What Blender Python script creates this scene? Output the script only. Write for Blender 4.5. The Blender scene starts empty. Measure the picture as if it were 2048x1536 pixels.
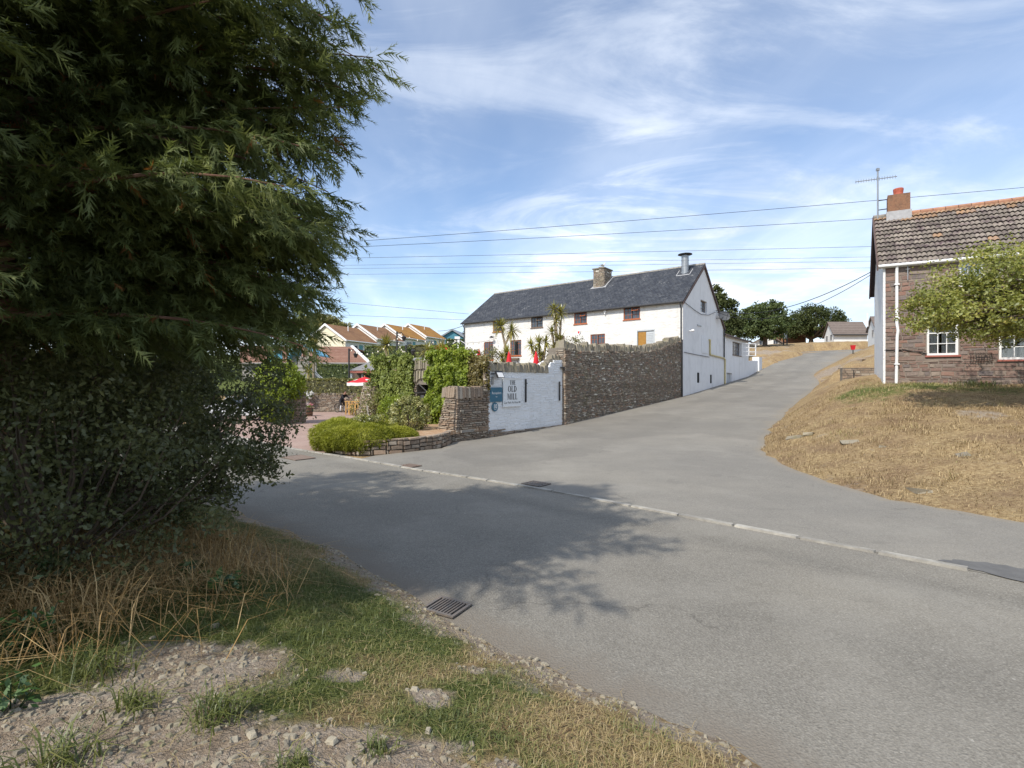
import bpy, bmesh, math, random
import numpy as np
from mathutils import Vector, Matrix
from mathutils.geometry import delaunay_2d_cdt

random.seed(7); RG = np.random.default_rng(11)
SC = bpy.context.scene
COL = SC.collection
rad = math.radians
EYE = 2.2                                     # camera height above the road

# ------------------------------------------------------------------ camera
cd = bpy.data.cameras.new("camera"); cam = bpy.data.objects.new("camera", cd); COL.objects.link(cam)
cam.location = (0, 0, EYE); cam.rotation_euler = (rad(90), 0, 0)
cd.sensor_width = 36; cd.lens = 17.578; cd.clip_start = .05; cd.clip_end = 3000
SC.camera = cam

# ------------------------------------------------------------------ light
SUN_EL, SUN_AZ = rad(45), rad(219.5)            # azimuth clockwise from +Y: the sun stands to the west
SUN_DIR = Vector((math.sin(SUN_AZ)*math.cos(SUN_EL), math.cos(SUN_AZ)*math.cos(SUN_EL), math.sin(SUN_EL)))
ld = bpy.data.lights.new("sun", 'SUN'); ld.energy = 2.85; ld.angle = rad(.9); ld.color = (1, .93, .82)
sun = bpy.data.objects.new("sun", ld); COL.objects.link(sun)
sun.rotation_euler = SUN_DIR.to_track_quat('Z', 'Y').to_euler(); sun.location = (-40, -10, 50)

wd = bpy.data.worlds.new("World"); SC.world = wd; wd.use_nodes = True
wn, wl = wd.node_tree.nodes, wd.node_tree.links
wn.clear()
def N(nodes, t, **k):
    n = nodes.new(t)
    for a, b in k.items():
        if a.startswith('i_'):
            n.inputs[a[2:].replace('_', ' ')].default_value = b
        else:
            setattr(n, a, b)
    return n
def build_sky():
    sky = N(wn, 'ShaderNodeTexSky', sky_type='NISHITA', sun_disc=False, sun_elevation=SUN_EL, sun_rotation=SUN_AZ,
            altitude=30, air_density=1.0, dust_density=.6, ozone_density=3.0)
    tc = N(wn, 'ShaderNodeTexCoord'); sep = N(wn, 'ShaderNodeSeparateXYZ'); wl.new(tc.outputs['Generated'], sep.inputs[0])
    def math_(op, a, b=None, clamp=False):
        m = N(wn, 'ShaderNodeMath', operation=op, use_clamp=clamp)
        for i, v in enumerate((a, b)):
            if v is None: continue
            if isinstance(v, (int, float)): m.inputs[i].default_value = v
            else: wl.new(v, m.inputs[i])
        return m.outputs[0]
    zp = math_('ADD', math_('MAXIMUM', sep.outputs[2], 0), .16)
    u, v = math_('DIVIDE', sep.outputs[0], zp), math_('DIVIDE', sep.outputs[1], zp)
    comb = N(wn, 'ShaderNodeCombineXYZ'); wl.new(u, comb.inputs[0]); wl.new(v, comb.inputs[1])
    def noise(scale, detail, rough, dist, off, stretch=(1, 1, 1), rot=0):
        mp = N(wn, 'ShaderNodeMapping'); mp.inputs['Location'].default_value = off
        mp.inputs['Scale'].default_value = stretch; mp.inputs['Rotation'].default_value = (0, 0, rot)
        wl.new(comb.outputs[0], mp.inputs[0])
        n = N(wn, 'ShaderNodeTexNoise', noise_dimensions='3D'); wl.new(mp.outputs[0], n.inputs['Vector'])
        n.inputs['Scale'].default_value = scale; n.inputs['Detail'].default_value = detail
        n.inputs['Roughness'].default_value = rough; n.inputs['Distortion'].default_value = dist
        return n.outputs[0]
    def ramp(x, a, b):
        m = N(wn, 'ShaderNodeMapRange', interpolation_type='SMOOTHSTEP'); wl.new(x, m.inputs[0])
        m.inputs[1].default_value = a; m.inputs[2].default_value = b
        return m.outputs[0]
    veil = ramp(noise(.42, 5, .55, .6, (3.1, 1.7, 0), (1, .8, 1)), .3, .62)        # broad thin cirrus
    wisp = ramp(noise(1.5, 9, .62, 1.5, (.3, 5.2, 0), (.55, 1.25, 1), .75), .47, .7)  # fibres inside it
    fleck = ramp(noise(3.2, 8, .6, .7, (1.3, 8.2, 0), (1, .8, 1)), .55, .8)
    hi = math_('ADD', math_('MULTIPLY', veil, .55), math_('ADD', math_('MULTIPLY', math_('MULTIPLY', wisp, math_('ADD', veil, .35)), .6), math_('MULTIPLY', math_('MULTIPLY', fleck, veil), .3)), True)
    low = math_('SUBTRACT', 1, ramp(sep.outputs[2], .02, .34))                                          # cloud bank towards the horizon
    lowc = math_('MULTIPLY', low, ramp(noise(.9, 8, .6, .5, (7.7, 2.2, 0), (1, .6, 1)), .28, .6))
    cl = math_('MAXIMUM', math_('MULTIPLY', hi, .95), math_('MULTIPLY', lowc, .72), True)
    cl = math_('ADD', math_('MULTIPLY', cl, .95), .04, True)
    shade = ramp(noise(1.3, 7, .6, .4, (2.5, 4.4, 0), (1, .55, 1)), .38, .68)
    ccol = N(wn, 'ShaderNodeMix', data_type='RGBA'); wl.new(shade, ccol.inputs[0])
    ccol.inputs[6].default_value = (4.2, 4.65, 5.4, 1); ccol.inputs[7].default_value = (7.0, 7.25, 7.5, 1)
    mix = N(wn, 'ShaderNodeMix', data_type='RGBA'); wl.new(cl, mix.inputs[0])
    wl.new(sky.outputs[0], mix.inputs[6]); wl.new(ccol.outputs[2], mix.inputs[7])
    bg = N(wn, 'ShaderNodeBackground'); bg.inputs[1].default_value = .118
    wl.new(mix.outputs[2], bg.inputs[0])
    out = N(wn, 'ShaderNodeOutputWorld'); wl.new(bg.outputs[0], out.inputs[0])
build_sky()

# ------------------------------------------------------------------ exposure and renderer
vs = SC.view_settings
vs.view_transform = 'Standard'; vs.look = 'None'; vs.gamma = 1; vs.use_curve_mapping = False; vs.exposure = .8
SC.cycles.use_denoising = True
SC.cycles.max_bounces = 6; SC.cycles.diffuse_bounces = 3; SC.cycles.transparent_max_bounces = 12
SC.render.film_transparent = False

# ------------------------------------------------------------------ materials
MATS = {}
def nt_new(name):
    m = bpy.data.materials.new(name); m.use_nodes = True
    n, l = m.node_tree.nodes, m.node_tree.links
    n.clear()
    out = n.new('ShaderNodeOutputMaterial')
    MATS[name] = m
    return m, n, l, out
def pos_noise(n, l, scale, detail=5, rough=.6, stretch=None, dist=0, local=False, off=(0, 0, 0)):
    if local:
        src = n.new('ShaderNodeTexCoord').outputs['Object']
    else:
        src = n.new('ShaderNodeNewGeometry').outputs['Position']
    mp = n.new('ShaderNodeMapping'); l.new(src, mp.inputs[0])
    if stretch: mp.inputs['Scale'].default_value = stretch
    mp.inputs['Location'].default_value = off
    t = n.new('ShaderNodeTexNoise'); l.new(mp.outputs[0], t.inputs['Vector'])
    t.inputs['Scale'].default_value = scale; t.inputs['Detail'].default_value = detail
    t.inputs['Roughness'].default_value = rough; t.inputs['Distortion'].default_value = dist
    return t.outputs[0]
def rng(n, l, x, a, b, c=0., d=1.):
    m = n.new('ShaderNodeMapRange'); l.new(x, m.inputs[0])
    for i, v in enumerate((a, b, c, d)): m.inputs[i+1].default_value = v
    return m.outputs[0]
def mth(n, l, op, a, b=None, clamp=False):
    m = n.new('ShaderNodeMath'); m.operation = op; m.use_clamp = clamp
    for i, v in enumerate((a, b)):
        if v is None: continue
        if isinstance(v, (int, float)): m.inputs[i].default_value = v
        else: l.new(v, m.inputs[i])
    return m.outputs[0]
def mixc(n, l, f, a, b, mode='MIX'):
    m = n.new('ShaderNodeMix'); m.data_type = 'RGBA'; m.blend_type = mode
    for i, v in ((0, f), (6, a), (7, b)):
        if isinstance(v, (int, float)): m.inputs[i].default_value = v
        elif isinstance(v, tuple): m.inputs[i].default_value = v if len(v) == 4 else (*v, 1)
        else: l.new(v, m.inputs[i])
    return m.outputs[2]
def ramp_c(n, l, x, stops, const=False):
    r = n.new('ShaderNodeValToRGB'); l.new(x, r.inputs[0])
    e = r.color_ramp.elements
    while len(e) < len(stops): e.new(.5)
    for el, (p, c) in zip(e, stops):
        el.position = p; el.color = (*c, 1)
    if const: r.color_ramp.interpolation = 'CONSTANT'
    return r.outputs[0]
def attr(n, name):
    a = n.new('ShaderNodeAttribute'); a.attribute_name = name
    return a.outputs['Fac']
def bump_of(n, l, h, strength, dist=.02):
    b = n.new('ShaderNodeBump'); b.inputs['Strength'].default_value = strength; b.inputs['Distance'].default_value = dist
    l.new(h, b.inputs['Height'])
    return b.outputs[0]
def princ(n, l, out, col, rough=.85, spec=.3, metal=0, normal=None):
    p = n.new('ShaderNodeBsdfPrincipled')
    for k, v in (('Base Color', col), ('Roughness', rough), ('Specular IOR Level', spec), ('Metallic', metal)):
        if isinstance(v, (int, float)): p.inputs[k].default_value = v
        elif isinstance(v, tuple): p.inputs[k].default_value = (*v, 1)
        else: l.new(v, p.inputs[k])
    if normal is not None: l.new(normal, p.inputs['Normal'])
    l.new(p.outputs[0], out.inputs[0])
    return p
def mat(name, c1, c2=None, scale=3., rough=.8, bump=0, bscale=None, bdist=.01, c3=None, scale3=.5, spec=.3, metal=0,
        stretch=None, rnd=0, dirt=None, lo=.3, hi=.7):
    """plain weathered surface: two tones in a noise, a third in broad patches, relief, small change per piece"""
    m, n, l, out = nt_new(name)
    col = c1
    if c2:
        col = mixc(n, l, rng(n, l, pos_noise(n, l, scale, stretch=stretch), lo, hi), c1, c2)
    if c3:
        col = mixc(n, l, rng(n, l, pos_noise(n, l, scale3, 6, .65, off=(3, 7, 1)), .48, .68), col, c3)
    if rnd:
        oi = n.new('ShaderNodeObjectInfo').outputs['Random']
        hs = n.new('ShaderNodeHueSaturation'); l.new(rng(n, l, oi, 0, 1, 1-rnd, 1+rnd), hs.inputs['Value'])
        if isinstance(col, tuple): hs.inputs['Color'].default_value = (*col, 1)
        else: l.new(col, hs.inputs['Color'])
        col = hs.outputs[0]
    nm = None
    if bump: nm = bump_of(n, l, pos_noise(n, l, bscale or scale*4, 6, .6, stretch=stretch), bump, bdist)
    princ(n, l, out, col, rough, spec, metal, nm)
    return m
def stone_mat(name, stops, moss=None, dust=(.34, .31, .27), bump=.6, gain=1.):
    m, n, l, out = nt_new(name)
    oi = n.new('ShaderNodeObjectInfo').outputs['Random']
    r = mth(n, l, 'FRACT', mth(n, l, 'ADD', attr(n, 'rnd'), oi))
    col = ramp_c(n, l, r, stops)
    col = mixc(n, l, rng(n, l, pos_noise(n, l, 14, 6, .65), .35, .75, 0, .55), col, dust)
    col = mixc(n, l, rng(n, l, pos_noise(n, l, 45, 4, .7), .3, .7, .0, .3), col, tuple(c*.55 for c in stops[0][1]))
    if moss: col = mixc(n, l, rng(n, l, pos_noise(n, l, 2.1, 6, .6, off=(4, 4, 4)), .55, .7, 0, .7), col, moss)
    nm = bump_of(n, l, pos_noise(n, l, 30, 6, .7), bump, .012)
    princ(n, l, out, col, .92, .15, 0, nm)
    return m
def leaf_mat(name, stops, transl=.35, rough=.5, gloss=.06):
    m, n, l, out = nt_new(name)
    col = ramp_c(n, l, attr(n, 'rnd'), stops)
    d = n.new('ShaderNodeBsdfDiffuse'); l.new(col, d.inputs[0])
    t = n.new('ShaderNodeBsdfTranslucent')
    hs = n.new('ShaderNodeHueSaturation'); hs.inputs['Value'].default_value = 1.25; hs.inputs['Saturation'].default_value = 1.1
    l.new(col, hs.inputs['Color']); l.new(hs.outputs[0], t.inputs[0])
    a = n.new('ShaderNodeMixShader'); a.inputs[0].default_value = transl
    l.new(d.outputs[0], a.inputs[1]); l.new(t.outputs[0], a.inputs[2])
    g = n.new('ShaderNodeBsdfGlossy'); g.inputs['Roughness'].default_value = rough; g.inputs[0].default_value = (.9, .95, 1, 1)
    b = n.new('ShaderNodeMixShader'); b.inputs[0].default_value = gloss
    l.new(a.outputs[0], b.inputs[1]); l.new(g.outputs[0], b.inputs[2]); l.new(b.outputs[0], out.inputs[0])
    return m

# ------------------------------------------------------------------ mesh helpers
def tag(o, label=None, cat=None, group=None, kind=None):
    for k, v in (('label', label), ('category', cat), ('group', group), ('kind', kind)):
        if v: o[k] = v
    return o
def thing(name, label, cat, loc=(0, 0, 0), rz=0, group=None):
    o = bpy.data.objects.new(name, None); COL.objects.link(o)
    o.location = loc; o.rotation_euler = (0, 0, rz); o.empty_display_size = .2
    return tag(o, label, cat, group)
def wmat(o):
    m = Matrix.Translation(o.location) @ o.rotation_euler.to_matrix().to_4x4() @ Matrix.Diagonal((*o.scale, 1))
    if o.parent: m = wmat(o.parent) @ o.matrix_parent_inverse @ m
    return m
def link(name, me, m, parent=None, world=True, smooth=False):
    if m is not None:
        for x in (m if isinstance(m, (list, tuple)) else [m]): me.materials.append(MATS[x] if isinstance(x, str) else x)
    o = bpy.data.objects.new(name, me); COL.objects.link(o)
    if smooth:
        me.polygons.foreach_set('use_smooth', [True]*len(me.polygons))
    if parent is not None:
        o.parent = parent
        if world: o.matrix_parent_inverse = wmat(parent).inverted()
    return o
def npmesh(name, V, F, rnd=None, smooth=False):
    V = np.asarray(V, np.float32); F = np.asarray(F, np.int32)
    me = bpy.data.meshes.new(name); nf, k = F.shape
    me.vertices.add(len(V)); me.vertices.foreach_set('co', V.ravel())
    me.loops.add(nf*k); me.loops.foreach_set('vertex_index', F.ravel())
    me.polygons.add(nf); me.polygons.foreach_set('loop_start', np.arange(0, nf*k, k, dtype=np.int32))
    try: me.polygons.foreach_set('loop_total', np.full(nf, k, np.int32))
    except Exception: pass
    me.update(calc_edges=True)
    if rnd is not None:
        a = me.attributes.new('rnd', 'FLOAT', 'POINT'); a.data.foreach_set('value', np.asarray(rnd, np.float32))
    return me
class MB:
    """collects shapes and links them as one mesh"""
    def __init__(s): s.v = []; s.f = []; s.r = []; s.cr = 0.
    def add(s, vs, fs):
        b = len(s.v); s.v += [tuple(p) for p in vs]; s.r += [s.cr]*len(vs)
        s.f += [tuple(i+b for i in f) for f in fs]
        return s
    def hexa(s, p):        # 8 corners: bottom ring then top ring
        return s.add(p, [(3, 2, 1, 0), (4, 5, 6, 7), (0, 1, 5, 4), (1, 2, 6, 5), (2, 3, 7, 6), (3, 0, 4, 7)])
    def box(s, c, d, rz=0, tilt=None):
        x, y, z = (k/2 for k in d)
        R = Matrix.Rotation(rz, 3, 'Z')
        if tilt is not None: R = R @ tilt
        c = Vector(c)
        return s.hexa([c + R @ Vector(q) for q in ((-x, -y, -z), (x, -y, -z), (x, y, -z), (-x, y, -z), (-x, -y, z), (x, -y, z), (x, y, z), (-x, y, z))])
    def bf(s, fn, t0, t1, n0, n1, z0, z1):
        return s.hexa([fn(*q) for q in ((t0, n0, z0), (t1, n0, z0), (t1, n1, z0), (t0, n1, z0), (t0, n0, z1), (t1, n0, z1), (t1, n1, z1), (t0, n1, z1))])
    def prism(s, pts, z0, z1):
        n = len(pts); g = (lambda z, p: z(p) if callable(z) else z)
        return s.add([(p[0], p[1], g(z0, p)) for p in pts] + [(p[0], p[1], g(z1, p)) for p in pts],
                     [tuple(range(n))[::-1], tuple(range(n, 2*n))] + [(i, (i+1) % n, n+(i+1) % n, n+i) for i in range(n)])
    def extr(s, pts, d):   # polygon of 3-D points swept by d
        n = len(pts); d = Vector(d)
        return s.add([Vector(p) for p in pts] + [Vector(p)+d for p in pts],
                     [tuple(range(n))[::-1], tuple(range(n, 2*n))] + [(i, (i+1) % n, n+(i+1) % n, n+i) for i in range(n)])
    def tube(s, pts, r, n=6, cap=True):
        pts = [Vector(p) for p in pts]; rs = r if isinstance(r, (list, tuple)) else [r]*len(pts)
        b = len(s.v); up = Vector((.13, .21, 1)).normalized()
        for i, p in enumerate(pts):
            t = (pts[min(i+1, len(pts)-1)] - pts[max(i-1, 0)])
            t = t.normalized() if t.length > 1e-9 else Vector((0, 0, 1))
            a = t.cross(up); a = a.normalized() if a.length > 1e-4 else Vector((1, 0, 0))
            c = a.cross(t)
            for k in range(n):
                w = 2*math.pi*k/n
                s.v.append(tuple(p + (a*math.cos(w)+c*math.sin(w))*rs[i])); s.r.append(s.cr)
        for i in range(len(pts)-1):
            for k in range(n):
                s.f.append((b+i*n+k, b+i*n+(k+1) % n, b+(i+1)*n+(k+1) % n, b+(i+1)*n+k))
        if cap:
            s.f.append(tuple(b+k for k in range(n))[::-1]); s.f.append(tuple(b+(len(pts)-1)*n+k for k in range(n)))
        return s
    def lathe(s, c, prof, n=16, a0=0.):
        b = len(s.v); m = len(prof)
        for (r, z) in prof:
            for k in range(n):
                w = 2*math.pi*k/n + a0
                s.v.append((c[0]+r*math.cos(w), c[1]+r*math.sin(w), c[2]+z)); s.r.append(s.cr)
        for i in range(m-1):
            for k in range(n):
                s.f.append((b+i*n+k, b+i*n+(k+1) % n, b+(i+1)*n+(k+1) % n, b+(i+1)*n+k))
        s.f.append(tuple(b+k for k in range(n))[::-1]); s.f.append(tuple(b+(m-1)*n+k for k in range(n)))
        return s
    def mesh(s, name, fix=True):
        me = bpy.data.meshes.new(name); me.from_pydata(s.v, [], s.f)
        if any(s.r):
            a = me.attributes.new('rnd', 'FLOAT', 'POINT'); a.data.foreach_set('value', s.r)
        if fix:
            bm = bmesh.new(); bm.from_mesh(me); bmesh.ops.recalc_face_normals(bm, faces=bm.faces); bm.to_mesh(me); bm.free()
        me.update()
        return me
    def build(s, name, m, parent=None, world=True, smooth=False, fix=True):
        return link(name, s.mesh(name, fix), m, parent, world, smooth)
def at(x, y, Y):           # a point of the place that stands at depth Y, found on the photograph's grid
    return Vector(((x-1024)*Y/1000, Y, EYE-(y-768)*Y/1000))
def copy_tree(o, parent=None):
    c = o.copy(); COL.objects.link(c)
    if parent is not None: c.parent = parent
    for ch in [x for x in bpy.data.objects if x.parent == o]: copy_tree(ch, c)
    return c

# value noise for masks
_T = RG.random((256, 256))
def vnoise(x, y):
    x = np.asarray(x, float); y = np.asarray(y, float)
    i, j = np.floor(x).astype(int), np.floor(y).astype(int); f, g = x-i, y-j
    f = f*f*(3-2*f); g = g*g*(3-2*g)
    T = lambda a, b: _T[a % 256, b % 256]
    return (T(i, j)*(1-f)+T(i+1, j)*f)*(1-g) + (T(i, j+1)*(1-f)+T(i+1, j+1)*f)*g
def fbm(x, y, s=1., o=4):
    r = 0; a = .5; t = 0
    for k in range(o):
        r = r + a*vnoise(np.asarray(x)*s*2**k + 17*k, np.asarray(y)*s*2**k + 31*k); t += a; a *= .55
    return r/t
def unit(a): return a/np.maximum(np.linalg.norm(a, axis=-1, keepdims=True), 1e-9)
def leaf_quads(P, size, asp=.45, bias=None, k=1., droop=0):
    """one rhombic leaf at every point; bias = preferred facing"""
    n = len(P); nn = RG.normal(size=(n, 3))
    nn = unit(nn*k + (0 if bias is None else bias))
    a = unit(np.cross(nn, RG.normal(size=(n, 3)))); 
    if droop: a = unit(a + np.array([0, 0, -droop]))
    b = np.cross(nn, a)
    s = (np.ones(n)*size*RG.uniform(.6, 1.3, n))[:, None]
    V = np.stack([P-a*s*.5, P+b*s*asp*.5+a*s*.05, P+a*s*.5, P-b*s*asp*.5+a*s*.05], 1).reshape(-1, 3)
    F = np.arange(4*n).reshape(n, 4)
    return V, F
class Cloud:
    def __init__(s): s.V = []; s.F = []; s.R = []; s.n = 0
    def add(s, V, F, R):
        s.V.append(np.asarray(V, np.float32)); s.F.append(np.asarray(F)+s.n); s.R.append(np.asarray(R, np.float32)); s.n += len(V)
    def leaves(s, P, size, rnd, asp=.45, bias=None, k=1., droop=0):
        V, F = leaf_quads(np.asarray(P, float), size, asp, bias, k, droop); s.add(V, F, np.repeat(rnd, 4))
    def build(s, name, m, parent=None):
        return link(name, npmesh(name, np.concatenate(s.V), np.concatenate(s.F), np.concatenate(s.R)), m, parent)
def clumps(center, radii, n, per, cr, shell=.45, zmin=-1, flat=1.):
    """leaf points gathered into clumps that fill an ellipsoid's outer part"""
    d = unit(RG.normal(size=(n*3, 3))); d = d[d[:, 2] > zmin][:n]; n = len(d)
    r = RG.uniform(shell**3, 1, n)**(1/3)
    c = np.asarray(center) + d*r[:, None]*np.asarray(radii)
    cs = cr*RG.uniform(.6, 1.3, n)
    P = np.repeat(c, per, 0) + unit(RG.normal(size=(n*per, 3)))*(RG.random(n*per)**.5*np.repeat(cs, per))[:, None]*np.array([1, 1, flat])
    R = np.clip(np.repeat(RG.random(n), per)*.55 + RG.random(n*per)*.45, 0, 1)
    return P, R, c, np.repeat(d, per, 0)
# ------------------------------------------------------------------ material library
def asphalt(name, tone, warm, edge_col, speck, bumpk=.35, tracks=()):
    m, n, l, out = nt_new(name)
    fine = pos_noise(n, l, 62, 2, .75); mid = pos_noise(n, l, 1.3, 5, .6); big = pos_noise(n, l, .22, 4, .6, off=(5, 2, 0))
    col = mixc(n, l, rng(n, l, big, .35, .65), tone, warm)
    col = mixc(n, l, rng(n, l, mid, .3, .7, 0, .45), col, tuple(c*.8 for c in tone))
    for (dx, dy, c0, wd_, k_) in tracks:      # wheel tracks and worn strips along the lane
        g = n.new('ShaderNodeNewGeometry').outputs['Position']
        d = n.new('ShaderNodeVectorMath'); d.operation = 'DOT_PRODUCT'; l.new(g, d.inputs[0]); d.inputs[1].default_value = (dx, dy, 0)
        w = mth(n, l, 'ADD', d.outputs['Value'], mth(n, l, 'MULTIPLY', mid, .5))
        t1 = mth(n, l, 'ABSOLUTE', mth(n, l, 'SUBTRACT', w, c0))
        col = mixc(n, l, rng(n, l, t1, 0, wd_, k_, 0), col, tuple(c*.6 for c in tone))
    vo = n.new('ShaderNodeTexVoronoi'); vo.inputs['Scale'].default_value = 55
    l.new(n.new('ShaderNodeNewGeometry').outputs['Position'], vo.inputs['Vector'])
    col = mixc(n, l, rng(n, l, vo.outputs['Color'], .2, .9, 0, speck), col, (.42, .4, .35))
    col = mixc(n, l, rng(n, l, fine, .35, .62, speck*1.3, 0), col, tuple(c*.3 for c in tone))
    sp = pos_noise(n, l, 17, 2, .5, off=(9, 1, 3))
    col = mixc(n, l, rng(n, l, sp, .72, .76, 0, .75), col, (.4, .38, .34))
    stn = pos_noise(n, l, .9, 7, .7, off=(1, 9, 0), stretch=(1, 1, 1))
    col = mixc(n, l, rng(n, l, stn, .62, .74, 0, .35), col, tuple(c*.5 for c in tone))
    st2 = pos_noise(n, l, 1.5, 6, .7, off=(7, 3, 0), stretch=(.5, 1.6, 1), dist=.5)
    col = mixc(n, l, rng(n, l, st2, .6, .72, 0, .4), col, tuple(c*.55 for c in tone))
    col = mixc(n, l, rng(n, l, pos_noise(n, l, .5, 6, .65, off=(2, 2, 2)), .5, .7, 0, .4), col, (.3, .285, .25))
    gp_ = n.new('ShaderNodeNewGeometry').outputs['Position']; wv = n.new('ShaderNodeVectorMath'); wv.operation = 'ADD'; l.new(gp_, wv.inputs[0])
    wn_ = n.new('ShaderNodeTexNoise'); wn_.inputs['Scale'].default_value = 1.4; wn_.inputs['Detail'].default_value = 5; l.new(gp_, wn_.inputs['Vector']); l.new(wn_.outputs['Color'], wv.inputs[1])
    ck = n.new('ShaderNodeTexVoronoi'); ck.feature = 'DISTANCE_TO_EDGE'; ck.inputs['Scale'].default_value = .33; l.new(wv.outputs[0], ck.inputs['Vector'])
    cm = mth(n, l, 'MULTIPLY', rng(n, l, ck.outputs['Distance'], .0015, .005, 1, 0), rng(n, l, pos_noise(n, l, .6, 3, .5, off=(8, 4, 0)), .5, .62))
    col = mixc(n, l, mth(n, l, 'MULTIPLY', cm, .34), col, tuple(c*.3 for c in tone))      # cracks
    ptc = n.new('ShaderNodeTexVoronoi'); ptc.inputs['Scale'].default_value = .22; l.new(wv.outputs[0], ptc.inputs['Vector'])
    col = mixc(n, l, rng(n, l, ptc.outputs['Color'], .55, .6, 0, .22), col, tuple(c*.62 for c in tone))    # older and newer surfacing
    oil = pos_noise(n, l, 2.3, 4, .6, off=(3, 6, 0))
    col = mixc(n, l, rng(n, l, oil, .68, .76, 0, .45), col, tuple(c*.42 for c in tone))
    dirt = mth(n, l, 'ADD', attr(n, 'dirt'), mth(n, l, 'MULTIPLY', mth(n, l, 'SUBTRACT', pos_noise(n, l, 3.5, 6, .7), .5), .9))
    col = mixc(n, l, rng(n, l, dirt, .3, .8), col, edge_col)
    nm = bump_of(n, l, mth(n, l, 'ADD', fine, mth(n, l, 'MULTIPLY', vo.outputs['Distance'], .8)), bumpk, .012)
    princ(n, l, out, col, .88, .22, 0, nm)
asphalt('asphalt_lane', (.2, .187, .163), (.255, .235, .196), (.185, .163, .135), .34, .6, ((.665, .747, 7.35, .42, .5), (.665, .747, 5.3, .9, .3)))
asphalt('asphalt_side', (.205, .193, .172), (.258, .24, .206), (.24, .21, .165), .22, .35, ((.7915, -.61116, -10.4, 1.1, .3), (.7915, -.61116, -8.4, 1.2, .34)))
mat('patch_dark', (.105, .104, .102), (.14, .138, .134), 6, bump=.4, bscale=60)
def paving_mat():
    m, n, l, out = nt_new('paving_brick')
    g = n.new('ShaderNodeNewGeometry').outputs['Position']
    mp = n.new('ShaderNodeMapping'); mp.inputs['Rotation'].default_value = (0, 0, rad(40)); l.new(g, mp.inputs[0])
    b = n.new('ShaderNodeTexBrick'); l.new(mp.outputs[0], b.inputs['Vector'])
    b.inputs['Color1'].default_value = (.36, .24, .2, 1); b.inputs['Color2'].default_value = (.29, .2, .17, 1); b.inputs['Mortar'].default_value = (.17, .14, .12, 1)
    b.inputs['Scale'].default_value = 4.6; b.inputs['Mortar Size'].default_value = .018; b.inputs['Brick Width'].default_value = .5; b.inputs['Row Height'].default_value = .25
    col = mixc(n, l, rng(n, l, pos_noise(n, l, .7, 5, .6), .3, .7, 0, .5), b.outputs[0], (.42, .32, .27))
    nm = bump_of(n, l, b.outputs['Fac'], -.3, .01)
    princ(n, l, out, col, .9, .2, 0, nm)
paving_mat()
def ground_mat():
    m, n, l, out = nt_new('turf')
    f1 = pos_noise(n, l, 38, 4, .75); f2 = pos_noise(n, l, 5, 6, .65); f3 = pos_noise(n, l, .9, 5, .6)
    streak = pos_noise(n, l, 16, 5, .7, stretch=(1, 1, .35))
    dry = ramp_c(n, l, streak, [(.25, (.15, .105, .058)), (.42, (.29, .205, .108)), (.56, (.41, .305, .165)), (.75, (.53, .42, .25))])
    dry = mixc(n, l, rng(n, l, f3, .45, .7, 0, .75), dry, (.2, .13, .085))
    dry = mixc(n, l, rng(n, l, pos_noise(n, l, 7, 6, .75, off=(5, 5, 0), stretch=(.6, 1.4, 1)), .5, .68, 0, .6), dry, (.13, .085, .05))
    dry = mixc(n, l, rng(n, l, pos_noise(n, l, 2.6, 6, .7, off=(2, 8, 0)), .63, .75, 0, .8), dry, (.42, .36, .28))
    grn = ramp_c(n, l, f1, [(.3, (.045, .065, .018)), (.5, (.1, .125, .036)), (.72, (.2, .2, .075))])
    soil = ramp_c(n, l, f2, [(.25, (.19, .145, .105)), (.45, (.33, .265, .2)), (.62, (.42, .36, .29)), (.78, (.52, .47, .4))])
    soil = mixc(n, l, rng(n, l, pos_noise(n, l, 70, 3, .7), .35, .65, .45, 0), soil, (.14, .105, .075))
    st = n.new('ShaderNodeTexVoronoi'); st.inputs['Scale'].default_value = 26; l.new(n.new('ShaderNodeNewGeometry').outputs['Position'], st.inputs['Vector'])
    soil = mixc(n, l, rng(n, l, st.outputs['Distance'], .12, .3, .5, 0), soil, (.42, .38, .34))
    brk = mth(n, l, 'MULTIPLY', mth(n, l, 'SUBTRACT', f2, .5), 1.1)
    g = rng(n, l, mth(n, l, 'ADD', attr(n, 'green'), brk), .3, .7)
    s = rng(n, l, mth(n, l, 'ADD', attr(n, 'soil'), brk), .35, .65)
    col = mixc(n, l, s, mixc(n, l, g, dry, grn), soil)
    nm = bump_of(n, l, mth(n, l, 'ADD', mth(n, l, 'ADD', f1, mth(n, l, 'MULTIPLY', streak, 1.5)), f2), .8, .05)
    princ(n, l, out, col, .95, .08, 0, nm)
ground_mat()
mat('kerb_concrete', (.31, .295, .26), (.23, .215, .19), 9, bump=.4, bscale=50, rnd=.15, c3=(.44, .42, .37), scale3=2)
mat('cast_iron', (.14, .135, .13), (.2, .16, .13), 12, rough=.6, bump=.3, metal=.3, rnd=.1)
mat('iron_rusty', (.17, .12, .09), (.22, .17, .14), 9, rough=.8, bump=.3)
mat('pit_dark', (.012, .012, .012), rough=1)
STOPS_SLATE = [(0, (.1, .085, .07)), (.2, (.2, .165, .125)), (.38, (.14, .13, .12)), (.5, (.26, .15, .1)), (.62, (.3, .26, .2)), (.76, (.15, .115, .095)), (.9, (.3, .27, .22)), (.96, (.42, .39, .34)), (1, (.6, .58, .52))]
stone_mat('rubble_grey', [(p, tuple(c*1.6 for c in q)) for p, q in STOPS_SLATE], moss=(.22, .205, .12), dust=(.42, .37, .3))
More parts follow.
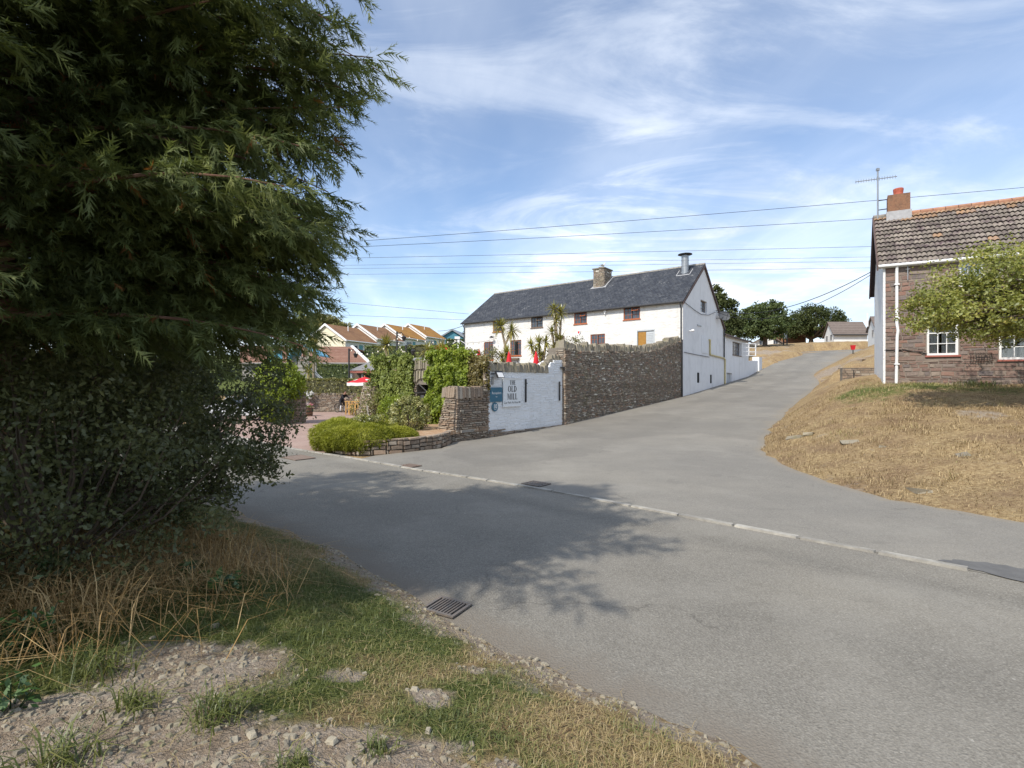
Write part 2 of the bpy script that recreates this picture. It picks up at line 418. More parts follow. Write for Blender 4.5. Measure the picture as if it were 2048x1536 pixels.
stone_mat('rubble_brown', [(0, (.17, .125, .095)), (.25, (.27, .2, .145)), (.45, (.21, .18, .155)), (.62, (.33, .22, .15)), (.8, (.36, .3, .235)), (1, (.46, .41, .34))], dust=(.4, .35, .28))
stone_mat('coping_stone', [(0, (.17, .15, .12)), (.4, (.25, .22, .17)), (.7, (.3, .26, .19)), (1, (.4, .36, .28))], moss=(.2, .19, .09), dust=(.36, .33, .26))
stone_mat('cottage_stone', [(0, (.14, .092, .082)), (.2, (.21, .13, .11)), (.4, (.19, .145, .125)), (.55, (.27, .145, .112)), (.7, (.26, .2, .165)), (.85, (.15, .13, .132)), (1, (.34, .275, .225))], dust=(.31, .25, .205), bump=.6)
mat('mortar_dark', (.15, .13, .105), (.2, .175, .145), 8, bump=.5)
mat('mortar_cottage', (.24, .2, .168), (.18, .148, .125), 8, bump=.5, bscale=40)
def whitewash(name, c, shade, bs, st, bumpk, stain=.25):
    m, n, l, out = nt_new(name)
    h = pos_noise(n, l, bs, 6, .6, stretch=st, dist=.6)
    h2 = pos_noise(n, l, bs*3.2, 5, .65, stretch=st)
    col = mixc(n, l, rng(n, l, h, .3, .48, .55, 0), c, shade)
    col = mixc(n, l, rng(n, l, pos_noise(n, l, .6, 6, .65, off=(1, 2, 3)), .52, .75, 0, stain), col, tuple(x*.8 for x in shade))
    col = mixc(n, l, mth(n, l, 'MULTIPLY', rng(n, l, pos_noise(n, l, 2.2, 5, .6, stretch=(1, 1, .1), off=(5, 1, 0)), .52, .7), rng(n, l, pos_noise(n, l, .45, 3, .5, off=(9, 3, 2)), .42, .68, .04, .2+stain*.4)), col, tuple(x*q for x, q in zip(shade, (.66, .64, .58))))
    princ(n, l, out, col, .8, .2, 0, bump_of(n, l, mth(n, l, 'ADD', h, mth(n, l, 'MULTIPLY', h2, .5)), bumpk, .05))
whitewash('whitewash_rubble', (.66, .65, .63), (.45, .43, .4), 3.2, (.55, .55, 2.1), .9)
whitewash('white_render', (.74, .75, .76), (.64, .65, .66), 1.5, (1, 1, 1), .15, .45)
whitewash('white_paint_stone', (.74, .76, .78), (.66, .68, .7), 4.5, (.5, .5, 2), .5)
whitewash('roughcast_white', (.8, .8, .79), (.6, .6, .6), 14, (1, 1, 1), .9, .2)
whitewash('cream_render', (.72, .66, .5), (.66, .6, .46), 1.2, (1, 1, 1), .1, .3)
whitewash('bungalow_white', (.74, .74, .72), (.66, .66, .64), 1.5, (1, 1, 1), .1, .3)
def slate_mat(name, c1, c2, mort, lic, sx=2.1, guano=.0):
    m, n, l, out = nt_new(name)
    o = n.new('ShaderNodeTexCoord').outputs['Object']; s = n.new('ShaderNodeSeparateXYZ'); l.new(o, s.inputs[0])
    cb = n.new('ShaderNodeCombineXYZ'); l.new(s.outputs[1], cb.inputs[0]); l.new(mth(n, l, 'MULTIPLY', s.outputs[2], 1.75), cb.inputs[1])
    b = n.new('ShaderNodeTexBrick'); l.new(cb.outputs[0], b.inputs['Vector']); b.inputs['Scale'].default_value = sx
    b.inputs['Color1'].default_value = (*c1, 1); b.inputs['Color2'].default_value = (*c2, 1); b.inputs['Mortar'].default_value = (*mort, 1)
    b.inputs['Mortar Size'].default_value = .03; b.inputs['Brick Width'].default_value = .55; b.inputs['Row Height'].default_value = .5; b.inputs['Mortar Smooth'].default_value = .3
    col = mixc(n, l, rng(n, l, pos_noise(n, l, 2.4, 6, .7, stretch=(1, 1, .5)), .45, .75, 0, .55), b.outputs[0], lic)
    if guano:
        w = pos_noise(n, l, 1.1, 4, .6, off=(6, 1, 2)); w2 = pos_noise(n, l, 6, 6, .75, stretch=(1.6, 1.6, .35), dist=.8)
        col = mixc(n, l, mth(n, l, 'MULTIPLY', rng(n, l, w, .5, .64), rng(n, l, w2, .56, .66, 0, guano)), col, (.6, .6, .58))
    princ(n, l, out, col, .9, .12, 0, bump_of(n, l, b.outputs['Fac'], -.5, .02))
slate_mat('slate_roof', (.036, .041, .053), (.062, .068, .082), (.013, .015, .018), (.09, .094, .1), 1.7, .6)
slate_mat('slate_brownish', (.15, .12, .105), (.19, .155, .135), (.07, .055, .05), (.22, .19, .16), 2.4)
slate_mat('shelter_roof', (.2, .2, .205), (.24, .235, .23), (.13, .13, .13), (.28, .28, .27), 2.0)
slate_mat('brick_tile_roof', (.2, .105, .075), (.26, .14, .1), (.1, .055, .045), (.3, .2, .15), 3.4, .5)
def terrace_roof(name, a, b, c):
    m, n, l, out = nt_new(name)
    o = n.new('ShaderNodeTexCoord').outputs['Object']; w = n.new('ShaderNodeTexWave'); w.inputs['Scale'].default_value = 1.6; w.bands_direction = 'Y'
    l.new(o, w.inputs[0])
    col = mixc(n, l, rng(n, l, pos_noise(n, l, .8, 6, .7), .35, .65), a, b)
    col = mixc(n, l, rng(n, l, w.outputs[0], .1, .5, .5, 0), col, c)
    princ(n, l, out, col, .9, .15, 0, bump_of(n, l, w.outputs[0], .4, .03))
terrace_roof('tile_russet', (.22, .12, .07), (.3, .17, .09), (.12, .07, .045))
terrace_roof('tile_lichen', (.4, .21, .05), (.3, .16, .06), (.17, .09, .04))
mat('tile_cottage', (.17, .145, .125), (.26, .225, .185), 9, bump=.5, bscale=30, rnd=.3, c3=(.085, .055, .065), scale3=2.6)
mat('roof_deck', (.035, .026, .03), (.055, .042, .045), 5)
mat('tile_orange_lichen', (.33, .19, .09), (.26, .19, .14), 8, bump=.5, rnd=.2, c3=(.22, .16, .13), scale3=3)
mat('ridge_red', (.3, .14, .09), (.38, .22, .14), 6, bump=.4, rnd=.15)
mat('ridge_grey', (.2, .185, .165), (.28, .26, .23), 5, bump=.4)
mat('wood_red', (.3, .09, .035), (.38, .12, .05), 10, rough=.5, bump=.2, stretch=(1, 1, .2))
mat('wood_dark', (.12, .085, .065), (.17, .12, .09), 9, rough=.7, bump=.2)
mat('wood_ochre', (.36, .19, .04), (.28, .14, .03), 7, rough=.6)
mat('wood_table', (.55, .33, .12), (.45, .26, .08), 8, rough=.7, bump=.2, rnd=.15)
mat('wood_grey', (.33, .31, .29), (.24, .225, .21), 5, rough=.9, bump=.3, stretch=(1, 1, 5), rnd=.15)
mat('barge_dark', (.075, .05, .045), (.11, .075, .065), 6, rough=.7)
mat('gutter_dark', (.03, .03, .033), (.05, .05, .052), 6, rough=.5, spec=.4)
mat('white_gloss', (.78, .78, .78), (.7, .7, .69), 4, rough=.35, spec=.5)
mat('pipe_yellow', (.6, .52, .28), (.5, .42, .22), 6, rough=.5)
mat('galvanised', (.36, .375, .39), (.27, .285, .3), 5, rough=.42, metal=.6, bump=.1)
mat('metal_black', (.02, .02, .022), (.035, .034, .033), 8, rough=.5, spec=.4)
mat('dish_grey', (.1, .105, .115), (.075, .08, .085), 4, rough=.6)
mat('lead_flashing', (.4, .4, .41), (.3, .3, .31), 8, rough=.7)
mat('shutter_grey', (.5, .53, .55), (.42, .45, .47), 9, rough=.6)
mat('terracotta', (.42, .11, .07), (.34, .085, .055), 9, rough=.7)
mat('brick_chimney', (.19, .09, .055), (.25, .14, .08), 16, bump=.6, c3=(.11, .07, .05), scale3=4)
mat('sill_red', (.36, .13, .1), (.3, .1, .08), 7, rough=.6)
mat('paint_red', (.62, .022, .03), (.5, .015, .025), 4, rough=.6)
mat('canvas_red', (.6, .03, .04), (.5, .02, .03), 3, rough=.9)
mat('canvas_white', (.75, .74, .72), (.68, .67, .65), 3, rough=.9)
mat('sign_blue', (.035, .13, .2), (.04, .14, .215), 2, rough=.5, spec=.4)
mat('sign_white', (.72, .75, .77), (.7, .73, .75), 2, rough=.5, spec=.4)
mat('ink_dark', (.012, .014, .02), rough=.6)
mat('ink_white', (.8, .8, .8), rough=.6)
mat('cloth_black', (.016, .017, .022), (.024, .024, .03), 8, rough=.9)
mat('cloth_tan', (.5, .42, .28), (.4, .34, .22), 8, rough=.9)
mat('cloth_blue', (.42, .5, .62), (.36, .43, .55), 8, rough=.9)
mat('skin', (.5, .3, .22), rough=.6)
mat('hair_dark', (.03, .022, .016), rough=.7)
mat('sock_white', (.75, .75, .75), rough=.9)
mat('rubber', (.02, .02, .02), rough=.8)
mat('feather_white', (.8, .8, .8), (.7, .7, .71), 6, rough=.8)
mat('beak_yellow', (.6, .4, .05), rough=.5)
mat('car_white', (.75, .76, .77), rough=.25, spec=.6)
mat('blue_board', (.06, .2, .27), (.075, .235, .31), 3, rough=.7, stretch=(4, 4, .3))
mat('blue_plastic', (.1, .34, .5), (.14, .4, .55), 3, rough=.45, spec=.5)
mat('grey_door', (.11, .3, .33), rough=.5)
mat('bark', (.09, .068, .05), (.15, .115, .085), 9, bump=.8, stretch=(1, 1, .25))
mat('bark_pale', (.3, .245, .17), (.2, .16, .11), 10, bump=.8, stretch=(.4, .4, 2))
mat('bark_red', (.12, .06, .04), (.18, .1, .07), 8, bump=.8, stretch=(1, 1, .3))
mat('mulch', (.42, .27, .16), (.28, .17, .1), 14, bump=.6, c3=(.5, .4, .28), scale3=5)
mat('wire_black', (.02, .02, .022), rough=.6)
mat('wire_grey', (.09, .09, .1), rough=.6)
mat('oak_barrel', (.28, .17, .1), (.2, .12, .07), 7, bump=.3, rnd=.12)
mat('barrel_hoop', (.08, .05, .045), rough=.6)
mat('brick_house', (.34, .18, .11), (.26, .13, .08), 3, bump=.3)
mat('curtain_lace', (.84, .84, .82), (.66, .67, .66), 12, rough=.95, stretch=(6, 6, .5))
mat('litter_white', (.75, .75, .72), rough=.8)
def glass_mats():
    m, n, l, out = nt_new('window_glass')
    princ(n, l, out, mixc(n, l, rng(n, l, pos_noise(n, l, 2), .3, .7), (.035, .045, .06), (.075, .09, .11)), .12, .6)
    m, n, l, out = nt_new('clear_glass')
    fr = n.new('ShaderNodeFresnel'); fr.inputs[0].default_value = 1.45
    tr = n.new('ShaderNodeBsdfTransparent'); tr.inputs[0].default_value = (.95, .96, .96, 1)
    g = n.new('ShaderNodeBsdfGlossy'); g.inputs['Roughness'].default_value = .04
    mx = n.new('ShaderNodeMixShader'); l.new(mth(n, l, 'ADD', mth(n, l, 'MULTIPLY', fr.outputs[0], 1.0), .08, True), mx.inputs[0])
    l.new(tr.outputs[0], mx.inputs[1]); l.new(g.outputs[0], mx.inputs[2]); l.new(mx.outputs[0], out.inputs[0])
    m, n, l, out = nt_new('bulb_glow')
    princ(n, l, out, (.8, .74, .6), .3, .5)
glass_mats()
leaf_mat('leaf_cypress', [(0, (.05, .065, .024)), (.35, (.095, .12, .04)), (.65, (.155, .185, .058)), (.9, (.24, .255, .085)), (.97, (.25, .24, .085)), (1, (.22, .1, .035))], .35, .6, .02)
leaf_mat('leaf_privet', [(0, (.05, .057, .022)), (.5, (.095, .107, .04)), (1, (.165, .17, .07))], .3, .5, .03)
leaf_mat('leaf_ivy', [(0, (.09, .12, .022)), (.5, (.19, .23, .05)), (1, (.36, .39, .12))], .3, .55, .02)
leaf_mat('leaf_ivy_bright', [(0, (.09, .125, .012)), (.5, (.21, .27, .03)), (1, (.38, .43, .08))], .35, .55, .02)
leaf_mat('leaf_ivy_brown', [(0, (.09, .06, .025)), (.5, (.19, .16, .05)), (1, (.3, .25, .1))], .3, .5, .03)
leaf_mat('leaf_varieg', [(0, (.06, .07, .02)), (.4, (.17, .18, .05)), (.65, (.34, .33, .11)), (1, (.52, .49, .22))], .25, .45, .05)
leaf_mat('leaf_heather', [(0, (.1, .11, .012)), (.5, (.24, .26, .025)), (1, (.44, .43, .08))], .3, .6, .02)
leaf_mat('leaf_hedge', [(0, (.05, .07, .016)), (.5, (.115, .145, .036)), (1, (.2, .23, .07))], .25, .5, .04)
leaf_mat('leaf_hedge_olive', [(0, (.08, .072, .02)), (.5, (.18, .175, .05)), (1, (.31, .28, .1))], .25, .5, .04)
leaf_mat('leaf_beech', [(0, (.045, .065, .022)), (.5, (.085, .115, .038)), (1, (.14, .17, .06))], .3, .6, .015)
leaf_mat('leaf_macro', [(0, (.028, .04, .014)), (.5, (.06, .075, .024)), (1, (.105, .12, .04))], .2, .6, .012)
leaf_mat('leaf_apple', [(0, (.09, .1, .02)), (.45, (.21, .23, .045)), (.85, (.38, .37, .09)), (1, (.42, .31, .08))], .35, .5, .04)
leaf_mat('leaf_cordyline', [(0, (.11, .11, .022)), (.5, (.28, .27, .06)), (1, (.52, .43, .12))], .25, .4, .07)
leaf_mat('leaf_grass', [(0, (.075, .1, .025)), (.4, (.155, .175, .05)), (.6, (.24, .225, .085)), (.75, (.33, .255, .12)), (1, (.44, .35, .19))], .3, .5, .03)
leaf_mat('leaf_straw', [(0, (.2, .12, .045)), (.5, (.42, .27, .11)), (1, (.62, .46, .23))], .2, .6, .02)
leaf_mat('leaf_dryturf', [(0, (.16, .112, .06)), (.5, (.36, .265, .14)), (.85, (.52, .4, .23)), (1, (.27, .26, .09))], .2, .6, .02)
leaf_mat('leaf_weed', [(0, (.025, .06, .015)), (.5, (.06, .125, .03)), (1, (.12, .21, .06))], .3, .45, .05)
leaf_mat('petal_mix', [(0, (.7, .68, .66)), (.45, (.75, .72, .7)), (.7, (.55, .1, .16)), (1, (.6, .2, .3))], .2, .6, .02)
leaf_mat('petal_white', [(0, (.7, .7, .68)), (1, (.8, .8, .76))], .2, .6, .02)

# ------------------------------------------------------------------ plan of the place (metres; x east of the camera, y ahead)
A2 = np.array([-.96, 20.5]); UU = np.array([.61116, .7915]); VV = np.array([-.7915, .61116])
MILL = np.array([13.2, 38.6])
S_K = [-60, 0, 5.7, 23.1, 34.4, 44.4, 50.8, 60, 72.7, 90, 130]; S_Z = [0, 0, .16, 1.24, 2.1, 3.05, 4.0, 5.3, 7.1, 8.25, 9.3]
def zroad(x, y):
    s = (np.asarray(x)-A2[0])*UU[0] + (np.asarray(y)-A2[1])*UU[1]
    return np.interp(s, S_K, S_Z)
def zr(x, y): return float(zroad(x, y))
KERB = [(-30, 39.5), (-22, 31), (-13, 22.4), (-9.48, 18.8), (-7.6, 17.1), (-6.1, 15.85), (-4.85, 14.95), (-2.48, 12.8), (.28, 10.78), (2.48, 8.66), (4.17, 7.05), (5.04, 6.25), (5.6, 5.68), (9, 2.6), (15, -2.8), (40, -24)]
NEAR = [(37, -28), (12, -6.5), (6, -1.1), (1.54, 2.86), (1.19, 3.2), (.30, 4.0), (-.36, 4.6), (-1.2, 5.45), (-2.08, 6.43), (-3.55, 7.67), (-4.83, 8.73), (-6.7, 10.1), (-9, 12.4), (-14, 17.2), (-24, 27), (-32, 35)]
TOE = [(45, -21), (15, 2), (10, 6.3), (8.15, 7.96), (7.45, 9.02), (7.02, 10.38), (7.12, 12.44), (7.5, 14.42), (8.24, 16.42), (9.35, 18.48), (10.9, 20.92), (12.76, 23.8), (17.23, 30.44), (22.2, 37.24), (26.96, 43.76), (28.9, 47.2), (31.47, 52.36), (34.16, 55.46), (43.44, 65.22), (48, 70.46), (56, 74.5), (75, 80)]
def resample(pl, step, jit=0):
    pl = np.array(pl, float); out = []
    for a, b in zip(pl[:-1], pl[1:]):
        k = max(1, int(np.linalg.norm(b-a)/step))
        out += [a+(b-a)*i/k for i in range(k)]
    out.append(pl[-1]); out = np.array(out)
    if jit:
        near = np.linalg.norm(out-np.array([3, 7]), axis=1) < 26
        d = np.gradient(out, axis=0); nrm = unit(np.stack([-d[:, 1], d[:, 0]], 1))
        w = (fbm(out[:, 0], out[:, 1], 1.1, 4)-.5)*2*jit + (fbm(out[:, 0]+50, out[:, 1], 4, 2)-.5)*jit
        out += nrm*(w*near)[:, None]
    return out
def smoothpl(pl, it=2):
    p = np.array(pl, float)
    for _ in range(it):
        q = [p[0]]
        for a, b in zip(p[:-1], p[1:]): q += [a*.75+b*.25, a*.25+b*.75]
        q.append(p[-1]); p = np.array(q)
    return p
KERBs = smoothpl(KERB); NEARs = resample(smoothpl(NEAR), .25, .22); TOEs = resample(smoothpl(TOE), .3, .26)
P_ = lambda p: (float(p[0]), float(p[1]))
AP = A2 - 2.0*UU                                             # foot of the buttress
PLANT = [AP, np.array([-2.4, 17.1]), np.array([-4.19, 15.38]), np.array([-6.0, 16.1]), np.array([-7.2, 18.6]), A2+VV*7.2, A2]
WALLB = A2+UU*5.7; CM = MILL; EM = MILL+UU*21.4; PIL = MILL+UU*27
ROAD1 = np.concatenate([KERBs, NEARs])
ki = np.argmin(np.abs(KERBs[:, 0]+4.6))
SIDE = np.concatenate([KERBs[ki:], TOEs, np.array([(75, 90), (52, 86), (45, 79), (42.2, 73.2), (36.6, 68.3), (31.3, 61.7)]), [PIL-UU*.1, EM, CM, WALLB, A2, AP, PLANT[1], PLANT[2]]])
COURT = np.concatenate([KERBs[[i for i in range(len(KERBs)) if -13.2 < KERBs[i, 0] < -5.9]], np.array(PLANT[3:6]), [(-8.2, 33), (-9.4, 39.3), (-19, 39.3), (-21, 33), (-16, 26)]])
TERR = np.array([A2+(UU+VV)*.5, WALLB+VV*.5, CM+VV*.6, CM+VV*24, (-9, 50), (-9.2, 39.5), (-8.0, 33), A2+VV*6.8+UU*.5])
COURTG = np.concatenate([COURT, []]).reshape(-1, 2) if False else COURT.copy()
COURTG = np.array([(p[0]+(.5 if p[1] > 30 and p[0] > -10 else 0)-(1.0 if p[0] < -15 else 0), p[1]+(.75 if p[1] > 38 else 0)) for p in COURT])
_pc = np.mean(PLANT, axis=0); PLANTG = np.array([p+(_pc-p)/np.linalg.norm(_pc-p)*.5 for p in PLANT])
PLANTO = np.array([p-(_pc-p)/np.linalg.norm(_pc-p)*.35 for p in PLANT])
def inside(x, y, poly):
    x = np.asarray(x); y = np.asarray(y); r = np.zeros(x.shape, bool); n = len(poly)
    for i in range(n):
        (x1, y1), (x2, y2) = poly[i], poly[(i+1) % n]
        if y1 == y2: continue
        c = ((y1 > y) != (y2 > y)) & (x < (x2-x1)*(y-y1)/(y2-y1)+x1)
        r ^= c
    return r
def dist_pl(x, y, pl):
    x = np.asarray(x, float).ravel(); y = np.asarray(y, float).ravel()
    best = np.full(x.shape, 1e9); qx = np.zeros_like(x); qy = np.zeros_like(x)
    for a, b in zip(pl[:-1], pl[1:]):
        d = b-a; L = d@d
        if L < 1e-12: continue
        t = np.clip(((x-a[0])*d[0]+(y-a[1])*d[1])/L, 0, 1)
        px, py = a[0]+t*d[0], a[1]+t*d[1]; r = np.hypot(x-px, y-py)
        m = r < best
        best[m] = r[m]; qx[m] = px[m]; qy[m] = py[m]
    return best, qx, qy
CTRL = [(x, y, zr(x, y)+.02) for x, y in resample(TOE, 2.5)] + [
    (15.4, 15, 1.45), (14, 17, 1.62), (14.1, 19.3, 1.95), (14.9, 22, 2.12), (15.6, 21, 2.17), (18.5, 19.4, 2.17), (22, 17.5, 2.17), (27, 15, 2.2), (11, 12.6, .95), (11.6, 17.2, 1.2), (10.2, 16.6, .85),
    (12, 10, .75), (15, 8, .7), (20, 6, .8), (22, 11, 1.6), (17.5, 27.6, 2.1), (16.2, 25.2, 2.1), (19, 30.2, 2.1), (25, 27, 2.6), (30, 24, 3), (21, 32, 2.15), (24.4, 33.2, 2.25),
    (24.5, 37, 3.5), (27, 38, 3.8), (30, 42, 4.3), (33, 46, 4.7), (36, 51, 5.6), (40, 55, 6.6), (46, 62, 7.6), (52, 68, 8.2), (60, 70, 9), (40, 45, 6), (45, 30, 5),
    (54, 88, 9.5), (63, 88, 9.7), (47, 86, 8.9), (44, 83, 8.5), (35.7, 76, 7.3), (40, 77, 7.6), (32, 65.5, 4.9), (34.5, 69.5, 6.3), (38.5, 73.5, 7.3), (30, 72, 6.3), (45, 100, 9.7), (60, 105, 10.5), (75, 100, 10.6),
    (-12, 45, 1.5), (-25, 45, 1.5), (-12, 41, 1.4), (-20, 41, 1.4), (-20, 60, 3.0), (-26, 68, 4.6), (-15, 84, 6.6), (0, 78, 6), (3, 66, 5), (-5, 100, 8.5), (-40, 60, 4), (-60, 100, 8), (22, 72, 5.6), (40, 120, 10.6), (80, 120, 11.5),
    (100, 60, 9), (60, 40, 7), (40, 15, 3), (0, 150, 10), (-80, 40, 3), (-40, 42, 1), (60, 0, 1.6), (-100, 200, 10), (100, 200, 12), (300, 300, 13), (-300, 300, 11), (0, 500, 12), (300, 0, 4), (-300, 0, 2), (-20, 50, 1.8), (-10, 52, 2.6), (60, -20, .6)]
CTRL = np.array(CTRL)
def rbf_fit(C):
    d = np.hypot(C[:, None, 0]-C[None, :, 0], C[:, None, 1]-C[None, :, 1]); K = np.sqrt(d*d+1.0)
    n = len(C); M = np.zeros((n+1, n+1)); M[:n, :n] = -K - np.eye(n)*-.02; M[:n, n] = 1; M[n, :n] = 1
    return np.linalg.solve(M, np.concatenate([C[:, 2], [0]]))
RW = rbf_fit(CTRL)
def znat(x, y):
    x = np.asarray(x, float).ravel(); y = np.asarray(y, float).ravel(); z = np.full(x.shape, RW[-1])
    for (cx, cy, _), w in zip(CTRL, RW[:-1]): z -= w*np.sqrt((x-cx)**2+(y-cy)**2+1.0)
    return z
def zterr(x, y):
    d = -((np.asarray(x)-MILL[0])*UU[0]+(np.asarray(y)-MILL[1])*UU[1])
    return np.interp(d, [0, 5, 11, 17], [4.05, 3.9, 2.75, 2.6])
NEARc = NEARs
def verge_d(x, y):
    """distance outward from the lane's near edge, negative on the lane"""
    d, qx, qy = dist_pl(x, y, NEARc)
    return d, qx, qy
def zground(x, y):
    x = np.asarray(x, float).ravel(); y = np.asarray(y, float).ravel()
    z = znat(x, y)
    d, _, _ = dist_pl(x, y, NEARs)
    side = inside(x, y, np.concatenate([NEARs, [(-60, 35), (-60, -60), (37, -60)]]))
    zv = .62*(1-np.exp(-d/1.7)) + .03*(fbm(x, y, 1.6)-.5)*np.clip(d, 0, 1)*2
    z = np.where(side, zv, z)
    de = d.copy(); far_ = np.hypot(x, y) < 150; ob = ~side & far_
    if ob.any(): de[ob] = dist_pl(x[ob], y[ob], TOEs)[0]
    z = z + (fbm(x, y, .8, 5)-.5)*np.where(side, .12, .3)*np.clip(de/1.5, 0, 1)*far_          # uneven turf
    r1, r2, ct, te, pl = inside(x, y, ROAD1), inside(x, y, SIDE), inside(x, y, COURTG), inside(x, y, TERR), inside(x, y, PLANTG)
    z = np.where(inside(x, y, np.array([A2, WALLB, CM, CM+VV*2, A2+VV*7.2])), 0., z)
    z = np.where(te, zterr(x, y), z)
    z = np.where(inside(x, y, PLANTO) & ~te, -.06, z)
    z = np.where(ct, -.03, z); z = np.where(pl, .38, z)
    z = np.where(r2, zroad(x, y)-.05, z); z = np.where(r1, -.05, z)
    return z, (r1, r2, ct, te, pl, side)
def zg(x, y): return float(zground([x], [y])[0][0])

# ------------------------------------------------------------------ ground sheet
def axis(segs):
    out = []
    for a, b, s in segs: out += list(np.arange(a, b-1e-9, s))
    out.append(segs[-1][1])
    return np.array(out)
gx = np.concatenate([-np.geomspace(700, 31, 26), axis([(-30, -12, .5), (-12, -7, .25), (-7, 5, .12), (5, 19, .2), (19, 34, .35), (34, 64, .7)]), np.geomspace(66, 700, 24)])
gy = np.concatenate([-np.geomspace(300, 8, 12), axis([(-6, 1, .4), (1, 9, .12), (9, 24, .17), (24, 44, .3), (44, 92, .6)]), np.geomspace(93, 900, 30)])
GX, GY = np.meshgrid(gx, gy); shp = GX.shape
X, Y = GX.ravel().copy(), GY.ravel().copy()
cell = np.minimum(np.gradient(gx)[None, :].repeat(len(gy), 0), np.gradient(gy)[:, None].repeat(len(gx), 1)).ravel()
for pl in (NEARs, TOEs):            # draw the mesh lines onto the tarmac's edges
    sel = np.where((np.abs(X) < 70) & (np.abs(Y) < 90))[0]
    d, qx, qy = dist_pl(X[sel], Y[sel], pl)
    m = d < cell[sel]*.55
    X[sel[m]] = qx[m]; Y[sel[m]] = qy[m]
Zg, regs = zground(X, Y)
dn, _, _ = dist_pl(X, Y, NEARs); dt, _, _ = dist_pl(X, Y, TOEs)
ongr = ~(regs[0] | regs[1] | regs[2] | regs[3] | regs[4])
edge = (np.minimum(dn, dt) < .03) & (np.hypot(X, Y) < 110)
Zg = np.where(edge, np.where(dn < dt, -.012, zroad(X, Y)-.008), Zg)
nc = len(gx)
idx = np.arange(len(X)).reshape(shp)
F = np.stack([idx[:-1, :-1], idx[:-1, 1:], idx[1:, 1:], idx[1:, :-1]], -1).reshape(-1, 4)
me = npmesh('ground', np.stack([X, Y, Zg], 1), F, smooth=True)
def seg_mask(x, y):
    """where the turf is green and where the soil shows"""
    x = np.asarray(x, float); y = np.asarray(y, float)
    d1, _, _ = dist_pl(x, y, NEARs); d1 = d1.reshape(x.shape)
    side = inside(x, y, np.concatenate([NEARs, [(-60, 35), (-60, -60), (37, -60)]]))
    n1 = fbm(x+3, y+9, .55, 4); n2 = fbm(x+40, y+2, 1.3, 4)
    worn = np.clip((n1-.5)*5+.1, 0, 1)
    el = lambda cx, cy, rx, ry: np.clip(1.5-np.hypot((x-cx)/rx, (y-cy)/ry)*.85, 0, 1)
    soil_v = np.clip(np.maximum.reduce([el(-1.95, 3.1, .5, .3), el(-2.15, 2.45, .6, .26), el(-.85, 2.3, .6, .33), el(-.5, 3.0, .15, .1), el(-1.6, 2.2, .55, .2), el(-.05, 2.45, .09, .06), el(-.3, 3.55, .1, .06), el(-1.05, 3.2, .12, .07)])*1.15
                     + np.clip(1.1-d1*2.0, 0, 1) + (n2-.5)*1.1, 0, 1)
    green_v = np.clip(.82 - worn*.6 + (n2-.5)*1.1, 0, 1)
    # banks beyond the road: parched; greener lawn below the cottage front and along a few edges
    fr = (x-15.6)*-.461 + (y-21)*-.887                      # metres in front of the cottage wall
    al = (x-15.6)*.887 + (y-21)*-.461
    lawn = np.clip(1.05-np.abs(fr-1.7)/2.3, 0, 1)*np.clip((al+2.6)/1.5, 0, 1)*np.clip((18-al)/4, 0, 1)
    green_b = np.clip(lawn*.95 + (n1-.58)*1.6 + .12*np.exp(-((x-7.6)**2+(y-15.2)**2)/1.2), 0, 1)*(y < 60)
    soil_b = np.clip((fbm(x+9, y+70, .7, 4)-.54)*2.6 + .75*np.exp(-(((x-30.5)/2.2)**2+((y-48.8)/4.0)**2)) + .8*np.exp(-(((x-37)/3)**2+((y-71.5)/2.5)**2)), 0, 1)
    far = np.clip((np.hypot(x, y)-110)/60, 0, 1)
    green_b = np.maximum(green_b, far*.8)
    back = (x < 12) & (y > 40)
    green_b = np.where(back, .9, green_b)
    return np.where(side, green_v, green_b), np.where(side, soil_v, soil_b)
gm, sm = seg_mask(X, Y)
gm = np.where(regs[3], .5, gm); sm = np.where(regs[3] | regs[4], .9, sm)
for nme, arr in (('green', gm), ('soil', sm)):
    a = me.attributes.new(nme, 'FLOAT', 'POINT'); a.data.foreach_set('value', arr.astype(np.float32))
tag(link('ground', me, 'turf', smooth=True), kind='structure')

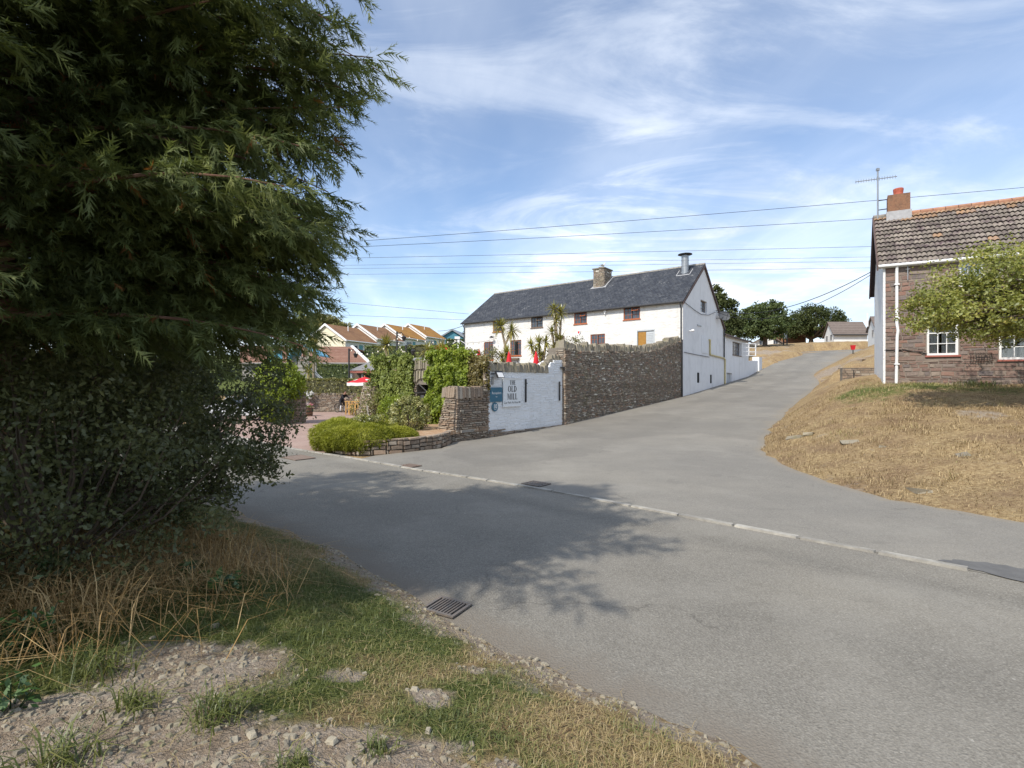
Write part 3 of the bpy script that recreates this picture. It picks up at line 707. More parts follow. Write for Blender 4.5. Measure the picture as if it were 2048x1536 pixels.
# ------------------------------------------------------------------ tarmac, paving and kerb
def sheet(name, poly, zf, m, step, dirt, near=(3, 8), lift=0.):
    poly = np.array(poly); lo, hi = poly.min(0), poly.max(0)
    pts = []
    for k, (s, rr) in enumerate(((step, 16), (step*3, 60), (step*10, 400))):
        xs, ys = np.meshgrid(np.arange(lo[0], hi[0], s), np.arange(lo[1], hi[1], s)); xs, ys = xs.ravel()+RG.normal(size=xs.size)*s*.1, ys.ravel()+RG.normal(size=xs.size)*s*.1
        r = np.hypot(xs-near[0], ys-near[1]); r0 = (0, 16, 60)[k]
        ok = inside(xs, ys, poly) & (r >= r0) & (r < rr)
        d, _, _ = dist_pl(xs, ys, np.concatenate([poly, poly[:1]]))
        ok &= d > s*.4
        pts.append(np.stack([xs[ok], ys[ok]], 1))
    pts = np.concatenate(pts); n = len(poly)
    V2 = [Vector(P_(p)) for p in poly] + [Vector(P_(p)) for p in pts]
    v, e, f, *_ = delaunay_2d_cdt(V2, [(i, (i+1) % n) for i in range(n)], [list(range(n))], 1, 1e-5)
    xy = np.array([(p.x, p.y) for p in v])
    z = zf(xy[:, 0], xy[:, 1]) + lift
    me = npmesh(name, np.concatenate([xy, z[:, None]], 1), [t if len(t) == 3 else t[:3] for t in f])
    a = me.attributes.new('dirt', 'FLOAT', 'POINT'); a.data.foreach_set('value', dirt(xy[:, 0], xy[:, 1]).astype(np.float32))
    bm = bmesh.new(); bm.from_mesh(me); bmesh.ops.recalc_face_normals(bm, faces=bm.faces)
    if sum(q.normal.z for q in bm.faces) < 0: bmesh.ops.reverse_faces(bm, faces=bm.faces)
    bm.to_mesh(me); bm.free()
    return tag(link(name, me, m, smooth=True), kind='structure')
zero = lambda x, y: np.zeros(np.asarray(x).shape)
def dirt1(x, y):
    d, _, _ = dist_pl(x, y, NEARs); e, _, _ = dist_pl(x, y, KERBs)
    return np.clip(1-d/.75, 0, 1)*.95 + np.clip(.4-e/.5, 0, 1)*.4 - .12
sheet('main_road', np.concatenate([KERBs, resample(NEARs[::8], .6)+np.array([-.24, -.27])]), zero, 'asphalt_lane', .3, dirt1)
def dirt2(x, y):
    d, _, _ = dist_pl(x, y, TOEs); w, _, _ = dist_pl(x, y, np.array([PLANT[2], PLANT[1], AP, A2, WALLB, CM, EM, PIL]))
    return np.clip(1-d/.55, 0, 1)*.8 + np.clip(1-w/.5, 0, 1)*.75 - .1
sheet('side_road', SIDE, zroad, 'asphalt_side', .4, dirt2, lift=.004)
sheet('courtyard_paving', COURT, zero, 'paving_brick', .8, lambda x, y: zero(x, y)-.5, near=(-10, 25), lift=.008)
kb = tag(bpy.data.objects.new('kerb', None), kind='structure'); COL.objects.link(kb)
kl = resample(KERBs[(KERBs[:, 0] > -14) & (KERBs[:, 0] < 5.7)], .02)
L = np.concatenate([[0], np.cumsum(np.linalg.norm(np.diff(kl, axis=0), axis=1))])
s = 0.; i = 0
while s < L[-1]-.5:
    ln = random.choice((.9, .9, .9, .6, 1.1)); a = np.array([np.interp(s, L, kl[:, k]) for k in (0, 1)]); b = np.array([np.interp(min(s+ln-.018, L[-1]), L, kl[:, k]) for k in (0, 1)])
    c = (a+b)/2; d = b-a; mb = MB()
    x, y, z = np.linalg.norm(d)/2, .062+random.uniform(-.006, .006), .026+random.uniform(-.006, .008)
    e = .012
    mb.hexa([(-x, -y, -.12), (x, -y, -.12), (x, y, -.12), (-x, y, -.12), (-x+e, -y+e, z), (x-e*random.uniform(.5, 3), -y+e, z+random.uniform(-.004, .004)), (x-e, y-e, z), (-x+e*random.uniform(.5, 3), y-e, z)])
    o = mb.build('kerb_stone', 'kerb_concrete', kb, world=False)
    o.location = (c[0], c[1], 0); o.rotation_euler = (0, 0, math.atan2(d[1], d[0])+random.uniform(-.008, .008))
    s += ln; i += 1
# dark patch added on top of the road where the kerb ends
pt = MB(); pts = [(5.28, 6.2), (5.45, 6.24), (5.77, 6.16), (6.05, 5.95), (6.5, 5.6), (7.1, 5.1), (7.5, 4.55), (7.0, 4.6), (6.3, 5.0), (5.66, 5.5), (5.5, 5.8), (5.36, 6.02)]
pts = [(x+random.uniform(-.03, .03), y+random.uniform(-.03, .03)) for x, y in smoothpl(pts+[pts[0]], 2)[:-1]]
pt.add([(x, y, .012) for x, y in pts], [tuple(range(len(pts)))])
tag(pt.build('dark_patch', 'patch_dark'), kind='structure')

# ------------------------------------------------------------------ iron covers in the road
def grate(label, c, rz, w, d, bars, m='cast_iron', cross=False, z=0., solid=False):
    t = thing('drain_grate' if not solid else 'manhole_cover', label, 'drain' if not solid else 'manhole', (c[0], c[1], z), rz)
    p = MB(); p.box((0, 0, .004), (w, d, .006)); p.build('pit', 'pit_dark' if not solid else m, t, world=False)
    f = MB(); b = .03
    for sx in (-1, 1): f.box((sx*(w/2-b/2), 0, .012), (b, d, .02))
    for sy in (-1, 1): f.box((0, sy*(d/2-b/2), .0125), (w-2*b-.002, b, .021))
    f.build('frame', m, t, world=False)
    if solid:
        k = MB(); k.box((0, 0, .011), (w-2*b-.01, d-2*b-.01, .012)); k.build('lid', m, t, world=False)
    else:
        step = (w-2*b)/bars
        for i in range(bars-1):
            q = MB(); q.box((-w/2+b+step*(i+1), 0, .013), (step*.5, d-2*b+.004, .018)); q.build('bar', m, t, world=False)
        if cross:
            for i in range(3):
                q = MB(); q.box((0, -d/2+d*(i+1)/4, .0135), (w-2*b, .025, .019)); q.build('cross_bar', m, t, world=False)
    return t
grate('slotted iron drain grate at the lane edge beside the grass verge', (-.64, 4.9), rad(-29), .38, .33, 9, z=.006)
grate('square iron drain grate beside the flush kerb in the junction', (.53, 10.95), rad(-41), .5, .42, 7, cross=True, z=zr(.53, 10.95)+.008)
grate('small rusty iron cover beside the kerb below the planter', (-2.72, 13.35), rad(-38), .5, .38, 6, 'iron_rusty', cross=True, z=.008)
grate('wide rusty inspection cover in the lane beside the brick courtyard', (-6.35, 14.85), rad(-42), .95, .6, 0, 'iron_rusty', solid=True, z=.006)
# ------------------------------------------------------------------ masonry helpers
V3 = lambda p, z=0.: Vector((float(p[0]), float(p[1]), float(z)))
def rubble(O, U, Nn, t0, t1, z0, z1, w=(.14, .34), h=(.05, .1), depth=.05, gap=.012, holes=(), batter=0., sink=.06, wave=0.):
    """courses of rough stones on a wall face; every stone is a small block with a chamfered front. Returns (verts 8, rnd, centre t, centre z) list"""
    O = Vector(O); U = Vector(U); Nn = Vector(Nn); f = lambda g, a: g(a) if callable(g) else g
    out = []
    zmin = min(f(z0, f(t0, 0)), f(z0, f(t1, 0)), f(z0, (f(t0, 0)+f(t1, 0))/2)); zmax = max(f(z1, f(t0, 0)+(f(t1, 0)-f(t0, 0))*k/12) for k in range(13))
    z = zmin
    while z < zmax:
        hh = random.uniform(*h); a, b = f(t0, z+hh/2), f(t1, z+hh/2)
        t = a - random.uniform(0, w[0])
        while t < b:
            ww = random.uniform(*w)*random.choice((1, 1, .7, 1.4)); s0, s1 = max(t, a), min(t+ww, b)
            t += ww
            if s1-s0 < .04: continue
            c = (s0+s1)/2; lo, hi = f(z0, c), f(z1, c); y0, y1 = max(z, lo), min(z+hh, hi)
            if y1-y0 < .02: continue
            bad = False
            for (h0, h1, g0, g1) in holes:
                if s1 > h0 and s0 < h1 and y1 > g0 and y0 < g1:
                    if s0 < h0-.06: s1 = h0
                    elif s1 > h1+.06: s0 = h1
                    else: bad = True
            if bad or s1-s0 < .04: continue
            d = depth*random.uniform(.45, 1.25); j = lambda k=.012: random.uniform(-k, k)*min(1, ww*4); g = gap/2; e = min(.018, (y1-y0)*.2)
            sk = random.uniform(-.012, .012)*(1+25*wave)
            P = lambda tt, nn, zz: O + U*tt + Nn*(nn - batter*(zz)) + Vector((0, 0, zz-O.z+wave*(math.sin(tt*1.3+zz*2.1)+.7*math.sin(tt*3.1-zz*3.3)+.5*math.sin(tt*6.7+zz*5))))
            q = [P(s0+g, -sink, y0+g), P(s1-g, -sink, y0+g), P(s1-g, -sink, y1-g), P(s0+g, -sink, y1-g),
                 P(s0+g+e+j(), d+j(.01), y0+g+e*.6+sk+j(.008)), P(s1-g-e+j(), d+j(.01), y0+g+e*.6-sk+j(.008)), P(s1-g-e+j(), d+j(.01), y1-g-e*.6-sk+j(.008)), P(s0+g+e+j(), d+j(.01), y1-g-e*.6+sk+j(.008))]
            out.append((q, random.random(), c, (y0+y1)/2))
        z += hh
    return out
def stones_joined(name, sts, m, parent):
    mb = MB()
    for q, r, *_ in sts:
        mb.cr = max(.001, r); mb.hexa(q)
    return tag(mb.build(name, m, parent, fix=False), kind='stuff')
def stones_apart(name, sts, m, parent):
    for q, r, *_ in sts:
        c = sum((Vector(p) for p in q), Vector())/8; mb = MB(); mb.hexa([Vector(p)-c for p in q])
        o = mb.build(name, m, parent, world=False, fix=True); o.matrix_parent_inverse = wmat(parent).inverted(); o.location = c
def copings(parent, O, U, Nn, length, ztop, hh=(.32, .5), ww=(.1, .24), th=.5, m='coping_stone', tilt=.16, name='coping_stone'):
    """rough slabs set on edge along the top of a wall"""
    t = 0.; U = Vector(U); Nn = Vector(Nn)
    while t < length:
        w = random.uniform(*ww); h = random.uniform(*hh); c = Vector(O) + U*(t+w/2); zt = ztop(t+w/2) if callable(ztop) else ztop
        mb = MB(); k = [random.uniform(.8, 1.0) for _ in range(4)]; a = random.uniform(-tilt, tilt)
        b = lambda u, n_, z: Vector((u*w/2*.94, n_*th/2*random.uniform(.88, 1.1), z))
        p = [b(-1, -1, 0), b(1, -1, 0), b(1, 1, 0), b(-1, 1, 0)] + [b(-k[0], -.85, h*random.uniform(.85, 1.05)), b(k[1], -.8, h*random.uniform(.85, 1.05)), b(k[2]*.9, .8, h*random.uniform(.85, 1)), b(-k[3]*.9, .8, h*random.uniform(.85, 1))]
        mb.hexa(p)
        o = mb.build(name, m, parent, world=False); o.matrix_parent_inverse = wmat(parent).inverted()
        o.location = (c.x, c.y, zt-.06); o.rotation_euler = (0, a, math.atan2(U.y, U.x)+random.uniform(-.08, .08))
        t += w*1.0
def wall_holes(mb, fn, T0, T1, Z0, Z1, holes, reveal=.16, top=None):
    """front skin of a wall with real openings and their reveals (n = outward)"""
    ts = sorted({T0, T1, *[h[0] for h in holes], *[h[1] for h in holes]}); zs = sorted({Z0, Z1, *[h[2] for h in holes], *[h[3] for h in holes]})
    for a, b in zip(ts[:-1], ts[1:]):
        for c, d in zip(zs[:-1], zs[1:]):
            if any(h[0] <= a and b <= h[1] and h[2] <= c and d <= h[3] for h in holes): continue
            mb.add([fn(a, 0, c), fn(b, 0, c), fn(b, 0, d), fn(a, 0, d)], [(0, 1, 2, 3)])
    for (a, b, c, d) in holes:
        for p, q in (((a, c), (b, c)), ((b, c), (b, d)), ((b, d), (a, d)), ((a, d), (a, c))):
            mb.add([fn(p[0], 0, p[1]), fn(q[0], 0, q[1]), fn(q[0], -reveal, q[1]), fn(p[0], -reveal, p[1])], [(0, 1, 2, 3)])
def window(parent, fn, t0, t1, z0, z1, frame='white_gloss', glass='window_glass', cols=2, rows=1, n=-.1, fw=.06, bar=.025, sill=None, name='window', bars=None, lights=None, label=None, curtain=None):
    """frame, panes each of their own, optional sill; lights = list of casements (t0,t1,z0,z1,cols,rows)"""
    mb = MB(); d0, d1 = n-.05, n
    mb.bf(fn, t0, t0+fw, d0, d1, z0, z1).bf(fn, t1-fw, t1, d0, d1, z0, z1).bf(fn, t0+fw, t1-fw, d0, d1-.002, z0, z0+fw).bf(fn, t0+fw, t1-fw, d0, d1-.002, z1-fw, z1)
    lights = lights or [(t0+fw, t1-fw, z0+fw, z1-fw, cols, rows)]
    seps = set()
    for (a, b, c, d, k, r) in lights:
        for i in range(1, k): mb.bf(fn, a+(b-a)*i/k-bar/2, a+(b-a)*i/k+bar/2, d0+.01, d1-.004, c, d)
        for i in range(1, r): mb.bf(fn, a, b, d0+.012, d1-.006, c+(d-c)*i/r-bar/2, c+(d-c)*i/r+bar/2)
        for (p, q) in ((a, c),): pass
        if a > t0+fw+.02 and (a, 'v') not in seps: mb.bf(fn, a-fw*.5, a, d0+.001, d1-.001, c, d); seps.add((a, 'v'))
        if c > z0+fw+.02 and (c, a) not in seps: mb.bf(fn, a, b, d0+.002, d1-.003, c-fw*.5, c); seps.add((c, a))
    w = mb.build(name, frame, parent)
    if label: w['label'] = label
    for (a, b, c, d, k, r) in lights:
        for i in range(k):
            for j in range(r):
                p = MB(); A_, B_ = a+(b-a)*i/k, a+(b-a)*(i+1)/k; C_, D_ = c+(d-c)*j/r, c+(d-c)*(j+1)/r
                p.bf(fn, A_+bar*.4, B_-bar*.4, d0+.018, d0+.024, C_+bar*.4, D_-bar*.4)
                p.build('pane', glass, w)
    if sill:
        s = MB(); s.bf(fn, t0-.06, t1+.06, n-.04, .07, z0-.07, z0-.002); s.build('sill', sill, w)
    if curtain:
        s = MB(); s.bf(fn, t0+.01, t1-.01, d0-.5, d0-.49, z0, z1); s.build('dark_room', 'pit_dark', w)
        for (a, b) in curtain:
            s = MB(); m_ = 14
            for i in range(m_):
                u0, u1 = t0+(t1-t0)*(a+(b-a)*i/m_), t0+(t1-t0)*(a+(b-a)*(i+1)/m_); f0, f1 = .03*math.sin(i*1.9), .03*math.sin((i+1)*1.9)
                s.add([fn(u0, d0-.035+f0*.5, z0+.02), fn(u1, d0-.035+f1*.5, z0+.02), fn(u1, d0-.035+f1*.5, z1-.02), fn(u0, d0-.035+f0*.5, z1-.02)], [(0, 1, 2, 3)])
            s.build('curtain', 'curtain_lace', w, fix=False)
    return w

# ------------------------------------------------------------------ the whitewashed mill
RZ = math.atan2(UU[1], UU[0])
mill = thing('old_mill', 'long whitewashed stone building with dark slate roof and red window frames', 'building', (MILL[0], MILL[1], 0), RZ)
def mw(x, y, z): return Vector((MILL[0]+UU[0]*x+VV[0]*y, MILL[1]+UU[1]*x+VV[1]*y, z))
fa = lambda t, n, z: mw(-n, t, z)              # long front: t runs away to the north-west
ga = lambda t, n, z: mw(t, -n, z)              # gable towards the lane: t runs uphill
LEN, WID, EAV, REAV, RID, APX = 23.1, 11.32, 8.68, 7.57, 12.39, 5.2
ups = [(18.0, 19.1, 7.4, 8.5), (13.05, 14.4, 7.5, 8.52), (8.4, 9.7, 7.5, 8.55), (3.5, 4.95, 7.52, 8.6)]
los = [(19.05, 20.3, 4.6, 6.48), (15.55, 16.9, 4.93, 6.46), (6.65, 8.05, 5.2, 6.5)]
drs = [(2.3, 3.72, 4.1, 6.52), (10.68, 11.2, 4.1, 6.56)]
f = MB(); wall_holes(f, fa, 0, LEN, 3.0, EAV, ups+los+drs, .2)
f.add([fa(0, 0, 3), fa(LEN, 0, 3), fa(LEN, 0, 0), fa(0, 0, 0)], [(0, 1, 2, 3)])
f.build('front_wall', 'whitewash_rubble', mill, fix=False)
g = MB()
gh = [(4.35, 6.1, 8.3, 9.32), (3.42, 4.05, 2.3, 3.15), (7.03, 7.58, 2.26, 3.03)]
wall_holes(g, ga, 0, WID, 0, REAV, gh[1:], .25)
w0 = gh[0]                                      # gable triangle above, with the loft window
def gz(t): return EAV+(RID-EAV)*t/APX if t < APX else RID+(REAV-RID)*(t-APX)/(WID-APX)
for a, b in zip([0, 1.1, 2.2, 3.3, w0[0], APX, w0[1], 7.5, 9.4], [1.1, 2.2, 3.3, w0[0], APX, w0[1], 7.5, 9.4, WID]):
    if a >= w0[0] and b <= w0[1]:
        g.add([ga(a, 0, REAV), ga(b, 0, REAV), ga(b, 0, w0[2]), ga(a, 0, w0[2])], [(0, 1, 2, 3)])
        g.add([ga(a, 0, w0[3]), ga(b, 0, w0[3]), ga(b, 0, gz(b)-.05), ga(a, 0, gz(a)-.05)], [(0, 1, 2, 3)])
    else:
        g.add([ga(a, 0, REAV), ga(b, 0, REAV), ga(b, 0, gz(b)-.05), ga(a, 0, gz(a)-.05)], [(0, 1, 2, 3)])
for p, q in (((w0[0], w0[2]), (w0[1], w0[2])), ((w0[1], w0[2]), (w0[1], w0[3])), ((w0[1], w0[3]), (w0[0], w0[3])), ((w0[0], w0[3]), (w0[0], w0[2]))):
    g.add([ga(p[0], 0, p[1]), ga(q[0], 0, q[1]), ga(q[0], -.25, q[1]), ga(p[0], -.25, p[1])], [(0, 1, 2, 3)])
g.build('gable_wall', 'white_render', mill, fix=False)
b_ = MB(); b_.add([mw(WID, 0, 0), mw(WID, LEN, 0), mw(WID, LEN, REAV), mw(WID, 0, REAV), mw(0, LEN, 0), mw(0, LEN, EAV), mw(APX, LEN, RID-.05)], [(0, 1, 2, 3), (4, 1, 2, 6, 5)])
b_.build('rear_wall', 'white_render', mill, fix=False)
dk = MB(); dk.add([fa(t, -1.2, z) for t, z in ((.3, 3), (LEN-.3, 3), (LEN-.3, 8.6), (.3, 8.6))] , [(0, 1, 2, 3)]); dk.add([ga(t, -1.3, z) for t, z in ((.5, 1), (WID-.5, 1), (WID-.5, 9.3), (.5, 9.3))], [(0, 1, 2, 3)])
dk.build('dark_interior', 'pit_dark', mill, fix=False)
def slope(name, prof, y0, y1, th, m, parent, frame_obj=None):
    """roof slope as a slab; prof = (x,z) from eave to ridge in the thing's frame"""
    mb = MB(); (xa, za), (xb, zb) = prof
    dx, dz = xb-xa, zb-za; L_ = math.hypot(dx, dz); nx, nz = -dz/L_*th, dx/L_*th
    if dx < 0: nx, nz = -nx, -nz
    mb.hexa([(xa, y0, za), (xb, y0, zb), (xb, y1, zb), (xa, y1, za), (xa+nx, y0, za+nz), (xb+nx, y0, zb+nz), (xb+nx, y1, zb+nz), (xa+nx, y1, za+nz)])
    return mb.build(name, m, parent, world=False)
slope('roof_slope', [(-.28, EAV-.16), (APX, RID)], -.12, LEN+.12, .09, 'slate_roof', mill)
slope('roof_slope', [(WID+.25, REAV-.16), (APX, RID)], -.12, LEN+.12, .09, 'slate_roof', mill)
for i in range(52):
    rt = MB(); y0 = -.12+i*(LEN+.24)/52; y1 = y0+(LEN+.24)/52-.02
    rt.hexa([(APX-.17, y0, RID+.0), (APX+.17, y0, RID+.0), (APX+.17, y1, RID+.0), (APX-.17, y1, RID+.0), (APX-.05, y0, RID+.15), (APX+.05, y0, RID+.15), (APX+.05, y1, RID+.15), (APX-.05, y1, RID+.15)])
    rt.build('ridge_tile', 'ridge_grey', mill, world=False)
bb = MB()                                        # barge boards of the gable
for (x0, z0, x1, z1) in ((-.25, EAV-.22, APX, RID-.06), (APX, RID-.06, WID+.22, REAV-.2)):
    bb.hexa([(x0, -.15, z0-.16), (x1, -.15, z1-.16), (x1, -.02, z1-.16), (x0, -.02, z0-.16), (x0, -.15, z0+.06), (x1, -.15, z1+.06), (x1, -.02, z1+.06), (x0, -.02, z0+.06)])
bb.build('barge_board', 'barge_dark', mill, world=False)
gt = MB(); gt.tube([mw(-.33, -.1, EAV-.16), mw(-.33, LEN+.15, EAV-.16)], .07, 8); gt.bf(fa, 0, LEN, .04, .27, EAV-.2, EAV-.12)
gt.build('gutter', 'gutter_dark', mill)
for t, zb_ in ((.12, 1.2), (LEN-.15, 3.9)):
    dp = MB(); dp.tube([fa(t, .33, EAV-.2), fa(t, .3, EAV-.32), fa(t, .1, EAV-.6), fa(t, .1, max(zb_, 3.0 if t > 1 else 5.6))], .05, 8); dp.build('downpipe', 'gutter_dark', mill)
# windows of the long front
def red_window(h, open_=False, frame='wood_red', gap=None):
    t0, t1, z0, z1 = h; tm = (t0+t1)/2
    L_ = [(t0+.07, tm-.04, z0+.07, z1-.35, 2, 2), (t0+.07, tm-.04, z1-.31, z1-.07, 2, 1), (tm+.04, t1-.07, z0+.07, z1-.07, 2, 3)]
    if gap: L_ = [L_[0], L_[1]]
    w = window(mill, fa, t0, t1, z0, z1, frame, lights=L_, n=-.06, fw=.075, bar=.022, sill=frame)
    if open_:
        c = MB(); a, b = t0+.1, tm-.06; lean = .26
        q = lambda t, u, dn: fa(t, -.05+lean*u+dn, z1-.1-.3*u)
        for (s0, s1, u0, u1) in ((a, b, 0, .16), (a, b, .84, 1), (a, a+.05, .16, .84), (b-.05, b, .16, .84)):
            c.hexa([q(s0, u0, 0), q(s1, u0, 0), q(s1, u1, 0), q(s0, u1, 0), q(s0, u0, .04), q(s1, u0, .04), q(s1, u1, .04), q(s0, u1, .04)])
        c.build('open_light', frame, w)
    return w
red_window(ups[0], frame='wood_ochre'); red_window(ups[1], True, 'wood_dark'); red_window(ups[2], True); red_window(ups[3], True)
red_window(los[0]); red_window(los[1]); red_window(los[2])
vd = MB(); vd.bf(fa, 16.0, 16.35, -.1, -.03, 5.05, 6.3); vd.build('open_gap', 'pit_dark', mill)
d = MB(); d.bf(fa, 2.34, 3.68, -.12, -.06, 4.1, 6.48); dd = d.build('shutter_door', 'shutter_grey', mill)
d = MB(); d.bf(fa, 3.0, 3.66, -.055, -.02, 4.15, 6.42); d.build('ochre_leaf', 'wood_ochre', dd)
for i in range(16):
    d = MB(); d.bf(fa, 2.42, 2.93, -.055, -.035, 4.3+i*.13, 4.38+i*.13); d.build('slat', 'shutter_grey', dd)
d = MB(); d.bf(fa, 2.26, 3.76, -.03, .03, 6.5, 6.62).bf(fa, 2.24, 2.31, -.03, .028, 4.1, 6.5).bf(fa, 3.71, 3.78, -.03, .028, 4.1, 6.5); d.build('door_frame', 'shutter_grey', mill)
d = MB(); d.bf(fa, 10.7, 11.18, -.12, -.06, 4.1, 6.54); d.build('side_door', 'wood_dark', mill)
al = MB(); al.add([fa(t, n_, z) for n_ in (0, .1) for t, z in ((9.0, 6.88), (9.34, 6.88), (9.3, 6.7), (9.17, 6.5), (9.04, 6.7))], [(0, 1, 2, 3, 4), (9, 8, 7, 6, 5)] + [(i, (i+1) % 5, 5+(i+1) % 5, 5+i) for i in range(5)])
ab = al.build('alarm_box', 'white_gloss', mill)
al = MB(); al.add([fa(t, .105, z) for t, z in ((9.06, 6.85), (9.28, 6.85), (9.25, 6.72), (9.17, 6.62), (9.09, 6.72))], [(0, 1, 2, 3, 4)]); al.build('alarm_badge', 'paint_red', ab)
lt = MB(); lt.bf(fa, 6.5, 6.72, 0, .14, 8.3, 8.62); lt.tube([fa(6.6, .12, 8.3), fa(6.6, .16, 8.14)], .05, 8); lt.build('wall_light', 'white_gloss', mill)
lt = MB(); lt.tube([fa(19.0, .0, 6.95), fa(18.95, .35, 6.93)], .03); lt.lathe(fa(18.95, .42, 6.8), [(.2, 0), (.16, .12), (.05, .2)], 12); lt.build('wall_lamp', 'metal_black', mill)
bn = MB(); bn.bf(fa, 15.75, 16.75, .02, .3, 4.55, 4.72); bn.tube([fa(15.9, .02, 4.2), fa(15.9, .28, 4.55)], .025); bn.tube([fa(16.6, .02, 4.2), fa(16.6, .28, 4.55)], .025); bn.build('window_shelf', 'wood_dark', mill)
# gable details
window(mill, ga, *gh[0], 'wood_dark', n=-.18, cols=3, rows=3, bar=.03)
for h in gh[1:]:
    s = MB(); s.bf(ga, h[0]+.01, h[1]-.01, -.08, -.03, h[2]+.01, h[3]-.01); s.build('vent_slit', 'pit_dark', mill)
s = MB(); s.bf(ga, 4.6, 6.4, .003, .03, 4.84, 6.32); s.build('blocked_opening', 'white_paint_stone', mill)
s = MB(); s.tube([ga(6.75, .08, 6.06), ga(6.75, .08, 4.9), ga(6.85, .08, 4.78), ga(11.2, .08, 4.66), ga(11.55, .08, 4.5), ga(11.55, .08, 2.1)], .075, 8); s.bf(ga, 6.55, 6.9, 0, .12, 6.0, 6.12); s.build('waste_pipe', 'pipe_yellow', mill)
s = MB(); s.tube([ga(.15, .05, 4.66), ga(3, .06, 4.6), ga(6.6, .05, 4.56)], .025, 5); s.tube([ga(.2, .05, 8.55), ga(2.6, .07, 8.2), ga(4.3, .06, 8.05), ga(6.3, .08, 8.2), ga(8.6, .1, 8.75)], .022, 5); s.build('wall_cable', 'wire_grey', mill)
s = MB(); s.tube([ga(11.2, .1, 7.35), ga(11.2, .1, 4.7)], .06, 8); s.build('downpipe', 'gutter_dark', mill)
s = MB(); s.bf(ga, 3.4, 4.45, 0, .05, 7.02, 7.12); s.build('wall_vent', 'galvanised', mill)
s = MB(); s.tube([ga(1.4, 0, 6.42), ga(1.4, .25, 6.4)], .04); s.lathe(ga(1.4, .3, 6.32), [(.04, 0), (.13, .05), (.15, .12), (.08, .2)], 12); s.build('security_camera', 'white_gloss', mill)
sd = MB(); sc_ = ga(9.2, .6, 8.4); axd = Vector((.15, -.9, .35)).normalized(); e1 = axd.cross(Vector((0, 0, 1))).normalized(); e2 = e1.cross(axd)
ring = []
for r_, dp in ((0, -.12), (.3, -.09), (.55, -.02), (.72, .06)):
    ring.append([sc_+(e1*math.cos(k*math.pi/9)*1.2+e2*math.sin(k*math.pi/9))*r_*.66+axd*dp*.7 for k in range(18)])
vv = [p for q in ring for p in q]; ff = [(i*18+k, i*18+(k+1) % 18, (i+1)*18+(k+1) % 18, (i+1)*18+k) for i in range(3) for k in range(18)]
sd.add(vv, ff); so = sd.build('satellite_dish', 'dish_grey', mill, fix=False, smooth=True)
sd = MB(); sd.tube([ga(8.9, 0, 8.2), ga(8.9, .5, 8.2), sc_-axd*.1], .035); sd.tube([sc_-e2*.6, sc_+axd*.6-e2*.15], .025); sd.box(sc_+axd*.62-e2*.13, (.12, .12, .12)); sd.build('dish_arm', 'dish_grey', so)
# stack of rubble with a stone cap, and the kitchen flue
cy0, cy1, cx0, cx1, ct = 8.55, 9.65, 3.5, 5.05, 13.0
ch = MB(); ch.hexa([mw(x, y, z) for z in (10.6, ct) for x, y in ((cx0, cy0), (cx1, cy0), (cx1, cy1), (cx0, cy1))]); cho = ch.build('chimney', 'mortar_dark', mill)
st = rubble(mw(cx0, cy0, 0), V3(VV), V3(-UU), 0, cy1-cy0, 11.0, ct, (.16, .4), (.07, .14), .04) + rubble(mw(cx0, cy0, 0), V3(UU), V3(-VV), 0, cx1-cx0, 11.4, ct, (.16, .4), (.07, .14), .04) + rubble(mw(cx0, cy1, 0), V3(UU), V3(VV), 0, cx1-cx0, 11.4, ct, (.16, .4), (.07, .14), .04)
stones_joined('chimney_stones', st, 'rubble_grey', cho)
cp = MB(); cp.hexa([mw(x, y, z) for z in (ct, ct+.1) for x, y in ((cx0-.1, cy0-.1), (cx1+.1, cy0-.1), (cx1+.1, cy1+.1), (cx0-.1, cy1+.1))]); cp.hexa([mw(x, y, z) for z in (ct+.1, ct+.3) for x, y in ((cx0+.45, cy0+.3), (cx1-.5, cy0+.3), (cx1-.5, cy1-.3), (cx0+.45, cy1-.3))]); cp.build('cap', 'coping_stone', cho)
fl = MB(); zs_ = lambda x: EAV+(RID-EAV)*x/APX+.1
for (x0, x1, y0, y1) in ((3.34, 3.5, 8.3, 9.9), (3.5, 5.15, 8.36, 8.53), (3.5, 5.15, 9.67, 9.84)):
    fl.hexa([mw(x, y, zs_(x)+q) for q in (0, .03) for x, y in ((x0, y0), (x1, y0), (x1, y1), (x0, y1))])
fl.build('flashing', 'lead_flashing', cho)
fp = mw(4.2, 1.25, 0); fu = MB(); fu.lathe((fp.x, fp.y, 0), [(.33, 11.35), (.33, 11.75), (.3, 11.78), (.3, 12.2), (.315, 12.21), (.315, 12.25), (.3, 12.26), (.3, 12.7), (.315, 12.71), (.315, 12.75), (.3, 12.76), (.3, 13.15)], 20); fo = fu.build('flue', 'galvanised', mill)
fu = MB(); fu.lathe((fp.x, fp.y, 13.18), [(.35, 0), (.6, .06), (.58, .1), (.2, .2), (.02, .22)], 20); fu.build('flue_cap', 'metal_black', fo)
fl = MB()
for (x0, x1, y0, y1) in ((3.6, 3.68, .7, 1.8), (3.68, 4.5, .66, .72), (3.68, 4.5, 1.8, 1.86)): fl.hexa([mw(x, y, zs_(x)+q) for q in (0, .04) for x, y in ((x0, y0), (x1, y0), (x1, y1), (x0, y1))])
fl.build('flue_flashing', 'lead_flashing', fo)

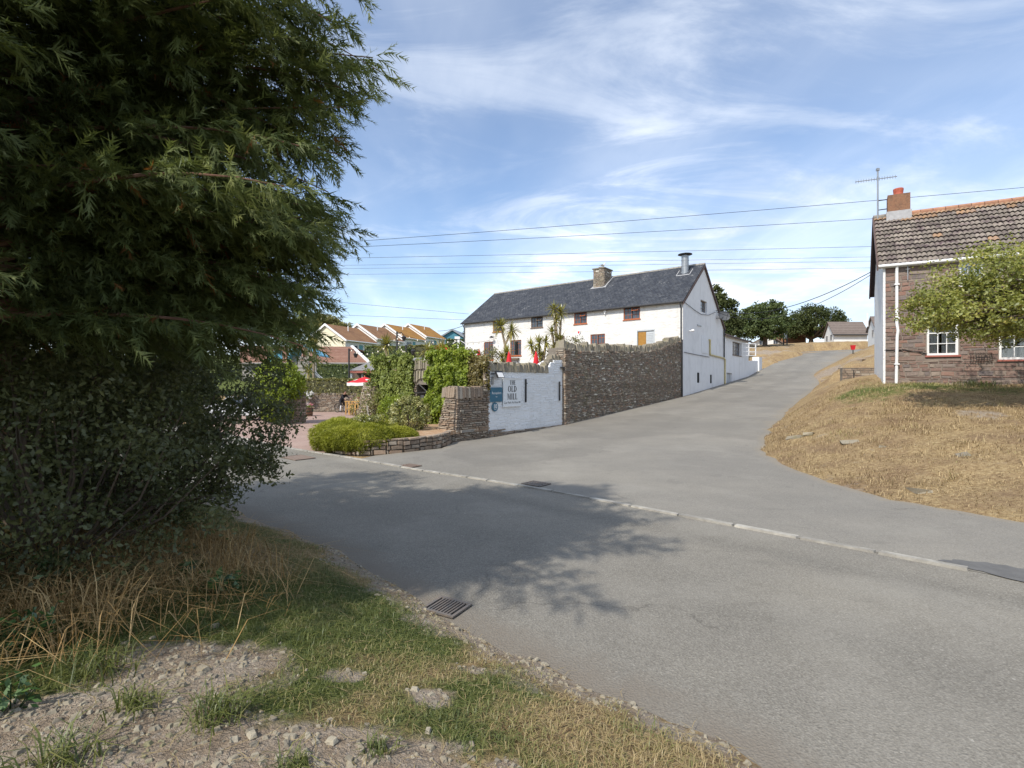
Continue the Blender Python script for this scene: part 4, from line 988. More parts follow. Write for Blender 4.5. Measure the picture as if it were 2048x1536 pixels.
# ------------------------------------------------------------------ annex and low wall uphill
ax = thing('kitchen_annex', 'low white rendered annex with brown slate roof and open casement window', 'building', (float((MILL+UU*WID)[0]), float((MILL+UU*WID)[1]), 2), RZ)
AE, A1 = 7.0, 21.4
hw, hd = (14.6, 18.0, 5.15, 6.5), (12.4, 14.3, 2.0, 3.3)
s = MB(); wall_holes(s, ga, WID, A1, 1.8, AE-.1, [hw, hd], .25); s.add([mw(A1, 0, 2.5), mw(A1, 7, 2.5), mw(A1, 7, AE-.1), mw(A1, 0, AE-.1)], [(0, 1, 2, 3)]); s.build('wall', 'white_render', ax, fix=False)
s = MB(); P0, P1, P2, P3 = mw(WID, -.3, AE-.1), mw(A1+.4, -.3, AE-.1), mw(A1+.4, 6.5, AE-.1), mw(WID, 6.5, AE-.1); Q0, Q1 = mw(WID, 3.2, AE+1.25), mw(A1-3.0, 3.2, AE+1.25)
s.add([P0, P1, P2, P3, Q0, Q1], [(0, 1, 5, 4), (1, 2, 5), (2, 3, 4, 5), (0, 3, 2, 1)]); s.build('roof', 'slate_brownish', ax)
s = MB(); s.bf(ga, WID, A1+.4, .26, .34, AE-.24, AE-.1); s.build('fascia', 'barge_dark', ax)
w = window(ax, ga, *hw, 'wood_dark', n=-.2, cols=3, rows=3, bar=.03, sill='wood_dark')
s = MB(); cs = lambda t, n, z: mw(18.05+t*.9, -.05-t*.5-n, z)
s.bf(cs, 0, .09, 0, .05, 5.2, 6.55).bf(cs, 1.9, 2.0, 0, .05, 5.2, 6.55)
for i in range(4): s.bf(cs, .09, 1.9, .002, .048, 5.2+i*.425, 5.2+i*.425+.07)
s.bf(cs, .95, 1.03, .003, .047, 5.2, 6.5); s.build('open_casement', 'white_gloss', w)
s = MB(); s.bf(ga, 12.45, 14.25, -.24, -.2, 2.0, 3.26); s.build('cellar_door', 'shutter_grey', ax)
s = MB(); s.bf(ga, 12.1, 15.2, .01, .5, 2.05, 2.24); s.build('door_step', 'kerb_concrete', ax)
s = MB(); s.bf(ga, 11.5, 11.75, 0, .12, 6.2, 6.6); s.build('meter_box', 'white_gloss', ax)
lw = thing('low_wall', 'low white rendered wall with square end pillar uphill of the annex', 'wall', tuple(mw(21.5, 0, 3)), RZ)
s = MB(); s.hexa([mw(x, y, z) for (x, z0) in ((21.41, 2.9),) for y, z in ((0, z0),)] + [mw(26.0, 0, 3.5), mw(26.0, .3, 3.5), mw(21.41, .3, 2.9), mw(21.41, 0, 4.75), mw(26.0, 0, 5.0), mw(26.0, .3, 5.0), mw(21.41, .3, 4.75)]); s.build('wall_run', 'white_render', lw)
s = MB(); s.hexa([mw(x, y, z) for z in (3.3, 5.4) for x, y in ((26.0, -.15), (27.6, -.15), (27.6, .6), (26.0, .6))]); s.build('pillar', 'white_render', lw)

# ------------------------------------------------------------------ rubble retaining wall below the mill
rw = thing('retaining_wall', 'tall dark rubble stone wall along the side road up to the white gable', 'wall', tuple(V3(WALLB)), RZ)
RL = float(np.linalg.norm(MILL-WALLB))
rtop = lambda t: float(np.interp(t, [0, 3, 6.5, 10, 13, 15.2, RL], [4.02, 4.0, 4.22, 4.32, 4.72, 5.28, 5.45]))
rwp = lambda t, n, z: V3(WALLB, z) + V3(UU)*t - V3(VV)*n
rbot = lambda t: zr(*(WALLB+UU*t))-.1
s = MB()
for i in range(16):
    a, b = RL*i/16, RL*(i+1)/16
    s.hexa([rwp(a, .06, -.3), rwp(b, .06, -.3), rwp(b, -.85, -.3), rwp(a, -.85, -.3), rwp(a, .06, rtop(a)), rwp(b, .06, rtop(b)), rwp(b, -.85, rtop(b)), rwp(a, -.85, rtop(a))])
s.build('core', 'mortar_dark', rw)
st = rubble(rwp(0, .06, 0), V3(UU), V3(-VV), 0, RL-.05, rbot, rtop, (.07, .3), (.035, .12), .07, .016, wave=.035)
stones_joined('rubble_stones', st, 'rubble_grey', rw)
st = rubble(rwp(0, .1, 0), V3(UU), V3(-VV), 0, .55, rbot, 3.9, (.2, .5), (.06, .12), .07, .012) + rubble(rwp(0, .06, 0), V3(VV), V3(-UU), 0, .45, rbot, 3.9, (.15, .4), (.06, .12), .05, .012) 
stones_joined('quoin_stones', st, 'rubble_brown', rw)
copings(rw, rwp(0, -.2, 0), V3(UU), V3(VV), RL-.2, rtop, (.3, .52), (.12, .28), .58)
s = MB(); s.tube([rwp(RL-.35, .2, 1.15), rwp(RL-.35, .2, 5.6)], .06, 8); s.build('downpipe', 'gutter_dark', rw)

# ------------------------------------------------------------------ white painted wall with the signs
pw = thing('painted_wall', 'white painted rubble wall carrying the pub signs beside the stone buttress', 'wall', tuple(V3(A2)), RZ)
PL = 5.7
pwp = lambda t, n, z: V3(A2, z) + V3(UU)*t - V3(VV)*n
ptop = lambda t: 2.8 + .02*math.sin(t*3) if t < 4.35 else float(np.interp(t, [4.35, 4.6, 4.9, PL], [2.8, 3.05, 3.35, 3.4]))
s = MB()
for i in range(12):
    a, b = PL*i/12, PL*(i+1)/12
    s.hexa([pwp(a, 0, -.3), pwp(b, 0, -.3), pwp(b, -.85, -.3), pwp(a, -.85, -.3), pwp(a, 0, ptop(a)), pwp(b, 0, ptop(b)), pwp(b, -.85, ptop(b)), pwp(a, -.85, ptop(a))])
s.build('core', 'white_paint_stone', pw)
pst = rubble(pwp(0, 0, 0), V3(UU), V3(-VV), -.02, PL-.02, lambda t: .32 if t < 1 else .2, ptop, (.25, .7), (.06, .13), .013, .004)
stones_joined('painted_stones', pst, 'white_paint_stone', pw)
st = rubble(pwp(0, .03, 0), V3(UU), V3(-VV), 0, PL, -.1, lambda t: .3 if t < 1 else .18, (.2, .5), (.06, .1), .05)
stones_joined('footing_stones', st, 'rubble_brown', pw)
copings(pw, pwp(.05, -.2, 0), V3(UU), V3(VV), 4.35, lambda t: 2.78, (.3, .5), (.12, .26), .5)
copings(pw, pwp(4.4, -.3, 0), V3(UU), V3(VV), 1.2, lambda t: 2.95+t*.4, (.3, .5), (.12, .26), .4)
# signs
def text_mesh(body, size, fn, t, z, mname, parent, name='lettering', n=.03, sx=1., th=.004, align='CENTER', bold=0.):
    cu = bpy.data.curves.new('txt', 'FONT'); cu.body = body; cu.size = size; cu.align_x = align; cu.offset = bold; cu.extrude = 0; cu.resolution_u = 3
    o = bpy.data.objects.new('txt', cu); COL.objects.link(o)
    me = bpy.data.meshes.new_from_object(o.evaluated_get(bpy.context.evaluated_depsgraph_get())); bpy.data.objects.remove(o)
    for v in me.vertices: v.co = fn(t + v.co.x*sx, n, z + v.co.y)
    return link(name, me, mname, parent)
def serif(parent, fn, word, t, z, h, n, m):
    """roman capitals cut as flat shapes: thick stems, thin arms, small serifs"""
    k, th, sf = .2*h, .07*h, .1*h; wd_ = {'T': .72, 'H': .8, 'E': .62, 'O': .9, 'L': .62, 'D': .82, 'M': 1.05, 'I': .34}; sp = .12*h
    x = t - (sum(wd_[c] for c in word)*h*.9 + sp*(len(word)-1))/2
    for ch_ in word:
        w_ = wd_[ch_]*h*.9; mb = MB(); R = lambda a, b, c, d: mb.add([fn(x+p*w_, n, z+q*h) for p, q in ((a, c), (b, c), (b, d), (a, d))], [(0, 1, 2, 3)])
        Q = lambda pts: mb.add([fn(x+p*w_, n, z+q*h) for p, q in pts], [tuple(range(len(pts)))])
        kw = k/w_; tw = .07; sw = .09
        def stem(c): R(c-kw/2, c+kw/2, 0, 1); R(c-kw/2-sw, c+kw/2+sw, 0, .045); R(c-kw/2-sw, c+kw/2+sw, .955, 1)
        if ch_ == 'T': stem(.5); R(0, 1, .93, 1); R(0, .06, .78, .93); R(.94, 1, .78, .93)
        elif ch_ == 'H': stem(.2); stem(.8); R(.2, .8, .46, .53)
        elif ch_ == 'E': stem(.22); R(.22, .95, .93, 1); R(.22, .8, .47, .54); R(.22, 1, 0, .07); R(.9, .96, .8, .93); R(.94, 1, .07, .22)
        elif ch_ == 'L': stem(.25); R(.25, 1, 0, .07); R(.93, 1, .07, .25)
        elif ch_ == 'I': stem(.5)
        elif ch_ == 'M':
            R(.1, .1+tw, 0, 1); R(.03, .24, 0, .045); R(.82-kw/2, .82+kw/2, 0, 1); R(.82-kw/2-.06, 1, 0, .045); R(0, .14, .955, 1); R(.82, 1, .955, 1)
            Q([(.1, 1), (.1+kw, 1), (.52, .1), (.46, .02)]); Q([(.46, .02), (.52, .1), (.84, 1), (.78, 1)])
        elif ch_ in 'OD':
            c0 = .5 if ch_ == 'O' else .2; nn_ = 20; a0, a1 = (0, 2*math.pi) if ch_ == 'O' else (-math.pi/2, math.pi/2)
            rx, rxi = (.5, .5-kw*.95) if ch_ == 'O' else (.78, .78-kw)
            for i in range(nn_):
                u0, u1 = a0+(a1-a0)*i/nn_, a0+(a1-a0)*(i+1)/nn_
                Q([(c0+rx*math.cos(u0), .5+.51*math.sin(u0)), (c0+rx*math.cos(u1), .5+.51*math.sin(u1)), (c0+rxi*math.cos(u1), .5+.45*math.sin(u1)), (c0+rxi*math.cos(u0), .5+.45*math.sin(u0))])
            if ch_ == 'D': stem(.2)
        mb.build('letter', m, parent, fix=False); x += w_+sp
sg = thing('pub_sign', 'white board with THE OLD MILL in dark serif capitals', 'sign', tuple(pwp(1.4, .05, 0)), RZ)
B0, B1 = .87, 2.12
s = MB(); s.bf(pwp, B0, B1, .05, .075, 1.26, 2.42); s.build('board', 'sign_white', sg)
s = MB(); s.bf(pwp, B0-.03, B1+.05, .045, .1, 2.42, 2.45).bf(pwp, B0-.02, B1+.02, .045, .09, 1.22, 1.26); s.build('board_edge', 'white_gloss', sg)
tm = (B0+B1)/2
serif(sg, pwp, 'THE', tm+.02, 2.17, .185, .08, 'ink_dark'); serif(sg, pwp, 'OLD', tm, 1.86, .26, .08, 'ink_dark'); serif(sg, pwp, 'MILL', tm, 1.53, .26, .08, 'ink_dark')
text_mesh('Car Park At Rear', .135, pwp, tm-.08, 1.36, 'ink_dark', sg, n=.08, sx=1.05)
s = MB(); s.add([pwp(t, .08, z) for t, z in ((1.93, 1.39), (2.02, 1.39), (2.02, 1.36), (2.09, 1.405), (2.02, 1.45), (2.02, 1.42), (1.93, 1.42))], [(0, 1, 2, 3, 4, 5, 6)]); s.build('arrow', 'ink_dark', sg, fix=False)
sg = thing('reception_sign', 'blue rectangular sign with small white Reception lettering', 'sign', tuple(pwp(.4, .05, 0)), RZ)
s = MB(); s.bf(pwp, .03, .82, .05, .07, 1.46, 2.06); s.build('board', 'sign_blue', sg)
text_mesh('Reception', .15, pwp, .43, 1.78, 'ink_white', sg, n=.074); s = MB(); s.add([pwp(t, .074, z) for t, z in ((.37, 1.655), (.47, 1.655), (.47, 1.675), (.37, 1.675))], [(0, 1, 2, 3)]); s.build('dash', 'ink_white', sg, fix=False)
sg = thing('number_sign', 'round blue sign with white number 10', 'sign', tuple(pwp(.32, .05, 0)), RZ)
s = MB(); cc = [(.34+.19*math.cos(k*math.pi/14), 1.25+.19*math.sin(k*math.pi/14)) for k in range(28)]
s.add([pwp(t, .05, z) for t, z in cc]+[pwp(t, .07, z) for t, z in cc], [tuple(range(28)), tuple(range(28, 56))]+[(i, (i+1) % 28, 28+(i+1) % 28, 28+i) for i in range(28)]); s.build('disc', 'sign_blue', sg)
text_mesh('10', .25, pwp, .34, 1.19, 'ink_white', sg, n=.074, bold=.004); s = MB(); s.add([pwp(t, .074, z) for t, z in ((.26, 1.14), (.42, 1.14), (.42, 1.155), (.26, 1.155))], [(0, 1, 2, 3)]); s.build('underline', 'ink_white', sg, fix=False)
fl_ = thing('floodlight', 'square white faced floodlight on the painted wall above the blue sign', 'lamp', tuple(pwp(.4, .1, 2.6)), RZ)
tl = Matrix.Rotation(rad(-28), 3, 'X')
s = MB(); s.tube([pwp(.12, .03, 2.62), pwp(.3, .2, 2.62)], .03); s.box(pwp(.42, .24, 2.6), (.44, .07, .3), RZ, tl); s.build('housing', 'metal_black', fl_)
s = MB(); s.box(pwp(.42, .285, 2.575), (.36, .02, .22), RZ, tl); s.build('lens', 'white_gloss', fl_)
s = MB(); s.bf(pwp, .14, .25, .025, .07, 2.18, 2.5); tag(s.build('wall_box', 'galvanised'), 'slim grey box below the floodlight on the painted wall', 'box')
for i, t in enumerate((2.52, 5.35)):
    b_ = thing('banner_bracket', ('upright black iron bracket next to the pub sign', 'upright black iron bracket next to the dark rubble wall')[i], 'bracket', tuple(pwp(t, .03, 1.6)), RZ, 'iron brackets on the painted wall')
    s = MB(); s.bf(pwp, t-.035, t+.035, .03, .08, 1.38+.0*i, 2.42-.1*i); s.build('bar', 'metal_black', b_)
    s = MB(); s.bf(pwp, t+.036, t+.14, .04, .06, 2.22-.1*i, 2.25-.1*i); s.build('hook', 'metal_black', b_)
s = MB(); s.bf(pwp, 5.45, 5.7, .03, .14, 2.98, 3.06); s.tube([pwp(5.5, .1, 3.05), pwp(5.66, .16, 2.92)], .03); tag(s.build('wall_light', 'metal_black'), 'small black light fitting at the top corner of the painted wall', 'lamp')
# ------------------------------------------------------------------ old kiln wall with arch, buttress and planter
kw = thing('kiln_wall', 'ivy grown stone wall with a small dark arch above the planter', 'wall', tuple(V3(A2)), RZ)
KL = 7.2
kp = lambda t, n, z: V3(A2, z) + V3(VV)*t - V3(UU)*n            # t runs away to the north-west, n towards the planter
ktop = lambda t: float(np.interp(t, [0, .5, 3.2, 4.5, 6.9, KL], [3.0, 3.2, 3.2, 3.25, 3.3, 3.1]))
at0, at1, az = 3.4, 4.35, 2.45
s = MB(); wall_holes(s, kp, 0, KL, -.1, 3.1, [(at0, at1, .9, az-.28)], .5)
for a, b in ((0, at0), (at1, KL)): pass
s.add([kp(0, 0, 3.1), kp(KL, 0, 3.1), kp(KL, -.6, 3.1), kp(0, -.6, 3.1), kp(KL, 0, 0), kp(KL, -.6, 0)], [(0, 1, 2, 3), (1, 4, 5, 2)])
s.build('core', 'mortar_dark', kw, fix=False)
s = MB(); s.bf(kp, at0-.2, at1+.2, -.6, -.52, .8, 2.6); s.build('arch_back', 'pit_dark', kw)
st = rubble(kp(0, 0, 0), V3(VV), V3(-UU), 0, KL, .3, ktop, (.15, .42), (.05, .11), .06, .014, holes=[(at0, at1, .9, az), (at0-.35, at1+.3, 2.3, 3.3)])
stones_joined('wall_stones', st, 'rubble_brown', kw)
# upright stones set over the arch
for row, (z0, z1) in enumerate(((2.3, 2.82), (2.86, 3.3))):
    t = at0-.28
    while t < at1+.22:
        w_ = random.uniform(.07, .14); zb = z0 + (random.uniform(-.04, .04))
        if row == 0: zb = max(zb, az-.3+.3*math.sqrt(max(0, 1-((t+w_/2-(at0+at1)/2)/(.5))**2)))
        mb = MB(); d = random.uniform(.05, .13); c = kp(t+w_/2, 0, (zb+z1)/2); hh = (z1-zb)/2
        q = [kp(t+.008, -.1, zb), kp(t+w_-.008, -.1, zb), kp(t+w_-.008, -.1, z1), kp(t+.008, -.1, z1), kp(t+.014, d, zb+.02), kp(t+w_-.014, d, zb+.01), kp(t+w_-.016, d-.02, z1-.02), kp(t+.016, d-.015, z1-.03)]
        mb.hexa([p-c for p in q]); o = mb.build('arch_stone', 'coping_stone', kw, world=False); o.matrix_parent_inverse = wmat(kw).inverted(); o.location = c
        t += w_
s = MB(); s.tube([kp(3.55, .12, 1.85), kp(4.1, .12, 2.2)], .03); s.tube([kp(3.5, .14, 1.82), kp(4.3, .14, 1.78)], .035); s.lathe(kp(3.86, .05, 1.2), [(.16, 0), (.2, .25), (.12, .5)], 10); tag(s.build('old_winch', 'metal_black'), 'black iron winch arms standing in the dark stone arch', 'winch')
# battered buttress at the corner
bu = thing('stone_buttress', 'battered rubble buttress with upright top stones at the corner of the painted wall', 'buttress', tuple(V3(AP)), RZ)
bp = lambda t, n, z: V3(AP, z) + V3(UU)*t - V3(VV)*n           # along the side road
BT = 2.08
s = MB(); lw_ = lambda z: 1.05-.3*z                              # width to the planter shrinks upward
q = lambda a, l, z: V3(AP, z) + V3(UU)*a + V3(VV)*l
s.hexa([q(.05, .04, -.1), q(2.15, .04, -.1), q(2.15, 1.0, -.1), q(.05, 1.0, -.1), q(.2, .04, BT), q(2.15, .04, BT), q(2.15, .45, BT), q(.2, .45, BT)]); s.build('core', 'mortar_dark', bu)
st = rubble(bp(0, -.04, 0), V3(UU), V3(-VV), lambda z: .02+.08*z, 2.05, -.05, BT-.02, (.14, .4), (.045, .1), .07, .012)
st += rubble(q(0, .02, 0), V3(VV), V3(-UU), .0, lambda z: 1.02-.27*z, -.05, BT-.02, (.14, .4), (.045, .1), .07, .012, batter=.075)
st += rubble(q(2.05, .02, 0), V3(UU), V3(-VV), -.3, .05, 2.1, 3.0, (.14, .35), (.05, .1), .06)
st += [s_ for s_ in rubble(q(0.1, 1.0, 0), V3(UU), V3(VV), 0, 2.0, .2, BT-.02, (.14, .4), (.05, .1), .06, .012, batter=.27)]
stones_joined('buttress_stones', st, 'rubble_brown', bu)
t = .12
while t < 1.5:
    w_ = random.uniform(.09, .17); mb = MB(); h0, h1 = BT-.42+random.uniform(-.05, .05), BT+random.uniform(-.02, .06)
    qq = [q(t+.008, .5, h0), q(t+w_-.008, .5, h0), q(t+w_-.008, -.06, h0), q(t+.008, -.06, h0), q(t+.012, .46, h1), q(t+w_-.012, .46, h1), q(t+w_-.012, -.03, h1), q(t+.012, -.03, h1)]
    c = sum(qq, Vector())/8; mb.hexa([p-c for p in qq]); o = mb.build('top_stone', 'rubble_brown', bu, world=False); o.matrix_parent_inverse = wmat(bu).inverted(); o.location = c
    t += w_
l_ = .05
while l_ < .62:
    w_ = random.uniform(.08, .15); mb = MB(); h0, h1 = BT-.42+random.uniform(-.05, .05), BT+random.uniform(-.02, .05)
    qq = [q(.02, l_, h0), q(.3, l_, h0), q(.3, l_+w_-.012, h0), q(.02, l_+w_-.012, h0), q(.07, l_, h1), q(.3, l_, h1), q(.3, l_+w_-.012, h1), q(.07, l_+w_-.012, h1)]
    c = sum(qq, Vector())/8; mb.hexa([p-c for p in qq]); o = mb.build('top_stone', 'rubble_brown', bu, world=False); o.matrix_parent_inverse = wmat(bu).inverted(); o.location = c
    l_ += w_
s = MB(); s.bf(bp, .3, 1.0, .03, .1, .33, .43); s.build('slate_ledge', 'ridge_grey', bu)
# left pier of the same yard
pr = thing('stone_pier', 'short weathered stone pier at the courtyard end of the ivy wall', 'pier', tuple(kp(KL+.3, 0, 0)), RZ)
pp = lambda t, n, z: kp(6.95+t, n, z)
s = MB(); s.hexa([pp(0, .75, 0), pp(1.15, .75, 0), pp(1.15, -.3, 0), pp(0, -.3, 0), pp(.1, .45, 2.15), pp(.85, .45, 2.15), pp(.85, -.2, 2.15), pp(.1, -.2, 2.15)]); s.build('core', 'mortar_dark', pr)
st = rubble(pp(0, .75, 0), V3(VV), V3(-UU), lambda z: .05*z, lambda z: 1.15-.14*z, 0, 2.1, (.14, .4), (.05, .1), .05, .012, batter=.14) + rubble(pp(0, .75, 0), V3(UU), V3(-VV), lambda z: .14*z, 1.0, .3, 2.1, (.14, .4), (.05, .1), .05, .012)
stones_joined('pier_stones', st, 'rubble_brown', pr)
copings(pr, pp(.1, .15, 0), V3(VV), V3(UU), .75, 2.0, (.3, .45), (.09, .15), .6)
# planter
pn = thing('planter_wall', 'low curved dry stone planter wall at the road corner below the buttress', 'planter', tuple(V3(PLANT[1])), 0)
pl = smoothpl([AP+VV*.3+UU*.2, PLANT[1]+np.array([-.02, .15]), PLANT[2], PLANT[3], PLANT[4], A2+VV*7.0-UU*.6], 2)
ptop_ = .46
s = MB()
for a, b in zip(pl[:-1], pl[1:]):
    d = unit(np.array(b-a)); nn = np.array([d[1], -d[0]])
    if nn @ ((a+b)/2-_pc) < 0: nn = -nn
    s.hexa([V3(a-nn*.04, -.1), V3(b-nn*.04, -.1), V3(b-nn*.35, -.1), V3(a-nn*.35, -.1), V3(a-nn*.04, ptop_-.04), V3(b-nn*.04, ptop_-.04), V3(b-nn*.35, ptop_-.04), V3(a-nn*.35, ptop_-.04)])
s.build('core', 'mortar_dark', pn)
big = []
plr = [np.array(p) for p in resample(pl, .9)]
for i, (a, b) in enumerate(zip(plr[:-1], plr[1:])):
    d = b-a; L_ = float(np.linalg.norm(d)); d = d/L_; nn = np.array([d[1], -d[0]])
    if nn @ ((a+b)/2-_pc) < 0: nn = -nn
    big += rubble(V3(a), V3(d), V3(nn), 0, L_, -.02, ptop_, (.22, .5), (.1, .16), .06, .014, sink=.12)
stones_apart('stone', big, 'rubble_brown', pn)
s = MB(); s.prism([tuple(p) for p in (PLANT[0], PLANT[1]+np.array([-.3, .3]), PLANT[2]+np.array([0, .3]), PLANT[3]+np.array([.3, .1]), PLANT[4]+np.array([.3, 0]), PLANT[5], PLANT[6])], .3, .44); s.build('bark_mulch', 'mulch', pn)

# ------------------------------------------------------------------ leaf masses
def ell(cloud, c, r, n, per, cr, size, shell=.5, zmin=-.6, asp=.55, flat=1., k=1., droop=0):
    P, R, cc, D = clumps(c, r, n, per, cr, shell, zmin, flat); cloud.leaves(P, size, R, asp, D*.8, k, droop); return cc
def wall_leaves(cloud, fn, t0, t1, z0, z1, n, size, lump=.25, mask=None, asp=.8):
    """leaves clothing a wall, thicker in lumps"""
    t = RG.uniform(t0, t1, n); z = RG.uniform(z0, z1, n)
    if mask is not None:
        m = mask(t, z); t, z = t[m], z[m]
    nn = RG.uniform(.02, 1, len(t))**.7*(.1+lump*2*np.clip(fbm(t*1.0, z*1.0, 1.6)-.25, 0, 1))
    P = np.array([fn(a, b, c) for a, b, c in zip(t, nn, z)]); o = np.array(fn(0, 1, 0)-fn(0, 0, 0))
    R = np.clip(.55*fbm(t+5, z, 2.4)+.45*RG.random(len(t)), 0, 1)
    cloud.leaves(P, size, R, asp, o*1.3+np.array([0, 0, .35]), .7, .4)
def plant(name, label, cat, base, group=None): return thing(name, label, cat, tuple(base), 0, group)
iv = plant('ivy', 'pale variegated ivy covering the wall between pier and arch', 'ivy', kp(5.6, .1, .4))
c = Cloud(); wall_leaves(c, kp, 4.45, 7.4, 1.2, 3.5, 5200, .13, .35); wall_leaves(c, kp, 4.3, 6.9, .45, 1.6, 2300, .12, .3, lambda t, z: RG.random(len(t)) < .85); [ell(c, tuple(kp(t, .1, 3.35+.15*math.sin(t*5))), (.45, .35, .3), 8, 26, .16, .12, .2, -.5) for t in (4.5, 4.95, 5.4, 5.9, 6.4, 6.9, 7.3)]; [ell(c, tuple(kp(t, .35, z)), (.4, .3, .4), 8, 26, .16, .12, .3, -1) for t, z in ((7.2, 2.2), (6.6, 1.6), (5.6, 2.4), (4.9, 1.3), (5.9, 1.0), (7.4, 2.9))]; c.build('foliage', 'leaf_ivy', iv)
s = MB(); [s.tube([kp(t, .05, .4), kp(t+.1, .1, 1.5), kp(t-.2, .1, 2.6)], .02, 5) for t in (5, 5.8, 6.6)]; s.build('stem', 'bark', iv)
iv = plant('creeper', 'bright green creeper tumbling over the wall between arch and buttress', 'ivy', kp(2.2, .1, .4))
c = Cloud(); wall_leaves(c, kp, .9, 3.35, 1.3, 3.62, 5600, .14, .5); wall_leaves(c, kp, 1.2, 3.9, .45, 1.9, 3600, .13, .55, lambda t, z: (t > 1.2+.25*(1.9-z)) & (t < 3.3+(1.9-z)*.5)); [ell(c, tuple(kp(t, .15, 3.5+.15*math.sin(t*4))), (.5, .4, .32), 9, 26, .17, .13, .2, -.5) for t in (1.0, 1.4, 1.9, 2.4, 2.9, 3.2)]; [ell(c, tuple(kp(t, .5, z)), (.45, .35, .5), 9, 26, .17, .13, .3, -1) for t, z in ((1.5, 2.6), (2.4, 2.2), (3.0, 1.5), (2.2, 1.2), (3.3, .9), (1.7, 1.7))]; c.build('foliage', 'leaf_ivy_bright', iv)
s = MB(); [s.tube([kp(t, .05, .4), kp(t+.2, .15, 1.5), kp(t-.2, .1, 2.9)], .02, 5) for t in (1.6, 2.4, 3.0)]; s.build('stem', 'bark', iv)
iv = plant('dry_creeper', 'browning yellow creeper on the wall top above the buttress', 'ivy', kp(.5, .1, 2))
c = Cloud(); wall_leaves(c, kp, -.1, 1.25, 1.95, 3.5, 2300, .11, .3, lambda t, z: z < 3.05+t*.5); wall_leaves(c, kp, -.1, 1.0, 2.9, 3.35, 700, .11, .3); [ell(c, tuple(kp(t, .15, z)), (.35, .3, .28), 8, 22, .15, .1, .2, -.8) for t, z in ((.1, 3.1), (.5, 3.3), (.9, 3.45), (.6, 2.6), (.2, 2.4))]; c.build('foliage', 'leaf_ivy_brown', iv)
s = MB(); [s.tube([kp(t, .03, 1.9), kp(t+.15, .06, 3.0)], .015, 5) for t in (.2, .6, .9)]; s.build('stem', 'bark', iv)
he = plant('heather_bush', 'wide clipped lime green heather spilling over the planter wall', 'shrub', (-5.2, 17, .4))
c = Cloud()
LOBES = ((-5.75, 16.75, 1.0, .95, .62), (-4.75, 16.15, .95, .72, .52), (-3.85, 16.75, .7, .5, .36), (-5.1, 17.7, 1.1, .9, .66), (-6.2, 17.9, .75, 1.0, .58), (-5.3, 16.0, .8, .5, .42))
s = MB(); s.cr = .2
for (cx, cy, rx, ry, rz_) in LOBES:
    n_ = 9000; D = unit(RG.normal(size=(n_, 3))); D = D[D[:, 2] > -.75]; n_ = len(D)
    bump_ = 1+.2*(fbm(D[:, 0]*3+cx, D[:, 1]*3+D[:, 2]*2, 1.3)-.5)*2
    P = np.array([cx, cy, .42]) + D*np.array([rx, ry, rz_])*(bump_*.95)[:, None]
    a = unit(D + RG.normal(size=D.shape)*.5 + np.array([0, 0, -.25])); b = unit(np.cross(a, RG.normal(size=P.shape))); ln = RG.uniform(.04, .1, n_)[:, None]
    V = np.stack([P-a*.03-b*.011, P-a*.03+b*.011, P+a*ln], 1).reshape(-1, 3); R = np.clip(.75*fbm(P[:, 0]*1., P[:, 1]+P[:, 2], 2.2)-.12+.15*D[:, 2]+.4*RG.random(n_), 0, 1); c.add(V, np.arange(len(V)).reshape(-1, 3), np.repeat(R, 3))
    bm_ = bmesh.new(); bmesh.ops.create_icosphere(bm_, subdivisions=3, radius=1)
    s.add([(cx+v.co.x*rx*.82, cy+v.co.y*ry*.82, .42+v.co.z*rz_*.82) for v in bm_.verts], [tuple(v.index for v in f.verts) for f in bm_.faces]); bm_.free()
c.build('foliage', 'leaf_heather', he); s.build('twigs', 'leaf_heather', he, smooth=True)
sh = plant('round_shrub', 'rounded yellow variegated shrub in the planter before the ivy wall', 'shrub', (-3.95, 19.3, .42))
c = Cloud(); cc = ell(c, (-3.95, 19.3, 1.0), (.78, .72, .7), 190, 45, .13, .075, .8, -.9); c.build('foliage', 'leaf_varieg', sh)
s = MB(); [s.tube([(-3.95, 19.3, .4), tuple(p)], .012, 4) for p in cc[:40]]; s.build('stem', 'bark', sh)
sh = plant('leafy_shrub', 'loose fresh green shrub behind the rounded variegated one', 'shrub', (-4.7, 20.3, .42))
c = Cloud(); cc = ell(c, (-4.75, 20.4, 1.0), (.7, .7, .75), 60, 30, .2, .1, .4, -.8); c.build('foliage', 'leaf_ivy_bright', sh); s = MB(); [s.tube([(-4.7, 20.3, .4), tuple(p)], .012, 4) for p in cc[:25]]; s.build('stem', 'bark', sh)
sh = plant('pale_sapling', 'small grey leaved sapling with one bare white stem by the pier', 'shrub', (-5.9, 20.6, .42))
c = Cloud(); ell(c, (-6.0, 21.2, 1.2), (.8, .7, .8), 45, 26, .22, .09, .3, -.8); c.build('foliage', 'leaf_hedge_olive', sh); s = MB(); s.tube([(-5.5, 19.9, .4), (-5.55, 19.95, .7), (-5.75, 20.0, 1.0), (-5.8, 20.0, 1.35)], .025, 6); s.build('stem', 'kerb_concrete', sh)
sh = plant('low_pale_plant', 'low pale green spreading plant on top of the heather bush', 'plant', (-4.7, 17.2, .9))
c = Cloud(); ell(c, (-4.75, 17.1, .95), (.75, .35, .2), 40, 26, .14, .07, .2, -.3); c.build('foliage', 'leaf_varieg', sh)

